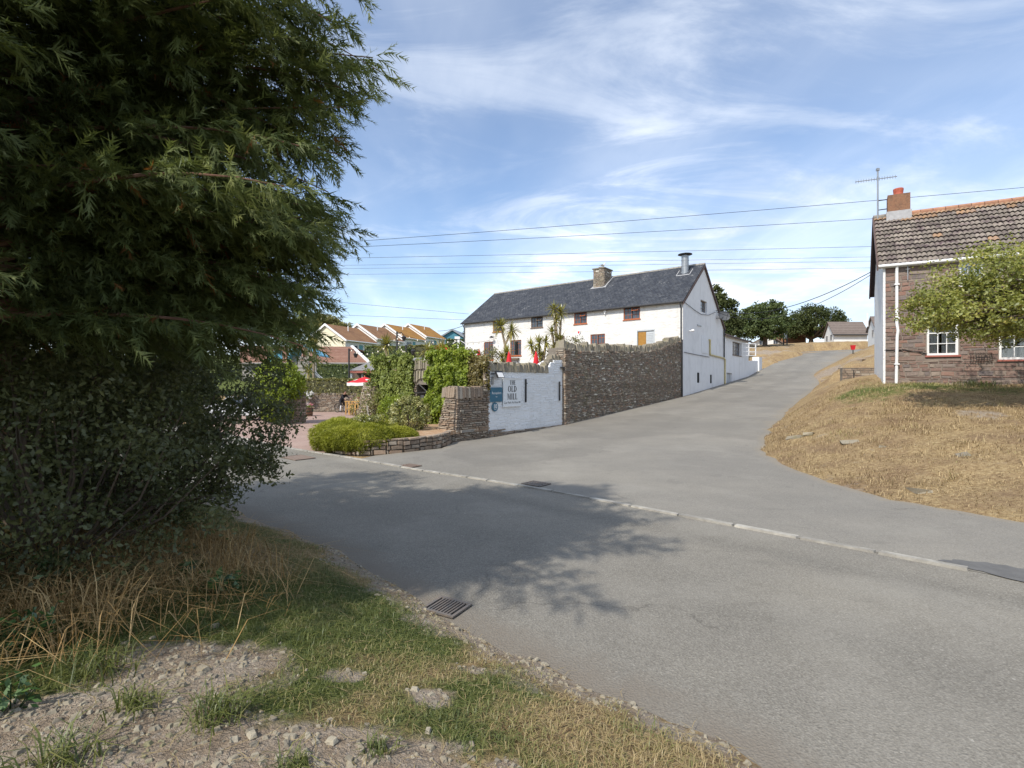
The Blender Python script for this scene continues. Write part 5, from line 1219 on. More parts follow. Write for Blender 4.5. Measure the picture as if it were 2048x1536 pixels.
# ------------------------------------------------------------------ courtyard: back wall, hedges, barrel, table, parasol
def block_wall(name, label, a, b, z0, z1, n_toward, th=.4, m='rubble_brown', coreb='mortar_dark', cat='wall', w=(.15, .4), h=(.06, .12), cop=False):
    a, b = np.array(a, float), np.array(b, float); L_ = float(np.linalg.norm(b-a)); d = (b-a)/L_; nn = np.array([d[1], -d[0]])
    if nn @ (np.array(n_toward)-(a+b)/2) < 0: nn = -nn
    t = thing(name, label, cat, (a[0], a[1], z0), 0)
    s = MB(); s.hexa([V3(a, z0-.2), V3(b, z0-.2), V3(b-nn*th, z0-.2), V3(a-nn*th, z0-.2), V3(a, z1), V3(b, z1), V3(b-nn*th, z1), V3(a-nn*th, z1)]); s.build('core', coreb, t)
    stones_joined('wall_stones', rubble(V3(a), V3(d), V3(nn), 0, L_, z0-.05, z1, w, h, .05, .014), m, t)
    return t
block_wall('courtyard_wall', 'rubble stone wall behind the parasol at the back of the brick courtyard', (-19, 39.4), (-9.3, 39.4), 0, 1.5, (-12, 20), cop=False)
block_wall('terrace_side_wall', 'stone wall holding the mill terrace behind the ivy wall', (-6.6, 25.6), (-9.2, 39.2), 0, 2.7, (-14, 30))
def hedge(name, label, c, size, n, leaf, m, group=None, rz=0., rag=.12):
    """clipped block of leaves"""
    t = plant(name, label, 'hedge', (c[0], c[1], c[2]-size[2]/2), group)
    u = RG.random((n, 3))-.5; ax_ = RG.integers(0, 3, n); sg_ = np.where(RG.random(n) < .5, -.5, .5)
    top = RG.random(n) < .35
    for k in range(3):
        mk = (ax_ == k) & ~top; u[mk, k] = sg_[mk]
    u[top, 2] = .5
    nrm = np.zeros((n, 3)); 
    for k in range(3): nrm[:, k] = np.where(np.abs(np.abs(u[:, k])-.5) < 1e-9, np.sign(u[:, k]), 0)
    P = u*np.array(size); bulge = rag*(fbm(P[:, 0]*1.+P[:, 1], P[:, 2]+P[:, 1], 1.1)-.4)*3 + RG.normal(size=n)*rag*.35
    P = P + nrm*bulge[:, None]
    ca, sa = math.cos(rz), math.sin(rz); P = np.stack([P[:, 0]*ca-P[:, 1]*sa, P[:, 0]*sa+P[:, 1]*ca, P[:, 2]], 1) + np.array(c)
    R = np.clip(.6*fbm(P[:, 0]+P[:, 1], P[:, 2]*1.3, 1.4)+.4*RG.random(n), 0, 1)
    cl = Cloud(); cl.leaves(P, leaf, R, .7, nrm*.9+np.array([0, 0, .3]), 1.); cl.build('foliage', m, t)
    s = MB(); s.cr = .05; s.box(c, (size[0]-.2, size[1]-.2, size[2]-.2), rz); s.build('twigs', m, t)
    return t
hedge('hedge', 'olive brown hedge growing along the top of the courtyard wall', (-13.6, 40.0, 1.95), (8.5, 1.3, 1.15), 6500, .16, 'leaf_hedge_olive')
hedge('hedge', 'clipped dark green hedge below the brown roofed building', (-19.4, 52, 3.0), (6.2, 1.6, 2.2), 4500, .2, 'leaf_hedge')
hedge('hedge', 'tall clipped green hedge in front of the stepped terrace houses', (-14.9, 60, 5.35), (5.0, 2, 2.5), 3800, .24, 'leaf_hedge')
hedge('hedge', 'mixed olive hedge beside the blue gabled house', (-9.9, 62, 5.5), (5.6, 2, 2.7), 3400, .24, 'leaf_hedge_olive')
hedge('hedge', 'dark shaded hedge between the blue house and the white mill', (-6.9, 62, 6.0), (2.2, 2, 3.2), 1800, .24, 'leaf_hedge')
iv = plant('ivy_mound', 'big bright ivy mound over the stone pier at the courtyard edge', 'ivy', (-12.9, 27.5, 0))
c = Cloud(); P, R, cc, D = clumps((-12.9, 27.6, 2.15), (1.35, 1.1, 1.5), 130, 60, .3, .75, -.75); c.leaves(P, .13, R, .75, D+np.array([0, 0, .2]), .8, .3)
P, R, cc, D = clumps((-12.9, 27.3, 1.0), (1.1, .7, 1.1), 110, 40, .25, .5, -.9); c.leaves(P, .12, R, .75, D, .8, .3); c.build('foliage', 'leaf_ivy_bright', iv)
s = MB(); s.cr = .05; s.lathe((-12.9, 27.6, 0), [(.25, 0), (.5, 1.2), (.8, 2.3), (.4, 3.0)], 10); s.build('stem', 'leaf_hedge', iv)
block_wall('courtyard_pier', 'dark stone pier under the big ivy mound', (-12.6, 27.2), (-11.7, 28.4), 0, 1.7, (-8, 20), .8)
br = thing('barrel_planter', 'half barrel planter with flowers in front of the courtyard wall', 'planter', (-14.05, 34.2, .008))
s = MB()
for k in range(18):
    a0, a1 = 2*math.pi*k/18+.01, 2*math.pi*(k+1)/18-.01; r0, r1 = .38, .44
    s = MB(); s.hexa([(-14.05+r*math.cos(a), 34.2+r*math.sin(a), z) for z, rr in ((.01, r0), (.58, r1)) for r, a in ((rr, a0), (rr, a1), (rr-.06, a1), (rr-.06, a0))]); s.build('stave', 'oak_barrel', br)
for z, r in ((.1, .402), (.28, .42), (.5, .442)):
    s = MB(); s.lathe((-14.05, 34.2, z), [(r, 0), (r+.003, .06)], 18); s.build('hoop', 'barrel_hoop', br)
s = MB(); s.lathe((-14.05, 34.2, .45), [(.36, 0), (.36, .06)], 16); s.build('soil', 'mulch', br)
fl = plant('flowers', 'white and pink flowers growing in the half barrel', 'flowers', (-14.05, 34.2, .5)); c = Cloud(); ell(c, (-14.05, 34.2, .62), (.42, .42, .22), 30, 16, .1, .07, .2, -.2); c.build('foliage', 'leaf_ivy_bright', fl)
c = Cloud(); ell(c, (-13.95, 34.15, .74), (.38, .38, .16), 26, 8, .06, .07, .5, -.1, .9); c.build('blossom', 'petal_mix', fl)
fl = plant('hanging_basket', 'hanging basket of white flowers on the courtyard wall', 'flowers', (-15.0, 39.1, 1.2)); c = Cloud(); ell(c, (-15.9, 39.0, 1.35), (.4, .3, .3), 22, 16, .1, .09, .3, -1, .9); c.build('blossom', 'petal_white', fl); c = Cloud(); ell(c, (-15.95, 39.0, 1.15), (.42, .3, .3), 22, 14, .1, .09, .3, -1, .7); c.build('foliage', 'leaf_hedge', fl)
# parasols
def parasol(label, base, h, r, droop, open_=True, group=None):
    t = thing('parasol', label, 'parasol', tuple(base), 0, group); b = Vector(base)
    s = MB(); s.tube([b, b+Vector((0, 0, h+.1))], .025, 8); s.build('pole', 'wood_table', t)
    s = MB(); s.lathe(b, [(.28, 0), (.28, .08), (.06, .12)], 12); s.build('foot', 'kerb_concrete', t)
    n_ = 8
    if open_:
        rim = [b+Vector((r*math.cos(2*math.pi*k/n_+.2), r*math.sin(2*math.pi*k/n_+.2), h-droop)) for k in range(n_)]; top = b+Vector((0, 0, h))
        for k in range(n_):
            s = MB(); m_ = (rim[k]+rim[(k+1) % n_])/2 - Vector((0, 0, .03)); s.add([top, rim[k], m_, rim[(k+1) % n_]], [(0, 1, 2, 3)])
            s.build('canopy_panel', 'canvas_red', t, fix=False)
            s = MB(); d = Vector((0, 0, -.22)); s.add([rim[k], m_, rim[(k+1) % n_], rim[(k+1) % n_]+d, m_+d, rim[k]+d], [(0, 1, 4, 5), (1, 2, 3, 4)]); s.build('valance', 'canvas_white', t, fix=False)
            if k % 2 == 0:
                s = MB(); u_ = lambda a, bb: top.lerp(rim[k], a).lerp(top.lerp(rim[(k+1) % n_], a), bb)+Vector((0, 0, .008)); s.add([u_(.45, .25), u_(.6, .2), u_(.72, .5), u_(.6, .8), u_(.45, .75)], [(0, 1, 2, 3, 4)]); s.build('printed_mark', 'canvas_white', t, fix=False)
    else:
        s = MB(); s.lathe(b+Vector((0, 0, h-1.1)), [(.1, 0), (.2, .1), (.17, .5), (.1, .9), (.03, 1.15)], 9); s.build('folded_canopy', 'canvas_red', t)
        s = MB(); s.lathe(b+Vector((0, 0, h-1.25)), [(.06, 0), (.16, .05), (.2, .25)], 9); s.build('folded_valance', 'canvas_white', t)
    return t
parasol('open red parasol with white edge over the courtyard picnic table', (-10.75, 36.5, .01), 2.72, 1.25, .42)
parasol('open red parasol half hidden by spiky leaved trees on the terrace', (-5.2, 40, 2.7), 2.45, 1.1, .3)
for i, (px, py, Y, lb) in enumerate(((958, 718, 27, 'folded red parasol nearest the bright creeper above the painted wall'), (1018, 721, 28, 'folded red parasol in the middle above the painted wall'), (1072, 720, 29, 'folded red parasol nearest the dark rubble wall'))):
    p = at(px, py, Y); parasol(lb, (p.x, p.y, zg(p.x, p.y)), p.z-zg(p.x, p.y)+.45, 1, .3, False, 'folded parasols on the terrace')
# picnic table
pt_ = thing('picnic_table', 'yellow timber picnic table under the open red parasol', 'table', (-10.9, 36.0, .01), rad(8))
Lb = Matrix.Translation((-10.9, 36.0, .01)) @ Matrix.Rotation(rad(8), 4, 'Z')
def lb(name, c_, d_, m='wood_table', par=None, tilt=None):
    s = MB(); s.box(c_, d_, 0, tilt); s.build(name, m, par, world=False)
for i in range(5): lb('table_plank', (0, -.32+i*.16, .74), (1.8, .145, .04), par=pt_)
for sy in (-1, 1):
    for i in range(2): lb('seat_plank', (0, sy*(.62+i*.15), .45), (1.8, .135, .04), par=pt_)
for sx in (-.7, .7):
    lb('seat_beam', (sx, 0, .405), (.06, 1.55, .05), par=pt_); lb('top_beam', (sx, 0, .695), (.06, .76, .05), par=pt_)
    for sy in (-1, 1): lb('leg', (sx+.06, sy*.42, .35), (.05, .09, .78), par=pt_, tilt=Matrix.Rotation(rad(sy*24), 3, 'X'))
for i in range(9): lb('back_slat', (-.85+i*.21, -.98, .5), (.09, .03, .9), par=pt_)
lb('back_rail', (0, -.98, .97), (1.85, .05, .07), par=pt_)
# ------------------------------------------------------------------ stone cottage above the bank
K0 = np.array([15.62, 21.0]); CD = np.array([.887, -.461]); CG = unit(np.array([.554, .832])); CN = np.array([-.461, -.887])
co = thing('stone_cottage', 'stone cottage with brown tiled roof and white rendered end wall above the dry bank', 'house', (K0[0], K0[1], 2.1), 0)
cf = lambda t, n, z: V3(K0+CD*t+CN*n, z)                   # front: t runs along the wall
cw = lambda t, w, z: V3(K0+CD*t+CG*w, z)                   # plan: t along, w into the house
CB, CE, CR, CW, CL = 2.05, 7.22, 10.2, 7.4, 14.0
wl_ = [(1.42, 2.42, 3.36, 4.72), (3.62, 4.9, 3.14, 4.95), (7.6, 8.8, 3.3, 4.9)]
wu_ = [(2.42, 3.2, 6.05, 7.05), (6.2, 7.2, 5.9, 7.0)]
s = MB(); wall_holes(s, cf, 0, CL, CB-.4, CE, wl_+wu_, .18)
s.add([cw(CL, 0, CB), cw(CL, CW, CB), cw(CL, CW, CE), cw(CL, CW/2, CR), cw(CL, 0, CE)], [(0, 1, 2, 3, 4)]); s.add([cw(0, CW, CB), cw(CL, CW, CB), cw(CL, CW, CE), cw(0, CW, CE)], [(0, 1, 2, 3)])
s.build('wall', 'mortar_cottage', co, fix=False)
hol = [(a-.02, b+.02, c-.09, d+.02) for a, b, c, d in wl_+wu_]
vis = rubble(cf(0, 0, 0), V3(CD), V3(CN), 0., 4.75, CB, CE-.12, (.16, .5), (.065, .2), .024, .016, holes=hol, sink=.05)
vis.sort(key=lambda q_: -(q_[0][5]-q_[0][4]).length*(q_[0][7]-q_[0][4]).length)
stones_apart('stone', vis[:300], 'cottage_stone', co)
rest = vis[300:] + rubble(cf(0, 0, 0), V3(CD), V3(CN), 4.75, CL, CB, CE-.12, (.16, .5), (.065, .2), .024, .016, holes=hol, sink=.05)
stones_joined('further_stones', rest, 'cottage_stone', co)
s = MB(); s.add([cw(-.03, -.02, CB-.4), cw(-.03, CW, CB-.4), cw(-.03, CW, CE), cw(-.03, CW/2, CR-.05), cw(-.03, -.02, CE)], [(0, 1, 2, 3, 4)]); s.add([cw(-.03, -.05, CB-.4), cw(.05, -.05, CB-.4), cw(.05, -.05, CE), cw(-.03, -.05, CE)], [(0, 1, 2, 3)]); s.build('gable_wall', 'roughcast_white', co, fix=False)
s = MB(); s.bf(cf, .0, 4.6, .02, .1, CB-.2, CB+.12); s.build('plinth', 'kerb_concrete', co)
for i, h in enumerate(wl_):
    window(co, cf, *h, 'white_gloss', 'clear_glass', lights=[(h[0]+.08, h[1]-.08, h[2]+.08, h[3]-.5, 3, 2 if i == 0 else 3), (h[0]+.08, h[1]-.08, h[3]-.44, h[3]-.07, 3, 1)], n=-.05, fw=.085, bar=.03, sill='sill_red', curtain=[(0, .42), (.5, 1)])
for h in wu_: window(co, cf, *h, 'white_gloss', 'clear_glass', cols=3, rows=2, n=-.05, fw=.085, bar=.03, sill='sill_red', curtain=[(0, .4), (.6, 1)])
s = MB(); s.tube([cf(.42, .16, CE-.06), cf(.42, .1, CE-.35), cf(.42, .1, 4.7), cf(.46, .1, 4.4), cf(.43, .1, 4.1), cf(.4, .1, CB)], .055, 8); dp = s.build('downpipe', 'white_gloss', co)
s = MB()
for z in (3.0, 4.9, 6.3): s.bf(cf, .33, .5, .02, .18, z, z+.05)
s.build('pipe_clip', 'white_gloss', dp)
s = MB(); s.tube([cf(-.25, .2, CE-.1), cf(CL, .2, CE-.1)], .065, 8); s.bf(cf, -.2, CL, .02, .13, CE-.18, CE-.1); s.build('gutter', 'white_gloss', co)
s = MB(); s.tube([cf(.78, .12, CE-.1), cf(.78, .12, CE-.75)], .018, 5); s.tube([cf(.7, .12, CE-.3), cf(.86, .12, CE-.3)], .018, 5); s.build('cable_bracket', 'galvanised', co)
s = MB(); s.tube([cf(.0, .04, 3.62), cf(.7, .05, 3.6), cf(1.1, .06, 3.52), cf(1.42, .05, 3.42)], .018, 5); s.build('wall_cable', 'wire_black', co)
s = MB()                                                       # iron flower trough
for k in range(9): s.tube([cf(2.75+k*.08, .04, 3.42), cf(2.75+k*.08, .2, 3.36), cf(2.75+k*.08, .17, 3.12), cf(2.75+k*.08, .04, 3.08)], .008, 4)
for z, n_ in ((3.4, .19), (3.25, .185), (3.1, .13)): s.tube([cf(2.75, .03, z), cf(2.78, n_, z), cf(3.36, n_, z), cf(3.39, .03, z)], .01, 4)
s.build('wall_trough', 'metal_black', co)
# roof: every tile of the near slope laid singly, the far slope plain
rl = math.hypot(CW/2+.3, (CR-CE)*(CW/2+.3)/(CW/2)); 
def rs(t, u, n):                                               # t along, u up the slope (0 eave..1 ridge), n off it
    w = -.13+u*(CW/2+.13); z = CE-.02+(CR-CE)*(w)/(CW/2)
    return cw(t, w, z) + Vector((0, 0, n))
s = MB(); s.add([rs(-.22, 0, 0), rs(CL+.2, 0, 0), rs(CL+.2, 1, 0), rs(-.22, 1, 0), cw(-.22, CW+.3, CE-.26), cw(CL+.2, CW+.3, CE-.26)], [(0, 1, 2, 3), (3, 2, 5, 4)]); s.build('roof_deck', 'roof_deck', co, fix=False)
NT, NR = 25, 12; tw_ = .335
def tile_mesh(nm):
    mb = MB(); m_ = 8; prof = [(k/m_, .055*abs(math.sin(math.pi*(k/m_)*2))**1.2) for k in range(m_+1)]
    o0 = rs(0, 0, 0); R_ = lambda t, u, n: rs(t, u, n)-o0
    du = 1.06/NR
    a = [R_(p*tw_*.975, 0, h+.08) for p, h in prof]; b = [R_(p*tw_*.975, du, h+.012) for p, h in prof]; c_ = [R_(p*tw_*.975, 0, h+.015) for p, h in prof]
    n_ = len(a); mb.add(a+b, [(i, i+1, n_+i+1, n_+i) for i in range(n_-1)])
    me = mb.mesh(nm, False); return me
tm1 = tile_mesh('roof_tile'); tm1.materials.append(MATS['tile_cottage']); tm2 = tile_mesh('roof_tile_lichen'); tm2.materials.append(MATS['tile_orange_lichen'])
for r in range(NR):
    for k in range(NT):
        lich = r >= NR-1 or (r == NR-2 and (k > 3 and random.random() < .45)) or random.random() < .015
        o = bpy.data.objects.new('roof_tile', tm2 if lich else tm1); COL.objects.link(o); o.parent = co; o.matrix_parent_inverse = wmat(co).inverted()
        o.location = rs(-.2+k*tw_+random.uniform(-.006, .006), r/NR, random.uniform(0, .006)); o.rotation_euler = (0, 0, random.uniform(-.012, .012))
mb = MB(); s = MB()
for r in range(NR):
    for k in range(NT, 42):
        o0 = rs(-.2+k*tw_, r/NR, 0); s.add([o0+v.co for v in tm1.vertices], [tuple(p.vertices) for p in tm1.polygons])
tag(s.build('further_tiles', 'tile_cottage', co, fix=False), kind='stuff')
t = -.22
while t < CL:
    s = MB(); s.tube([cw(t, CW/2, CR+.02), cw(t+.43, CW/2, CR+.02)], .13, 8); s.build('ridge_tile', 'ridge_red' if t > 1 else 'ridge_grey', co); t += .45
s = MB()
for (w0_, z0_, w1_, z1_) in ((-.3, CE-.2, CW/2, CR-.06), (CW/2, CR-.06, CW+.3, CE-.24)):
    s.hexa([cw(-.26, w0_, z0_-.1), cw(-.2, w0_, z0_-.1), cw(-.2, w1_, z1_-.1), cw(-.26, w1_, z1_-.1), cw(-.26, w0_, z0_+.12), cw(-.2, w0_, z0_+.12), cw(-.2, w1_, z1_+.12), cw(-.26, w1_, z1_+.12)])
s.build('barge_board', 'barge_dark', co)
s = MB(); s.hexa([cw(x, y, z) for z in (9.6, 11.12) for x, y in ((.32, CW/2-.35), (1.18, CW/2-.35), (1.18, CW/2+.35), (.32, CW/2+.35))]); cho = s.build('chimney', 'brick_chimney', co)
s = MB(); s.hexa([cw(x, y, z) for z in (9.9, 10.33) for x, y in ((.27, CW/2-.4), (1.23, CW/2-.4), (1.23, CW/2+.4), (.27, CW/2+.4))]); s.build('flashing', 'lead_flashing', cho)
p = cw(.75, CW/2, 11.12); s = MB(); s.lathe(p, [(.2, 0), (.19, .12), (.21, .3), (.2, .34)], 14); s.build('chimney_pot', 'terracotta', cho)
s = MB(); pa = cw(-.05, CW/2-.1, 0); s.tube([V3(pa, 10.1), V3(pa, 12.5)], .035, 8)
an = s.build('tv_aerial_mast', 'galvanised', co)
s = MB(); bd = Vector((.95, -.25, .05)).normalized(); c0 = V3(pa, 12.05); s.tube([c0-bd*.95, c0+bd*.8], .018, 6); s.box(V3(pa, 12.5), (.12, .1, .12)); s.build('aerial_boom', 'galvanised', an)
for k in range(16):
    s = MB(); q_ = c0-bd*.92+bd*k*.11; s.tube([q_-Vector((0, 0, .09)), q_+Vector((0, 0, .09))], .008, 4); s.build('aerial_element', 'galvanised', an)
for z in (10.55, 11.0):
    s = MB(); s.tube([V3(pa, z), cw(.4, CW/2-.05, z+.02)], .022, 6); s.build('mast_bracket', 'metal_black', an)
# low brick wall beyond the gable
gw = thing('garden_wall', 'low weathered stone block wall between the cottage end and the side road', 'wall', (22.5, 34, 2.2), 0)
a, b = np.array([22.45, 34.0]), np.array([24.9, 33.6]); d = unit(b-a); nn = np.array([d[1], -d[0]]); L_ = float(np.linalg.norm(b-a))
s = MB(); s.hexa([V3(a, 1.9), V3(b, 1.9), V3(b-nn*.3, 1.9), V3(a-nn*.3, 1.9), V3(a, 3.3), V3(b, 3.3), V3(b-nn*.3, 3.3), V3(a-nn*.3, 3.3)]); s.build('core', 'mortar_dark', gw)
stones_apart('block', rubble(V3(a), V3(d), V3(nn), 0, L_, 2.1, 3.3, (.3, .5), (.14, .2), .03, .02), 'rubble_brown', gw)
s = MB(); s.tube([V3(a+d*.65+nn*.15, 2.1), V3(a+d*.65+nn*.15, 3.15)], .03, 6); tag(s.build('iron_post', 'metal_black'), 'thin dark iron post before the low stone block wall', 'post')
# red bin by the road bend
p = np.array([45.9, 67.3]); bz = zr(*p)+.3
rb = thing('red_bin', 'bright red litter bin on the grass edge where the side road bends', 'bin', (p[0], p[1], bz), 0)
s = MB(); s.hexa([(p[0]+x, p[1]+y, bz+z) for z, k in ((.4, .15), (.95, .22)) for x, y in ((-k, -k), (k, -k), (k, k), (-k, k))]); s.build('body', 'paint_red', rb)
s = MB(); s.box((p[0], p[1], bz+.98), (.48, .48, .06)); s.build('lid', 'paint_red', rb); s = MB(); s.tube([(p[0], p[1], bz-.3), (p[0], p[1], bz+.36)], .06, 8); s.build('post', 'metal_black', rb)
# stones at the bare bank
for i in range(9):
    x, y = 27.2+i*.36+random.uniform(-.3, .3), 42.6+i*.15+random.uniform(-.8, .8)
    s = MB(); sz = random.uniform(.2, .5); s.hexa([Vector((u*sz*random.uniform(.7, 1.2), v_*sz*.7*random.uniform(.7, 1.2), w_)) for w_ in (-.05, random.uniform(.08, .2)) for u, v_ in ((-1, -1), (1, -1), (1, 1), (-1, 1))])
    o = s.build('slate_slab', 'rubble_brown'); o.location = (x, y, zg(x, y)+.03); o.rotation_euler = (random.uniform(-.2, .2), random.uniform(-.2, .2), random.uniform(0, 3))
    tag(o, 'loose pale slate slab lying at the foot of the bare bank', 'stone', 'slate slabs at the bare bank')
# ------------------------------------------------------------------ stepped terrace beyond the hedges
TX, TY = np.array([.92, -.4]), np.array([.4, .92])
def terrace_house(i, roofm, label):
    base = np.array([-26, 70.]) + np.array([2.62, 6.05])*i; z0 = .74*i
    t = thing('terrace_house', label, 'house', (base[0], base[1], 4.4+z0), 0, 'stepped terrace houses')
    P = lambda x, y, z: V3(base+TX*x+TY*y, z+z0)
    fr = lambda u, n, z: P(3.4+n, u, z)
    E_, R_, D_ = 8.35, 10.5, 6.55
    s = MB(); s.add([P(-3.4, 0, 3.6), P(3.4, 0, 3.6), P(3.4, 0, E_), P(0, 0, R_-.05), P(-3.4, 0, E_)], [(0, 1, 2, 3, 4)]); s.add([P(-3.4, 0, 3.6), P(-3.4, D_, 3.6), P(-3.4, D_, E_), P(-3.4, 0, E_)], [(0, 1, 2, 3)]); s.build('gable_wall', 'cream_render' if i == 0 else 'bungalow_white', t, fix=False)
    wins = [(1.0, 2.6, 6.6, 7.7), (2.75, 3.6, 5.6, 7.75), (5.2, 5.9, 6.7, 7.6), (1.0, 2.6, 4.4, 5.3)]
    s = MB(); wall_holes(s, fr, 0, D_, 3.6, E_, wins, .1); s.build('front_wall', 'bungalow_white', t, fix=False)
    for k, h in enumerate(wins):
        if k == 1:
            s = MB(); s.bf(fr, h[0], h[1], -.1, -.05, h[2], h[3]); s.build('door', 'grey_door', t)
        else: window(t, fr, *h, 'white_gloss', cols=2 if k != 2 else 1, rows=1, n=-.05, fw=.09)
    for sgn in (1, -1):
        s = MB(); a = P(sgn*3.75, -.25, E_-.22); b = P(0, -.25, R_); c_ = P(0, D_+.0, R_); d = P(sgn*3.75, D_+.0, E_-.22); u = Vector((0, 0, .12)); s.hexa([a, b, c_, d, a+u, b+u, c_+u, d+u])
        o = s.build('roof_slope', roofm, t)
        s = MB(); a2, b2 = P(sgn*3.8, -.3, E_-.38), P(0, -.3, R_-.14); v_ = TY*.06; s.hexa([a2, b2, b2+V3(v_), a2+V3(v_), a2+Vector((0, 0, .3)), b2+Vector((0, 0, .32)), b2+V3(v_)+Vector((0, 0, .32)), a2+V3(v_)+Vector((0, 0, .3))]); s.build('barge_board', 'white_gloss', t)
    s = MB(); s.tube([P(3.8, -.3, E_-.2), P(3.8, D_, E_-.2)], .09, 6); s.build('gutter', 'white_gloss', t)
    s = MB(); s.tube([P(1.2, 3, 9.7), P(1.2, 3, 10.6)], .07, 6); s.build('vent_pipe', 'white_gloss', t)
    return t
terrace_house(0, 'tile_russet', 'terrace house with cream gable end and plain russet roof')
terrace_house(1, 'tile_russet', 'terrace house with russet roof next to the cream gabled one')
terrace_house(2, 'tile_lichen', 'terrace house with orange lichened roof next to the russet roofed ones')
terrace_house(3, 'tile_lichen', 'end terrace house with orange lichened roof next to the blue house')
# blue boarded house
bh = thing('blue_house', 'blue boarded house with shallow white edged gable beyond the terrace', 'house', tuple(at(912, 715, 95)), 0)
Z = lambda px, py: at(px, py, 95)
s = MB(); a = [Z(886, 720), Z(940, 720), Z(944, 686), Z(905, 662), Z(884, 673)]; s.extr(a, (1.5, 9, 0)); s.build('wall', 'blue_board', bh)
s = MB()
for p, q_ in ((Z(882, 674), Z(905, 660)), (Z(905, 660), Z(946, 686))):
    s.hexa([p+Vector((0, -.4, -.1)), q_+Vector((0, -.4, -.1)), q_+Vector((1.5, 9, -.1)), p+Vector((1.5, 9, -.1)), p+Vector((0, -.4, .2)), q_+Vector((0, -.4, .2)), q_+Vector((1.5, 9, .2)), p+Vector((1.5, 9, .2))])
s.build('roof', 'galvanised', bh)
# long low building with brown tiled roof
bb_ = thing('brown_roofed_building', 'low building with a big brown tiled roof below the terrace houses', 'building', (-24, 56, 2.6), 0)
Q = lambda px, py, Y: at(px, py, Y)
e0, e1, r1, r0 = Q(480, 727, 54), Q(735, 727, 54), Q(702, 696, 59), Q(480, 694, 59)
s = MB(); u = Vector((0, 0, .15)); s.hexa([e0, e1, r1, r0, e0+u, e1+u, r1+u, r0+u]); s.build('roof_slope', 'brick_tile_roof', bb_)
s = MB(); k0, k1 = Vector((e0.x, 64, e0.z)), Vector((e1.x+3, 64, e1.z)); s.hexa([r0, r1, k1, k0, r0+u, r1+u, k1+u, k0+u]); s.build('rear_slope', 'brick_tile_roof', bb_)
s = MB(); s.hexa([Vector((p.x, p.y+.4, z)) for z in (1.5, e0.z+.02) for p in (e0, e1, k1, k0)]); s.build('wall', 'wood_grey', bb_)
s = MB(); w_ = (r1-e1); s.hexa([e1+Vector((-.05, -.05, .0)), e1+Vector((.25, -.05, .0)), r1+Vector((.25, 0, 0)), r1+Vector((-.05, 0, 0)), e1+Vector((-.05, -.05, .3)), e1+Vector((.25, -.05, .3)), r1+Vector((.25, 0, .3)), r1+Vector((-.05, 0, .3))]); s.build('verge', 'white_gloss', bb_)
s = MB(); s.tube([e0+Vector((0, -.1, 0)), e1+Vector((0, -.1, 0))], .1, 6); s.build('gutter', 'wood_grey', bb_)
for px in (642, 650):
    s = MB(); p = Q(px, 712, 56.3); s.box(p+Vector((0, -.3, 0)), (.22, .3, .55)); s.build('roof_vent', 'white_gloss', bb_)
# open sided shelter with grey hipped roof
sh = thing('garden_shelter', 'open fronted garden shelter with shallow grey hipped roof and red fascia', 'shelter', tuple(at(790, 790, 46)), 0)
E0, E1, E2, E3 = at(697, 741, 44), at(905, 741, 44), at(905, 735, 52), at(720, 733, 52); R0, R1 = at(752, 718, 48), at(905, 713, 48)
s = MB(); s.add([E0, E1, R1, R0, E3, E2], [(0, 1, 2, 3), (0, 3, 4), (4, 3, 2, 5), (0, 4, 5, 1)]); s.build('roof', 'shelter_roof', sh)
s = MB(); s.bf(lambda t, n, z: E0.lerp(E1, t)+Vector((0, -n, z)), .005, 1, -.05, .03, -.22, -.03); s.build('fascia', 'sill_red', sh)
s = MB(); s.bf(lambda t, n, z: at(705, 741, 51).lerp(at(905, 741, 51), t)+Vector((0, -n, z)), 0, 1, 0, .1, -3.2, -.1); s.build('back_wall', 'barge_dark', sh)
for px in (703, 725, 752):
    b0 = at(px, 741, 44.3); s = MB(); s.box((b0.x, b0.y, (b0.z+1.3)/2), (.16, .16, b0.z-1.3)); s.build('post', 'white_gloss' if px != 725 else 'wood_grey', sh)
s = MB(); s.box(tuple(at(727, 752, 47)), (1.6, .1, 1.0)); s.build('bar_front', 'wood_dark', sh)
# climbing tower with blue canopy and slide
ct_ = thing('play_tower', 'wooden play tower with sloping blue canopy and metal slide', 'play tower', tuple(at(600, 800, 46)), 0)
g0 = 1.5
for px in (578, 592, 616, 631):
    p = at(px, 760, 46 if px in (578, 616) else 47.5); s = MB(); s.box((p.x, p.y, (g0-.1+at(px, 697, 46).z)/2), (.2, .2, at(px, 697, 46).z-g0+.1)); s.build('post', 'wood_grey', ct_)
for i in range(5):
    s = MB(); z = at(600, 716+i*8, 46).z; a, b = at(584, 700, 46), at(616, 700, 46); s.box(((a.x+b.x)/2, 46.1, z), (b.x-a.x, .06, .3)); s.build('plank', 'wood_grey', ct_)
s = MB(); c0, c1 = at(607, 693, 45.5), at(640, 713, 45.5); s.hexa([c0, c1, c1+Vector((0, 2.4, 0)), c0+Vector((0, 2.4, 0)), c0+Vector((0, 0, .12)), c1+Vector((0, 0, .12)), c1+Vector((0, 2.4, .12)), c0+Vector((0, 2.4, .12))]); s.build('canopy', 'blue_plastic', ct_)
s = MB(); c0, c1 = at(582, 697, 45.5), at(574, 720, 45.5); s.hexa([c0, c1, c1+Vector((0, 2.4, 0)), c0+Vector((0, 2.4, 0)), c0+Vector((.12, 0, .05)), c1+Vector((.12, 0, .05)), c1+Vector((.12, 2.4, .05)), c0+Vector((.12, 2.4, .05))]); s.build('canopy_side', 'blue_plastic', ct_)
s = MB(); c0, c1 = at(545, 708, 45.5), at(556, 718, 45.5); s.box((c0+c1)/2, (1.3, .1, 1.0)); s.build('blue_panel', 'blue_plastic', ct_)
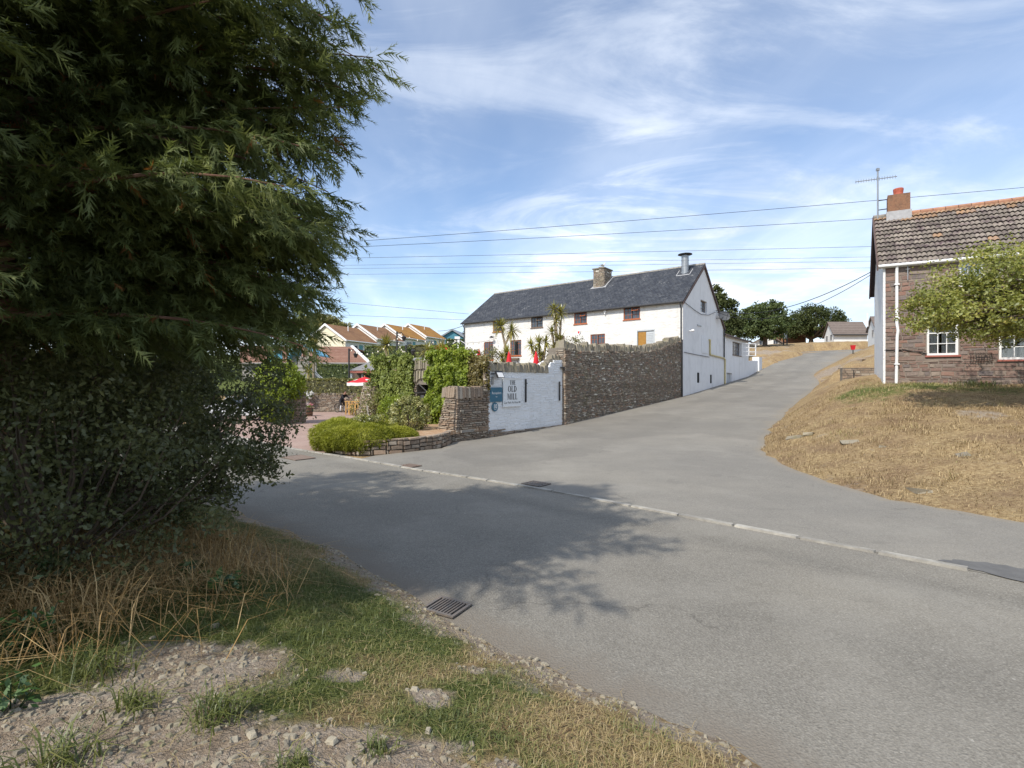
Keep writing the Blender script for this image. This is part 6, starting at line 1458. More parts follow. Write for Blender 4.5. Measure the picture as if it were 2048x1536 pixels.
s = MB(); pts = [at(622, 738, 45.5), at(634, 752, 45.3), at(645, 761, 45.1), at(656, 764, 45)]
for off in (-.28, .28): s.tube([p+Vector((0, off, .12)) for p in pts], .05, 6)
for p, q_ in zip(pts[:-1], pts[1:]): s.hexa([p+Vector((0, -.28, 0)), q_+Vector((0, -.28, 0)), q_+Vector((0, .28, 0)), p+Vector((0, .28, 0)), p+Vector((0, -.28, .03)), q_+Vector((0, -.28, .03)), q_+Vector((0, .28, .03)), p+Vector((0, .28, .03))])
s.build('slide', 'galvanised', ct_)
# lamp posts and festoon lights on the terrace
def lamp_post(label, px, py0, py1, Y, arms=True):
    b = at(px, py0, Y); tp = at(px, py1, Y); t = thing('lamp_post', label, 'lamp post', (b.x, b.y, b.z), 0, 'black lamp posts')
    s = MB(); s.tube([b, tp], .07, 8); s.build('post', 'metal_black', t)
    s = MB(); s.tube([tp+Vector((0, 0, -.2)), tp+Vector((.35, 0, -.05)), tp+Vector((.55, 0, -.35))], .03, 6); s.build('arm', 'metal_black', t)
    s = MB(); s.lathe(tp+Vector((.55, 0, -.75)), [(.1, 0), (.2, .3), (.05, .42)], 8); s.build('lantern', 'metal_black', t)
    return b, tp
b1, t1 = lamp_post('tall black lamp post among the spiky trees on the terrace', 794, 735, 663, 40)
b2, t2 = lamp_post('short black lamp post with lantern beside the taller one', 812, 730, 690, 39)
b3, t3 = lamp_post('slim black lamp post standing by the courtyard hedge', 698, 770, 697, 41)
wp = thing('white_post', 'white timber post with small lantern box beside the mill corner', 'post', tuple(at(917, 720, 44)), 0)
b, tp = at(917, 720, 44), at(917, 678, 44); s = MB(); s.box(((b.x), b.y, (b.z+tp.z)/2), (.18, .18, tp.z-b.z)); s.build('post', 'white_gloss', wp); s = MB(); s.box(tp+Vector((-.1, 0, .1)), (.45, .3, .22)); s.build('lantern', 'white_gloss', wp)
s = MB(); s.tube([tp+Vector((-.5, 0, -.4)), tp+Vector((0, 0, -.05)), tp+Vector((.6, 0, -.4))], .035, 6); s.build('brace', 'white_gloss', wp)
def festoon(label, a, b, sag, n):
    t = thing('festoon_lights', label, 'string lights', tuple(a), 0, 'festoon lights'); pts = [a.lerp(b, k/20)-Vector((0, 0, sag*4*(k/20)*(1-k/20))) for k in range(21)]
    s = MB(); s.tube(pts, .012, 4); s.build('cable', 'wire_black', t)
    for k in range(n):
        u = (k+.5)/n*20; i = int(u); p = pts[i].lerp(pts[i+1], u-i); s = MB(); s.lathe(p-Vector((0, 0, .16)), [(.02, 0), (.06, .05), (.05, .1), (.02, .15)], 6); s.build('bulb', 'bulb_glow', t)
festoon('festoon lights from the tall lamp post to the white post', t1, tp, .5, 8)
festoon('festoon lights from the white post to the mill wall', tp+Vector((0, 0, -.35)), fa(18.5, .1, 6.75), .15, 7)
festoon('festoon lights between the two lamp posts on the terrace', t1-Vector((0, 0, .3)), t2-Vector((0, 0, .4)), .5, 7)
festoon('festoon lights from the slim post to the tall lamp post', t3, t1-Vector((0, 0, .4)), .8, 9)
# bungalows on the hill
def bungalow(label, px0, px1, pyb, pye, pyr, Y, gable_w, roofm='slate_brownish', wins=(), name='bungalow', m='bungalow_white', wall_bottom=None, gdx=.33):
    """gable at px0 towards the road, roof ridge running across"""
    e0, e1 = at(px0, pye, Y), at(px1, pye, Y); zb = (wall_bottom or at(px0, pyb, Y).z); zr_ = at(px0, pyr, Y).z; L_ = e1.x-e0.x
    t = thing(name, label, 'house', (e0.x, Y, zb), 0, 'white bungalows on the hill')
    gd = Vector((gdx, .94, 0)).normalized(); o = e0; W_ = gable_w
    P = lambda x, w, z: Vector((o.x+x, Y, 0)) + gd*w + Vector((0, 0, z))
    s = MB(); s.add([P(0, 0, zb-1), P(L_, 0, zb-1), P(L_, 0, e0.z), P(0, 0, e0.z)], [(0, 1, 2, 3)]); s.add([P(0, 0, zb-1), P(0, 0, e0.z), P(0, W_/2, zr_-.05), P(0, W_, e0.z), P(0, W_, zb-1)], [(0, 1, 2, 3, 4)]); s.add([P(L_, 0, zb-1), P(L_, 0, e0.z), P(L_, W_/2, zr_-.05), P(L_, W_, e0.z), P(L_, W_, zb-1)], [(0, 1, 2, 3, 4)]); s.build('wall', m, t, fix=False)
    u = Vector((0, 0, .18))
    for w0_, w1_ in ((-.5, W_/2), (W_+.5, W_/2)):
        q_ = [P(-.3, w0_, e0.z-.25), P(L_+.3, w0_, e0.z-.25), P(L_+.3, w1_, zr_), P(-.3, w1_, zr_)]; s = MB(); s.hexa(q_+[p+u for p in q_]); s.build('roof_slope', roofm, t)
    s = MB(); q0 = P(-.32, -.5, e0.z-.3); s.bf(lambda a, n, z: P(a, -.5-n, e0.z-.3+z), -.3, L_+.3, 0, .08, 0, .22); s.build('gutter', 'gutter_dark', t)
    for (w0_, w1_, z0_, z1_) in wins:
        fn_ = lambda a, n, z: P(-n, a, z)
        window(t, fn_, w0_, w1_, zb+z0_, zb+z1_, 'white_gloss', n=.04, cols=2)
    return t
bungalow('white bungalow with brown roof on the skyline by the dark spreading tree', 1668, 1735, 692, 668, 641, 92, 7, wins=((1.2, 2.6, 1.2, 2.3), (4.2, 5.6, 1.2, 2.3)))
bungalow('white gabled bungalow with tall flue beside the cottage end', 1752, 1830, 690, 655, 630, 78, 6, wins=((1.5, 3, 1.4, 2.6),), gdx=.45)
p = at(1735, 640, 76); s = MB(); s.tube([p-Vector((0, 0, 1)), p+Vector((0, 0, 1.0))], .12, 8); tag(s.build('white_flue', 'white_gloss'), 'thin white flue pipe rising between the two hill bungalows', 'flue')
def gable_bungalow(label, pxl, pxa, pxr, pye, pya, Y, deep, wins):
    a, b, c_ = at(pxl, pye, Y), at(pxa, pya, Y), at(pxr, pye, Y); zb = zg((pxa-1024)*Y/1000, Y)-1
    t = thing('bungalow', label, 'house', (b.x, Y, zb), 0, 'white bungalows on the hill'); dv = Vector((deep, 8, 0))
    s = MB(); s.extr([Vector((a.x, Y, zb)), Vector((c_.x, Y, zb)), c_, b, a], dv); s.build('wall', 'bungalow_white', t)
    for p, q_ in ((a, b), (b, c_)):
        ex = (p-q_).normalized()*.5 if p is a else Vector(); ex2 = (q_-p).normalized()*.5 if q_ is c_ else Vector()
        s = MB(); k = [p+ex+Vector((0, -.5, .02)), q_+ex2+Vector((0, -.5, .02)), q_+ex2+dv, p+ex+dv]; s.hexa(k+[v_+Vector((0, 0, .2)) for v_ in k]); s.build('roof_slope', 'slate_brownish', t)
    for (x0, x1, y0, y1) in wins:
        fn_ = lambda u_, n, z: Vector((u_, Y-n, z)); A_, B_ = at(x0, y1, Y), at(x1, y0, Y); window(t, fn_, A_.x, B_.x, A_.z, B_.z, 'white_gloss', n=.05, cols=2)
gable_bungalow('low white gabled bungalow behind the round tree on the hill', 1492, 1536, 1572, 693, 670, 96, 3, ((1518, 1530, 681, 692), (1546, 1556, 680, 691)))
brk = thing('brick_house', 'brick house with white window between the two hill trees', 'house', tuple(at(1575, 690, 110)), 0)
s = MB(); a = [at(1550, 700, 110), at(1612, 700, 110), at(1612, 668, 110), at(1580, 652, 110), at(1550, 668, 110)]; s.extr(a, (2, 9, 0)); s.build('wall', 'brick_house', brk)
s = MB(); 
for p, q_ in ((at(1546, 669, 110), at(1580, 650, 110)), (at(1580, 650, 110), at(1616, 669, 110))): s.hexa([p+Vector((0, -.5, 0)), q_+Vector((0, -.5, 0)), q_+Vector((2, 9, 0)), p+Vector((2, 9, 0)), p+Vector((0, -.5, .25)), q_+Vector((0, -.5, .25)), q_+Vector((2, 9, .25)), p+Vector((2, 9, .25))])
s.build('roof', 'slate_brownish', brk)
window(brk, lambda u_, n, z: Vector((u_, 110-n, z)), at(1566, 0, 110).x, at(1582, 0, 110).x, at(0, 676, 110).z, at(0, 662, 110).z, 'white_gloss', n=.05, cols=2)
sf = thing('sign_frame', 'dark two posted frame standing on the hill grass between the trees', 'frame', tuple(at(1571, 692, 86)), 0)
for px in (1567, 1574):
    a, b = at(px, 693, 86), at(px, 660, 86); s = MB(); s.tube([a-Vector((0, 0, .4)), b], .1, 6); s.build('post', 'metal_black', sf)
s = MB(); s.box((at(1567, 672, 86)+at(1574, 672, 86))/2, (.7, .06, .9)); s.build('panel', 'shutter_grey', sf)
# overhead lines
def wire(label, a, b, sag, r=.016, m='wire_black', n=24):
    s = MB(); s.tube([a.lerp(b, k/n)-Vector((0, 0, sag*4*(k/n)*(1-k/n))) for k in range(n+1)], r, 4); tag(s.build('overhead_wire', m), label, 'wire', 'overhead wires')
wire('uppermost overhead wire rising over the cottage chimney', at(-900, 575, 50), at(2300, 352, 40), .9, .02)
wire('second overhead wire from the top, meeting the cottage ridge', at(-900, 550, 52), at(2100, 415, 44), .8, .02)
wire('third overhead wire from the top, just over the mill flue', at(-900, 540, 54), at(2100, 484, 46), .3, .018, 'wire_grey')
wire('fourth overhead wire from the top, crossing the flue pipe', at(-900, 545, 56), at(2100, 507, 48), .3, .014, 'wire_grey')
wire('fifth overhead wire from the top, between two close lines', at(-900, 549, 56), at(2100, 516, 48), .3, .014, 'wire_grey')
wire('sixth overhead wire from the top, crossing the mill chimney', at(-900, 558, 56), at(2100, 530, 48), .3, .014, 'wire_grey')
wire('sagging service cable from the cottage end to the mill gable', ga(8.4, .1, 8.85), at(1756, 536, 27), 1.1, .024)
wire('second slack service cable hanging below the first at the cottage end', ga(8.6, .1, 8.75), at(1756, 540, 27), 1.5, .02)
wire('thin wire above the terrace roofs ending at the mill eave', at(-700, 455, 92), at(938, 628, 55), .6, .018, 'wire_grey')
wire('lower thin wire passing above the terrace roofs to the mill', at(-700, 545, 98), at(935, 640, 58), .8, .018, 'wire_grey')
wire('short cable from the lichened terrace roof to the mill eave', at(875, 662, 74), at(936, 648, 53), .2, .03)
# ------------------------------------------------------------------ big cypress over the verge
def spray_set(P, D, length, tilt, nleaf=7):
    """flat feathery sprays: P base, D direction; narrow leaflets in pairs along a thin axis"""
    n = len(P); D = unit(D); up = unit(np.array([0, 0, 1.]) + RG.normal(size=(n, 3))*tilt)
    S_ = unit(np.cross(D, up)); Nn = np.cross(S_, D)
    L_ = (length*RG.uniform(.65, 1.25, n))[:, None]
    V = []; w = .0065
    for k in range(nleaf):
        u = .12+.78*k/(nleaf-1); base = P + D*L_*(u+RG.normal(size=(n, 1))*.05) + np.array([0, 0, -1.])*L_*.12*u*u
        ll = L_*(.42*(1-u)+.18)*RG.uniform(.45, 1.35, (n, 1))
        for sg in (-1, 1):
            d = unit(D*RG.uniform(.5, 1.2, (n, 1)) + S_*sg*.55 + Nn*RG.normal(size=(n, 1))*.3 + np.array([0, 0, -.1]))
            c = np.cross(d, Nn); ww = ll*.085+w*.75
            V.append(np.stack([base-c*ww*.5, base+c*ww*.5, base+d*ll], 1))
    tip = P+D*L_*1.08 - np.array([0, 0, 1.])*L_*.14; b0 = P+D*L_*.55
    V.append(np.stack([b0-S_*w*1.2, b0+S_*w*1.2, tip], 1)); V.append(np.stack([P-S_*w*.7, P+S_*w*.7, b0], 1))
    V = np.stack(V, 1)                                     # n, leaflets, 3, 3
    return V.reshape(n, -1, 3)
def cypress(label, base, H, Rf, nl, zlo, dens=1., spray=.27, extra=(), aim=None):
    base = np.array(base); t = thing('cypress_tree', label, 'tree', tuple(base))
    s = MB(); s.tube([base-np.array([0, 0, .3]), base+np.array([.05, 0, H*.3]), base+np.array([0, .1, H*.65]), base+np.array([0, 0, H*.97])], [.24, .2, .12, .02], 10); s.build('trunk', 'bark_red', t)
    lm = MB(); PP, DD, RR, SZ = [], [], [], []
    limbs = []
    for i in range(nl):
        z = zlo+(H*.97-zlo)*RG.random()**1.15; az_ = RG.uniform(0, 2*math.pi)
        aw = (math.degrees(az_)+180) % 360-180
        limbs.append((z, az_, Rf(z)*RG.uniform(.72, 1.06)*(aim if aim and -78 < aw < -6 else 1)))
    limbs += list(extra)
    for (z, az_, r) in limbs:
        d = np.array([math.cos(az_), math.sin(az_), 0]); sd = np.array([-d[1], d[0], 0]); rise = RG.uniform(.05, .3)
        dr = RG.uniform(.02, .1); K_ = 9; pts = []
        bend = RG.normal()*.12
        for k in range(K_+1):
            u = k/K_; pts.append(base + d*r*u + sd*bend*r*u*u + np.array([0, 0, z - .25*r + rise*r*u*1.2 - dr*r*u**3*2.2]))
        pts = np.array(pts); lm.tube(pts.tolist(), [max(.005, .036*(1-k/K_)*(r/3)) for k in range(K_+1)], 5, False)
        lim = RG.random()*.5
        L_ = r; nb = int(L_*.72/.085*dens)
        for b in range(nb):
            u = .2+.8*(b+RG.random())/nb; x = u*K_; k = min(int(x), K_-1); p = pts[k]+(pts[k+1]-pts[k])*(x-k); tg = unit(pts[k+1]-pts[k])
            sg = RG.choice((-1, 1)); bl = (.22+.62*(1-u)**.7*min(1, r/2.5))*RG.uniform(.6, 1.2); bd = unit(tg*RG.uniform(.4, 1.0)+sd*sg*RG.uniform(.3, .95)+np.array([0, 0, RG.normal()*.22-.12]))
            if u > .93: bd = unit(tg + RG.normal(size=3)*.25); bl = .2
            ns = max(2, int(bl/.058)); uu = (np.arange(ns)+RG.random(ns))/ns
            q = p + bd*(bl*uu)[:, None] + np.array([0, 0, -.16])*(bl*uu**2)[:, None]
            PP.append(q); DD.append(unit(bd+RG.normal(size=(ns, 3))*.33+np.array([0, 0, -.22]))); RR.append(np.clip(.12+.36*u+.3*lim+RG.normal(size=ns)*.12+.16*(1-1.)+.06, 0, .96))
    P = np.concatenate(PP); D = np.concatenate(DD); R = np.concatenate(RR); n = len(P)
    R = np.where(RG.random(n) < .012, 1., R)
    V = spray_set(P, D, np.full(n, spray), .7, 7); m_ = V.shape[1]
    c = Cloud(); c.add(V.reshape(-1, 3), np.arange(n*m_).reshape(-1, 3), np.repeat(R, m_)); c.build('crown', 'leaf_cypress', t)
    lm.build('limb', 'bark_red', t, fix=False)
    return n
T1, T2 = (-4.45, 3.6), (-7.0, 6.9)
rf1 = lambda z: float(np.interp(z, [1.2, 2.2, 3, 4.2, 5, 6, 7, 8, 8.6], [2.1, 2.5, 2.8, 3.15, 3.3, 2.9, 2.1, .9, .1]))
a_ = lambda x, y: math.atan2(y-T1[1], x-T1[0])
ex1 = [(4.65, a_(-1.3, 4.2), 3.3), (4.6, a_(-1.35, 4.4), 3.2), (4.3, a_(-1.5, 4.5), 3.1), (4.5, a_(-1.6, 3.8), 3.0), (5.3, a_(-1.5, 4.0), 3.05), (5.25, a_(-1.6, 4.2), 3.0), (3.7, a_(-1.8, 4.6), 2.95), (3.3, a_(-1.9, 4.8), 2.9), (2.9, a_(-2.0, 5.0), 2.9), (5.0, a_(-1.2, 3.1), 3.3), (4.2, a_(-1.5, 1.2), 3.3), (4.8, a_(-1.2, 2.3), 3.3)] + [(z_, a_(-1.75+dx_, 4.5+dy_), r_) for z_, r_ in ((4.5, 3.0), (4.3, 2.95), (4.1, 2.9), (3.9, 2.85), (3.6, 2.85), (3.4, 2.8), (3.2, 2.75)) for dx_, dy_ in ((0, 0), (-.25, .35), (.1, -.5))] + [(z_, a_(-2.0+dx_, 4.95+dy_), r_) for z_, r_ in ((3.3, 2.8), (3.1, 2.75), (2.95, 2.7), (2.8, 2.6)) for dx_, dy_ in ((0, 0), (-.3, .3), (-.6, .6), (.15, -.35))]
n1 = cypress('tall dark cypress with drooping feathery sprays overhanging the grass verge', (T1[0], T1[1], zg(*T1)), 8.6, rf1, 255, 2.7, 2.0, .18, ex1, .58)
rf2 = lambda z: float(np.interp(z, [.8, 2, 3.2, 4.4, 5.6, 6.4], [1.8, 2.3, 2.5, 2.2, 1.3, .1]))
n2 = cypress('shorter dark cypress standing behind the overhanging one beside the lane', (T2[0], T2[1], zg(*T2)), 6.3, rf2, 130, .9, 1.1, .22)
print('sprays', n1, n2)

def shrub(name, label, c, r, n, per, leaf, m, twig=30, zmin=-.7, shell=.35, extra=None, cr=.26, cat='shrub', gz_=None):
    g = zg(c[0], c[1]) if gz_ is None else gz_
    t = plant(name, label, cat, (c[0], c[1], g)); cl = Cloud()
    P, R, cc, D = clumps(c, r, n, per, cr, shell, zmin, .75); cl.leaves(P, leaf, R, .5, D*.5+np.array([0, 0, .4]), 1.)
    s = MB()
    for p in cc[::max(1, len(cc)//twig)]:
        b = np.array([c[0]+(p[0]-c[0])*.12, c[1]+(p[1]-c[1])*.12, g]); m1 = b*.45+p*.55+RG.normal(size=3)*.12; s.tube([b, m1, p], [.02, .012, .004], 4, False)
    if extra:
        for (a, b) in extra:
            a, b = np.array(a), np.array(b); k = 14; pts = [a+(b-a)*i/k+np.array([0, 0, -.12*math.sin(math.pi*i/k)*0-.1*(i/k)**2])+RG.normal(size=3)*.02 for i in range(k+1)]
            s.tube([tuple(p) for p in pts], [.01*(1-i/k)+.003 for i in range(k+1)], 4, False)
            q = np.repeat(np.array(pts[2:]), 16, 0)+RG.normal(size=((k-1)*16, 3))*.07; cl.leaves(q, leaf, RG.random(len(q)), .5, np.array([0, 0, .5]), 1.)
    cl.build('foliage', m, t); s.build('twig', 'bark', t, fix=False)
    return t
tip = lambda x, y, Y: tuple(at(x, y, Y))
shrub('privet_bush', 'dark dense small leaved bush hanging over the lane under the cypress', (-4.85, 6.4, 1.75), (1.9, 1.8, 1.4), 370, 80, .058, 'leaf_privet', 80, -.85, .45,
      [(tip(480, 900, 6.4), tip(556, 905, 6.2)), (tip(470, 930, 6.3), tip(548, 935, 6.0)), (tip(430, 940, 6.0), tip(464, 1000, 5.7)), (tip(500, 905, 6.0), tip(558, 928, 5.7)), (tip(470, 915, 6.0), tip(545, 912, 5.8)), (tip(400, 950, 6.2), tip(455, 965, 5.9)), (tip(500, 860, 6.5), tip(560, 860, 6.3)), (tip(490, 820, 6.5), tip(570, 812, 6.4))])
shrub('privet_bush', 'dark dense bush low against the cypress beside the long dry grass', (-4.35, 4.7, 1.45), (1.75, 1.5, 1.45), 360, 80, .052, 'leaf_privet', 60, -.85, .4)
shrub('privet_bush', 'dark leafy bush at the lane edge behind the hanging bush', (-7.0, 8.6, 1.4), (1.7, 1.4, 1.3), 170, 60, .07, 'leaf_privet', 40, -.85, .4)
shrub('privet_bush', 'dark bush in deep shade beneath the cypress trunk', (-4.9, 2.7, 1.1), (1.3, 1.2, 1.1), 130, 60, .055, 'leaf_privet', 40, -.85, .4)

# ------------------------------------------------------------------ broad crowned trees
def broad(name, label, base, trunk_h, crowns, leaf, m, nl=24, tr=.2, bark='bark', group=None, asp=.55):
    base = np.array(base, float); t = plant(name, label, 'tree', base, group); cl = Cloud(); lm = MB(); fork = base+np.array([0, 0, trunk_h])
    s = MB(); s.tube([base-np.array([0, 0, .3]), base*.5+fork*.5+np.array([.05, .03, 0]), fork], [tr*1.25, tr, tr*.8], 9); s.build('trunk', bark, t)
    for (c, r, n, per, cr, shell, zmin) in crowns:
        P, R, cc, D = clumps(c, r, n, per, cr, shell, zmin, .7); cl.leaves(P, leaf, R, asp, D*.5+np.array([0, 0, .5]), 1.)
        for p in cc[::max(1, len(cc)//nl)]:
            m1 = fork*.5+p*.5+np.array([0, 0, .1*np.linalg.norm(p-fork)]); lm.tube([fork, m1, p], [tr*.45, tr*.22, .012], 5, False)
    cl.build('crown', m, t); lm.build('limb', bark, t, fix=False)
    return t
gA = zg(17.6, 15.6)
broad('apple_tree', 'sunlit spreading apple tree in front of the stone cottage', (17.8, 15.4, gA), 2.0, [((17.2, 15.3, 5.0), (4.6, 2.6, 1.95), 230, 75, .5, .3, -.75), ((13.6, 14.8, 4.35), (1.9, 1.3, .95), 80, 80, .36, .2, -.9), ((15.0, 15.0, 5.2), (2.2, 1.6, 1.2), 70, 70, .4, .3, -.8), ((12.5, 14.7, 4.2), (.8, .7, .6), 22, 45, .28, .2, -.9), ((14.6, 14.4, 3.75), (1.6, 1.0, .5), 40, 50, .3, .2, -.9)], .1, 'leaf_apple', 30, .22)
c1 = at(1525, 648, 84); broad('sycamore_tree', 'rounded green tree with visible trunk on the hill crest', tuple(at(1530, 694, 84)), 2.2, [(tuple(c1), (4.1, 3.6, 3.3), 150, 60, .9, .5, -.8), (tuple(c1+Vector((1.6, 0, 1.2))), (2.3, 2.3, 2.8), 50, 50, .8, .5, -.5), (tuple(c1+Vector((-1.2, 0, -1.3))), (3.0, 2.6, 1.6), 50, 50, .8, .5, -.8)], .42, 'leaf_beech', 20, .35)
c2 = at(1632, 648, 106); broad('macrocarpa_tree', 'broad dark evergreen tree with flattened layers on the hill crest', tuple(at(1622, 690, 106)), 1.2, [(tuple(c2+Vector((-.4, 0, -.2))), (6.2, 5, 4.4), 210, 60, 1.15, .55, -.6), (tuple(c2+Vector((3.3, 0, -1.4))), (3.2, 3, 2.3), 60, 50, .9, .5, -.6), (tuple(c2+Vector((-3.7, 0, -1.2))), (2.8, 3, 2.8), 60, 50, .9, .5, -.6)], .42, 'leaf_macro', 20, .5)
c3 = at(1440, 640, 66); t = broad('conifer_tree', 'tall dark conifer rising behind the white gable', tuple(at(1440, 690, 66)), 2.0, [(tuple(c3+Vector((0, 0, -.8))), (2.4, 2.4, 4.4), 150, 60, .7, .5, -.8), (tuple(c3+Vector((-.6, 0, 2.6))), (1.1, 1.1, 2.0), 40, 50, .55, .3, -.8), (tuple(at(1468, 655, 66)), (1.0, 1.2, 1.5), 40, 40, .5, .3, -.9)], .36, 'leaf_macro', 16, .3)
c4 = at(628, 652, 98); broad('pine_tree', 'flat topped yellowish pine behind the cream gable of the terrace', tuple(at(640, 715, 98)), 5, [(tuple(c4+Vector((0, 0, 0))), (5.2, 4, 1.9), 110, 45, 1.0, .4, -.3), (tuple(at(675, 652, 98)), (2.6, 2.4, .55), 34, 40, .7, .2, -.6), (tuple(at(655, 643, 98)), (3.0, 2.4, .5), 34, 40, .7, .2, -.6), (tuple(at(640, 634, 98)), (2.4, 2, .5), 26, 40, .7, .2, -.6)], .5, 'leaf_hedge_olive', 16, .4)
c5 = at(936, 668, 100); broad('far_tree', 'small dark treetop between the blue house and the mill', tuple(at(938, 700, 100)), 2, [(tuple(c5+Vector((1, 0, -.3))), (2.2, 2, 1.6), 40, 40, .7, .4, -.6)], .45, 'leaf_macro', 8, .2)

# ------------------------------------------------------------------ cordylines
def cordyline(label, stems, heads, leafn=70, L_=.9, group='spiky cordyline trees'):
    b0 = stems[0][0]; t = plant('cordyline_tree', label, 'tree', tuple(b0), group); s = MB()
    for st_ in stems: s.tube([tuple(p) for p in st_], [.11-.03*k/(len(st_)-1) for k in range(len(st_))], 7)
    s.build('trunk', 'bark_pale', t); cl = Cloud()
    for (h, k) in heads:
        h = np.array(h); n = int(leafn*k); d = unit(RG.normal(size=(n, 3))+np.array([0, 0, .45])); l = (L_*k**.5*RG.uniform(.7, 1.15, n))[:, None]; sd = unit(np.cross(d, np.array([0, 0, 1.])+RG.normal(size=(n, 3))*.1)); w = .038
        dn = np.array([0, 0, -1.]); drop = RG.uniform(.1, .6, (n, 1))
        a, b, c_ = h+d*l*.08, h+d*l*.5+dn*l*.08*drop, h+d*l*1.0+dn*l*.55*drop; base_ = h
        for (p, q, w0, w1) in ((a, b, w*.7, w), (b, c_, w, w*.12)):
            V = np.stack([p-sd*w0, p+sd*w0, q+sd*w1, q-sd*w1], 1).reshape(-1, 3); cl.add(V, np.arange(4*n).reshape(n, 4), np.repeat(np.clip(RG.random(n)*.8+.1*(d[:, 2] < 0), 0, 1), 4))
    cl.build('crown', 'leaf_cordyline', t); return t
def cordy(label, Y, base, heads, forks=None, leafn=70, L_=.9):
    b = at(base[0], base[1], Y); hs = []; st_ = []
    for (x, y, k) in heads:
        h = at(x, y, Y); hs.append((h, k)); fk = at(*forks, Y) if forks else b.lerp(h, .5); st_.append([b, fk, h] if forks else [b, b.lerp(h, .5)+Vector((.05, 0, 0)), h])
    cordyline(label, st_, hs, leafn, L_)
cordy('forked spiky cordyline before the mill front with two round heads', 38, (1010, 735), ((1002, 652, 1.15), (1024, 660, 1.05)), (1010, 690), 95, .95)
cordy('tallest spiky cordyline with heads up to the mill eave', 36, (1114, 745), ((1108, 618, .8), (1122, 625, .9), (1112, 642, .8), (1104, 665, .7), (1120, 680, 1.0), (1110, 698, .9)), None, 85, .85)
cordy('bushy low cordyline with many stems before the mill front', 35, (1080, 748), ((1062, 690, .8), (1078, 686, .9), (1092, 684, .8), (1070, 706, .7), (1100, 708, .8), (1084, 712, .8)), None, 70, .85)
cordy('small drooping cordyline under the forked one', 36, (1012, 740), ((1014, 706, 1.1), (1004, 716, .8)), None, 80, .8)
cordy('single headed golden cordyline above the shelter roof', 43, (772, 735), ((772, 690, 1.3),), None, 130, 1.15)
cordy('bushy cordyline beside the terrace parasol', 40, (885, 745), ((882, 703, 1.3), (874, 716, .9), (893, 714, .8)), None, 100, 1.1)
cordy('smaller cordyline next to the bushy one by the lamp posts', 42, (856, 745), ((855, 700, 1.0),), None, 90, 1.05)
cordy('slender tall cordyline on the courtyard wall by the play tower', 42, (627, 775), ((628, 690, .9), (617, 668, 1.3), (633, 674, .6)), (628, 700), 100, 1.2)
cordy('short golden cordyline at the foot of the slender one', 42.5, (618, 775), ((616, 742, .9),), None, 70, .9)
tb = plant('terrace_shrub', 'grey green shrub in front of the mill door between folded parasols', 'shrub', tuple(at(985, 735, 36))); c = Cloud(); ell(c, tuple(at(985, 716, 36)), (.75, .6, .85), 50, 26, .25, .11, .3, -.9); c.build('foliage', 'leaf_hedge_olive', tb)
tb = plant('rose_bush', 'straggly bush with a few white blooms on the rubble wall corner', 'shrub', tuple(at(1165, 695, 28))); c = Cloud(); ell(c, tuple(at(1150, 683, 27.5)), (.7, .35, .3), 24, 16, .2, .09, .2, -.9); c.build('foliage', 'leaf_hedge_olive', tb); c = Cloud(); ell(c, tuple(at(1152, 681, 27.4)), (.6, .35, .35), 9, 5, .07, .1, .2, -.9, .9); c.build('blossom', 'petal_white', tb)

# ------------------------------------------------------------------ grass, weeds and stones of the verge
def blades(xy, h, w, R, lean=.5, zf=None):
    n = len(xy); z = zf if zf is not None else zground(xy[:, 0], xy[:, 1])[0]; b = np.concatenate([xy, z[:, None]], 1); az_ = RG.uniform(0, 2*math.pi, n)
    d = np.stack([np.cos(az_), np.sin(az_), np.zeros(n)], 1); s_ = np.stack([-d[:, 1], d[:, 0], d[:, 2]], 1); ln = (lean*RG.uniform(.3, 1.4, n))[:, None]; h = h[:, None]; up = np.array([0, 0, 1.])
    m1 = b+up*h*.55+d*h*ln*.3; tp = b+up*h*(1-.35*ln)+d*h*ln; w = w*RG.uniform(.6, 1.3, n)[:, None]
    V = np.stack([b-s_*w-up*.01, b+s_*w-up*.01, m1+s_*w*.8, m1-s_*w*.8, tp+s_*w*.1, tp-s_*w*.1], 1).reshape(-1, 3)
    F = (np.arange(n)*6)[:, None, None] + np.array([[0, 1, 2, 3], [3, 2, 4, 5]])
    return V, F.reshape(-1, 4), np.repeat(R, 6)
def verge_pts(n, x0, x1, y0, y1):
    p = np.stack([RG.uniform(x0, x1, n), RG.uniform(y0, y1, n)], 1); d, _, _ = dist_pl(p[:, 0], p[:, 1], NEARs)
    sd_ = inside(p[:, 0], p[:, 1], np.concatenate([NEARs, [(-60, 35), (-60, -60), (37, -60)]])); k = sd_ & (d > .05); return p[k], d[k]
gr = Cloud()
p, d = verge_pts(300000, -7.5, 3.2, 1.2, 10); g_, so_ = seg_mask(p[:, 0], p[:, 1])
keep = RG.random(len(p)) < np.clip(1.2-so_*1.7, .0, 1)*np.clip(1.3-np.hypot(p[:, 0], p[:, 1])/11, .25, 1); p, g_, so_ = p[keep], g_[keep], so_[keep]
tuft = fbm(p[:, 0]+20, p[:, 1], 2.2, 3)
R = np.clip(.95-g_*.85+RG.normal(size=len(p))*.17+(tuft-.5)*-.5, 0, 1)
h = (.022+.05*np.clip(tuft-.3, 0, .6)/.6)*RG.uniform(.6, 1.5, len(p))
gr.add(*blades(p, h, .0024, R, 1.8))
print('grass', len(p))
q, dq = verge_pts(5200, -5, 2.6, 1.4, 7.5); zq = zground(q[:, 0], q[:, 1])[0]; nq = len(q); az_ = RG.uniform(0, 6.28, nq); lq = RG.uniform(.04, .2, nq)**1.2   # fallen stalks
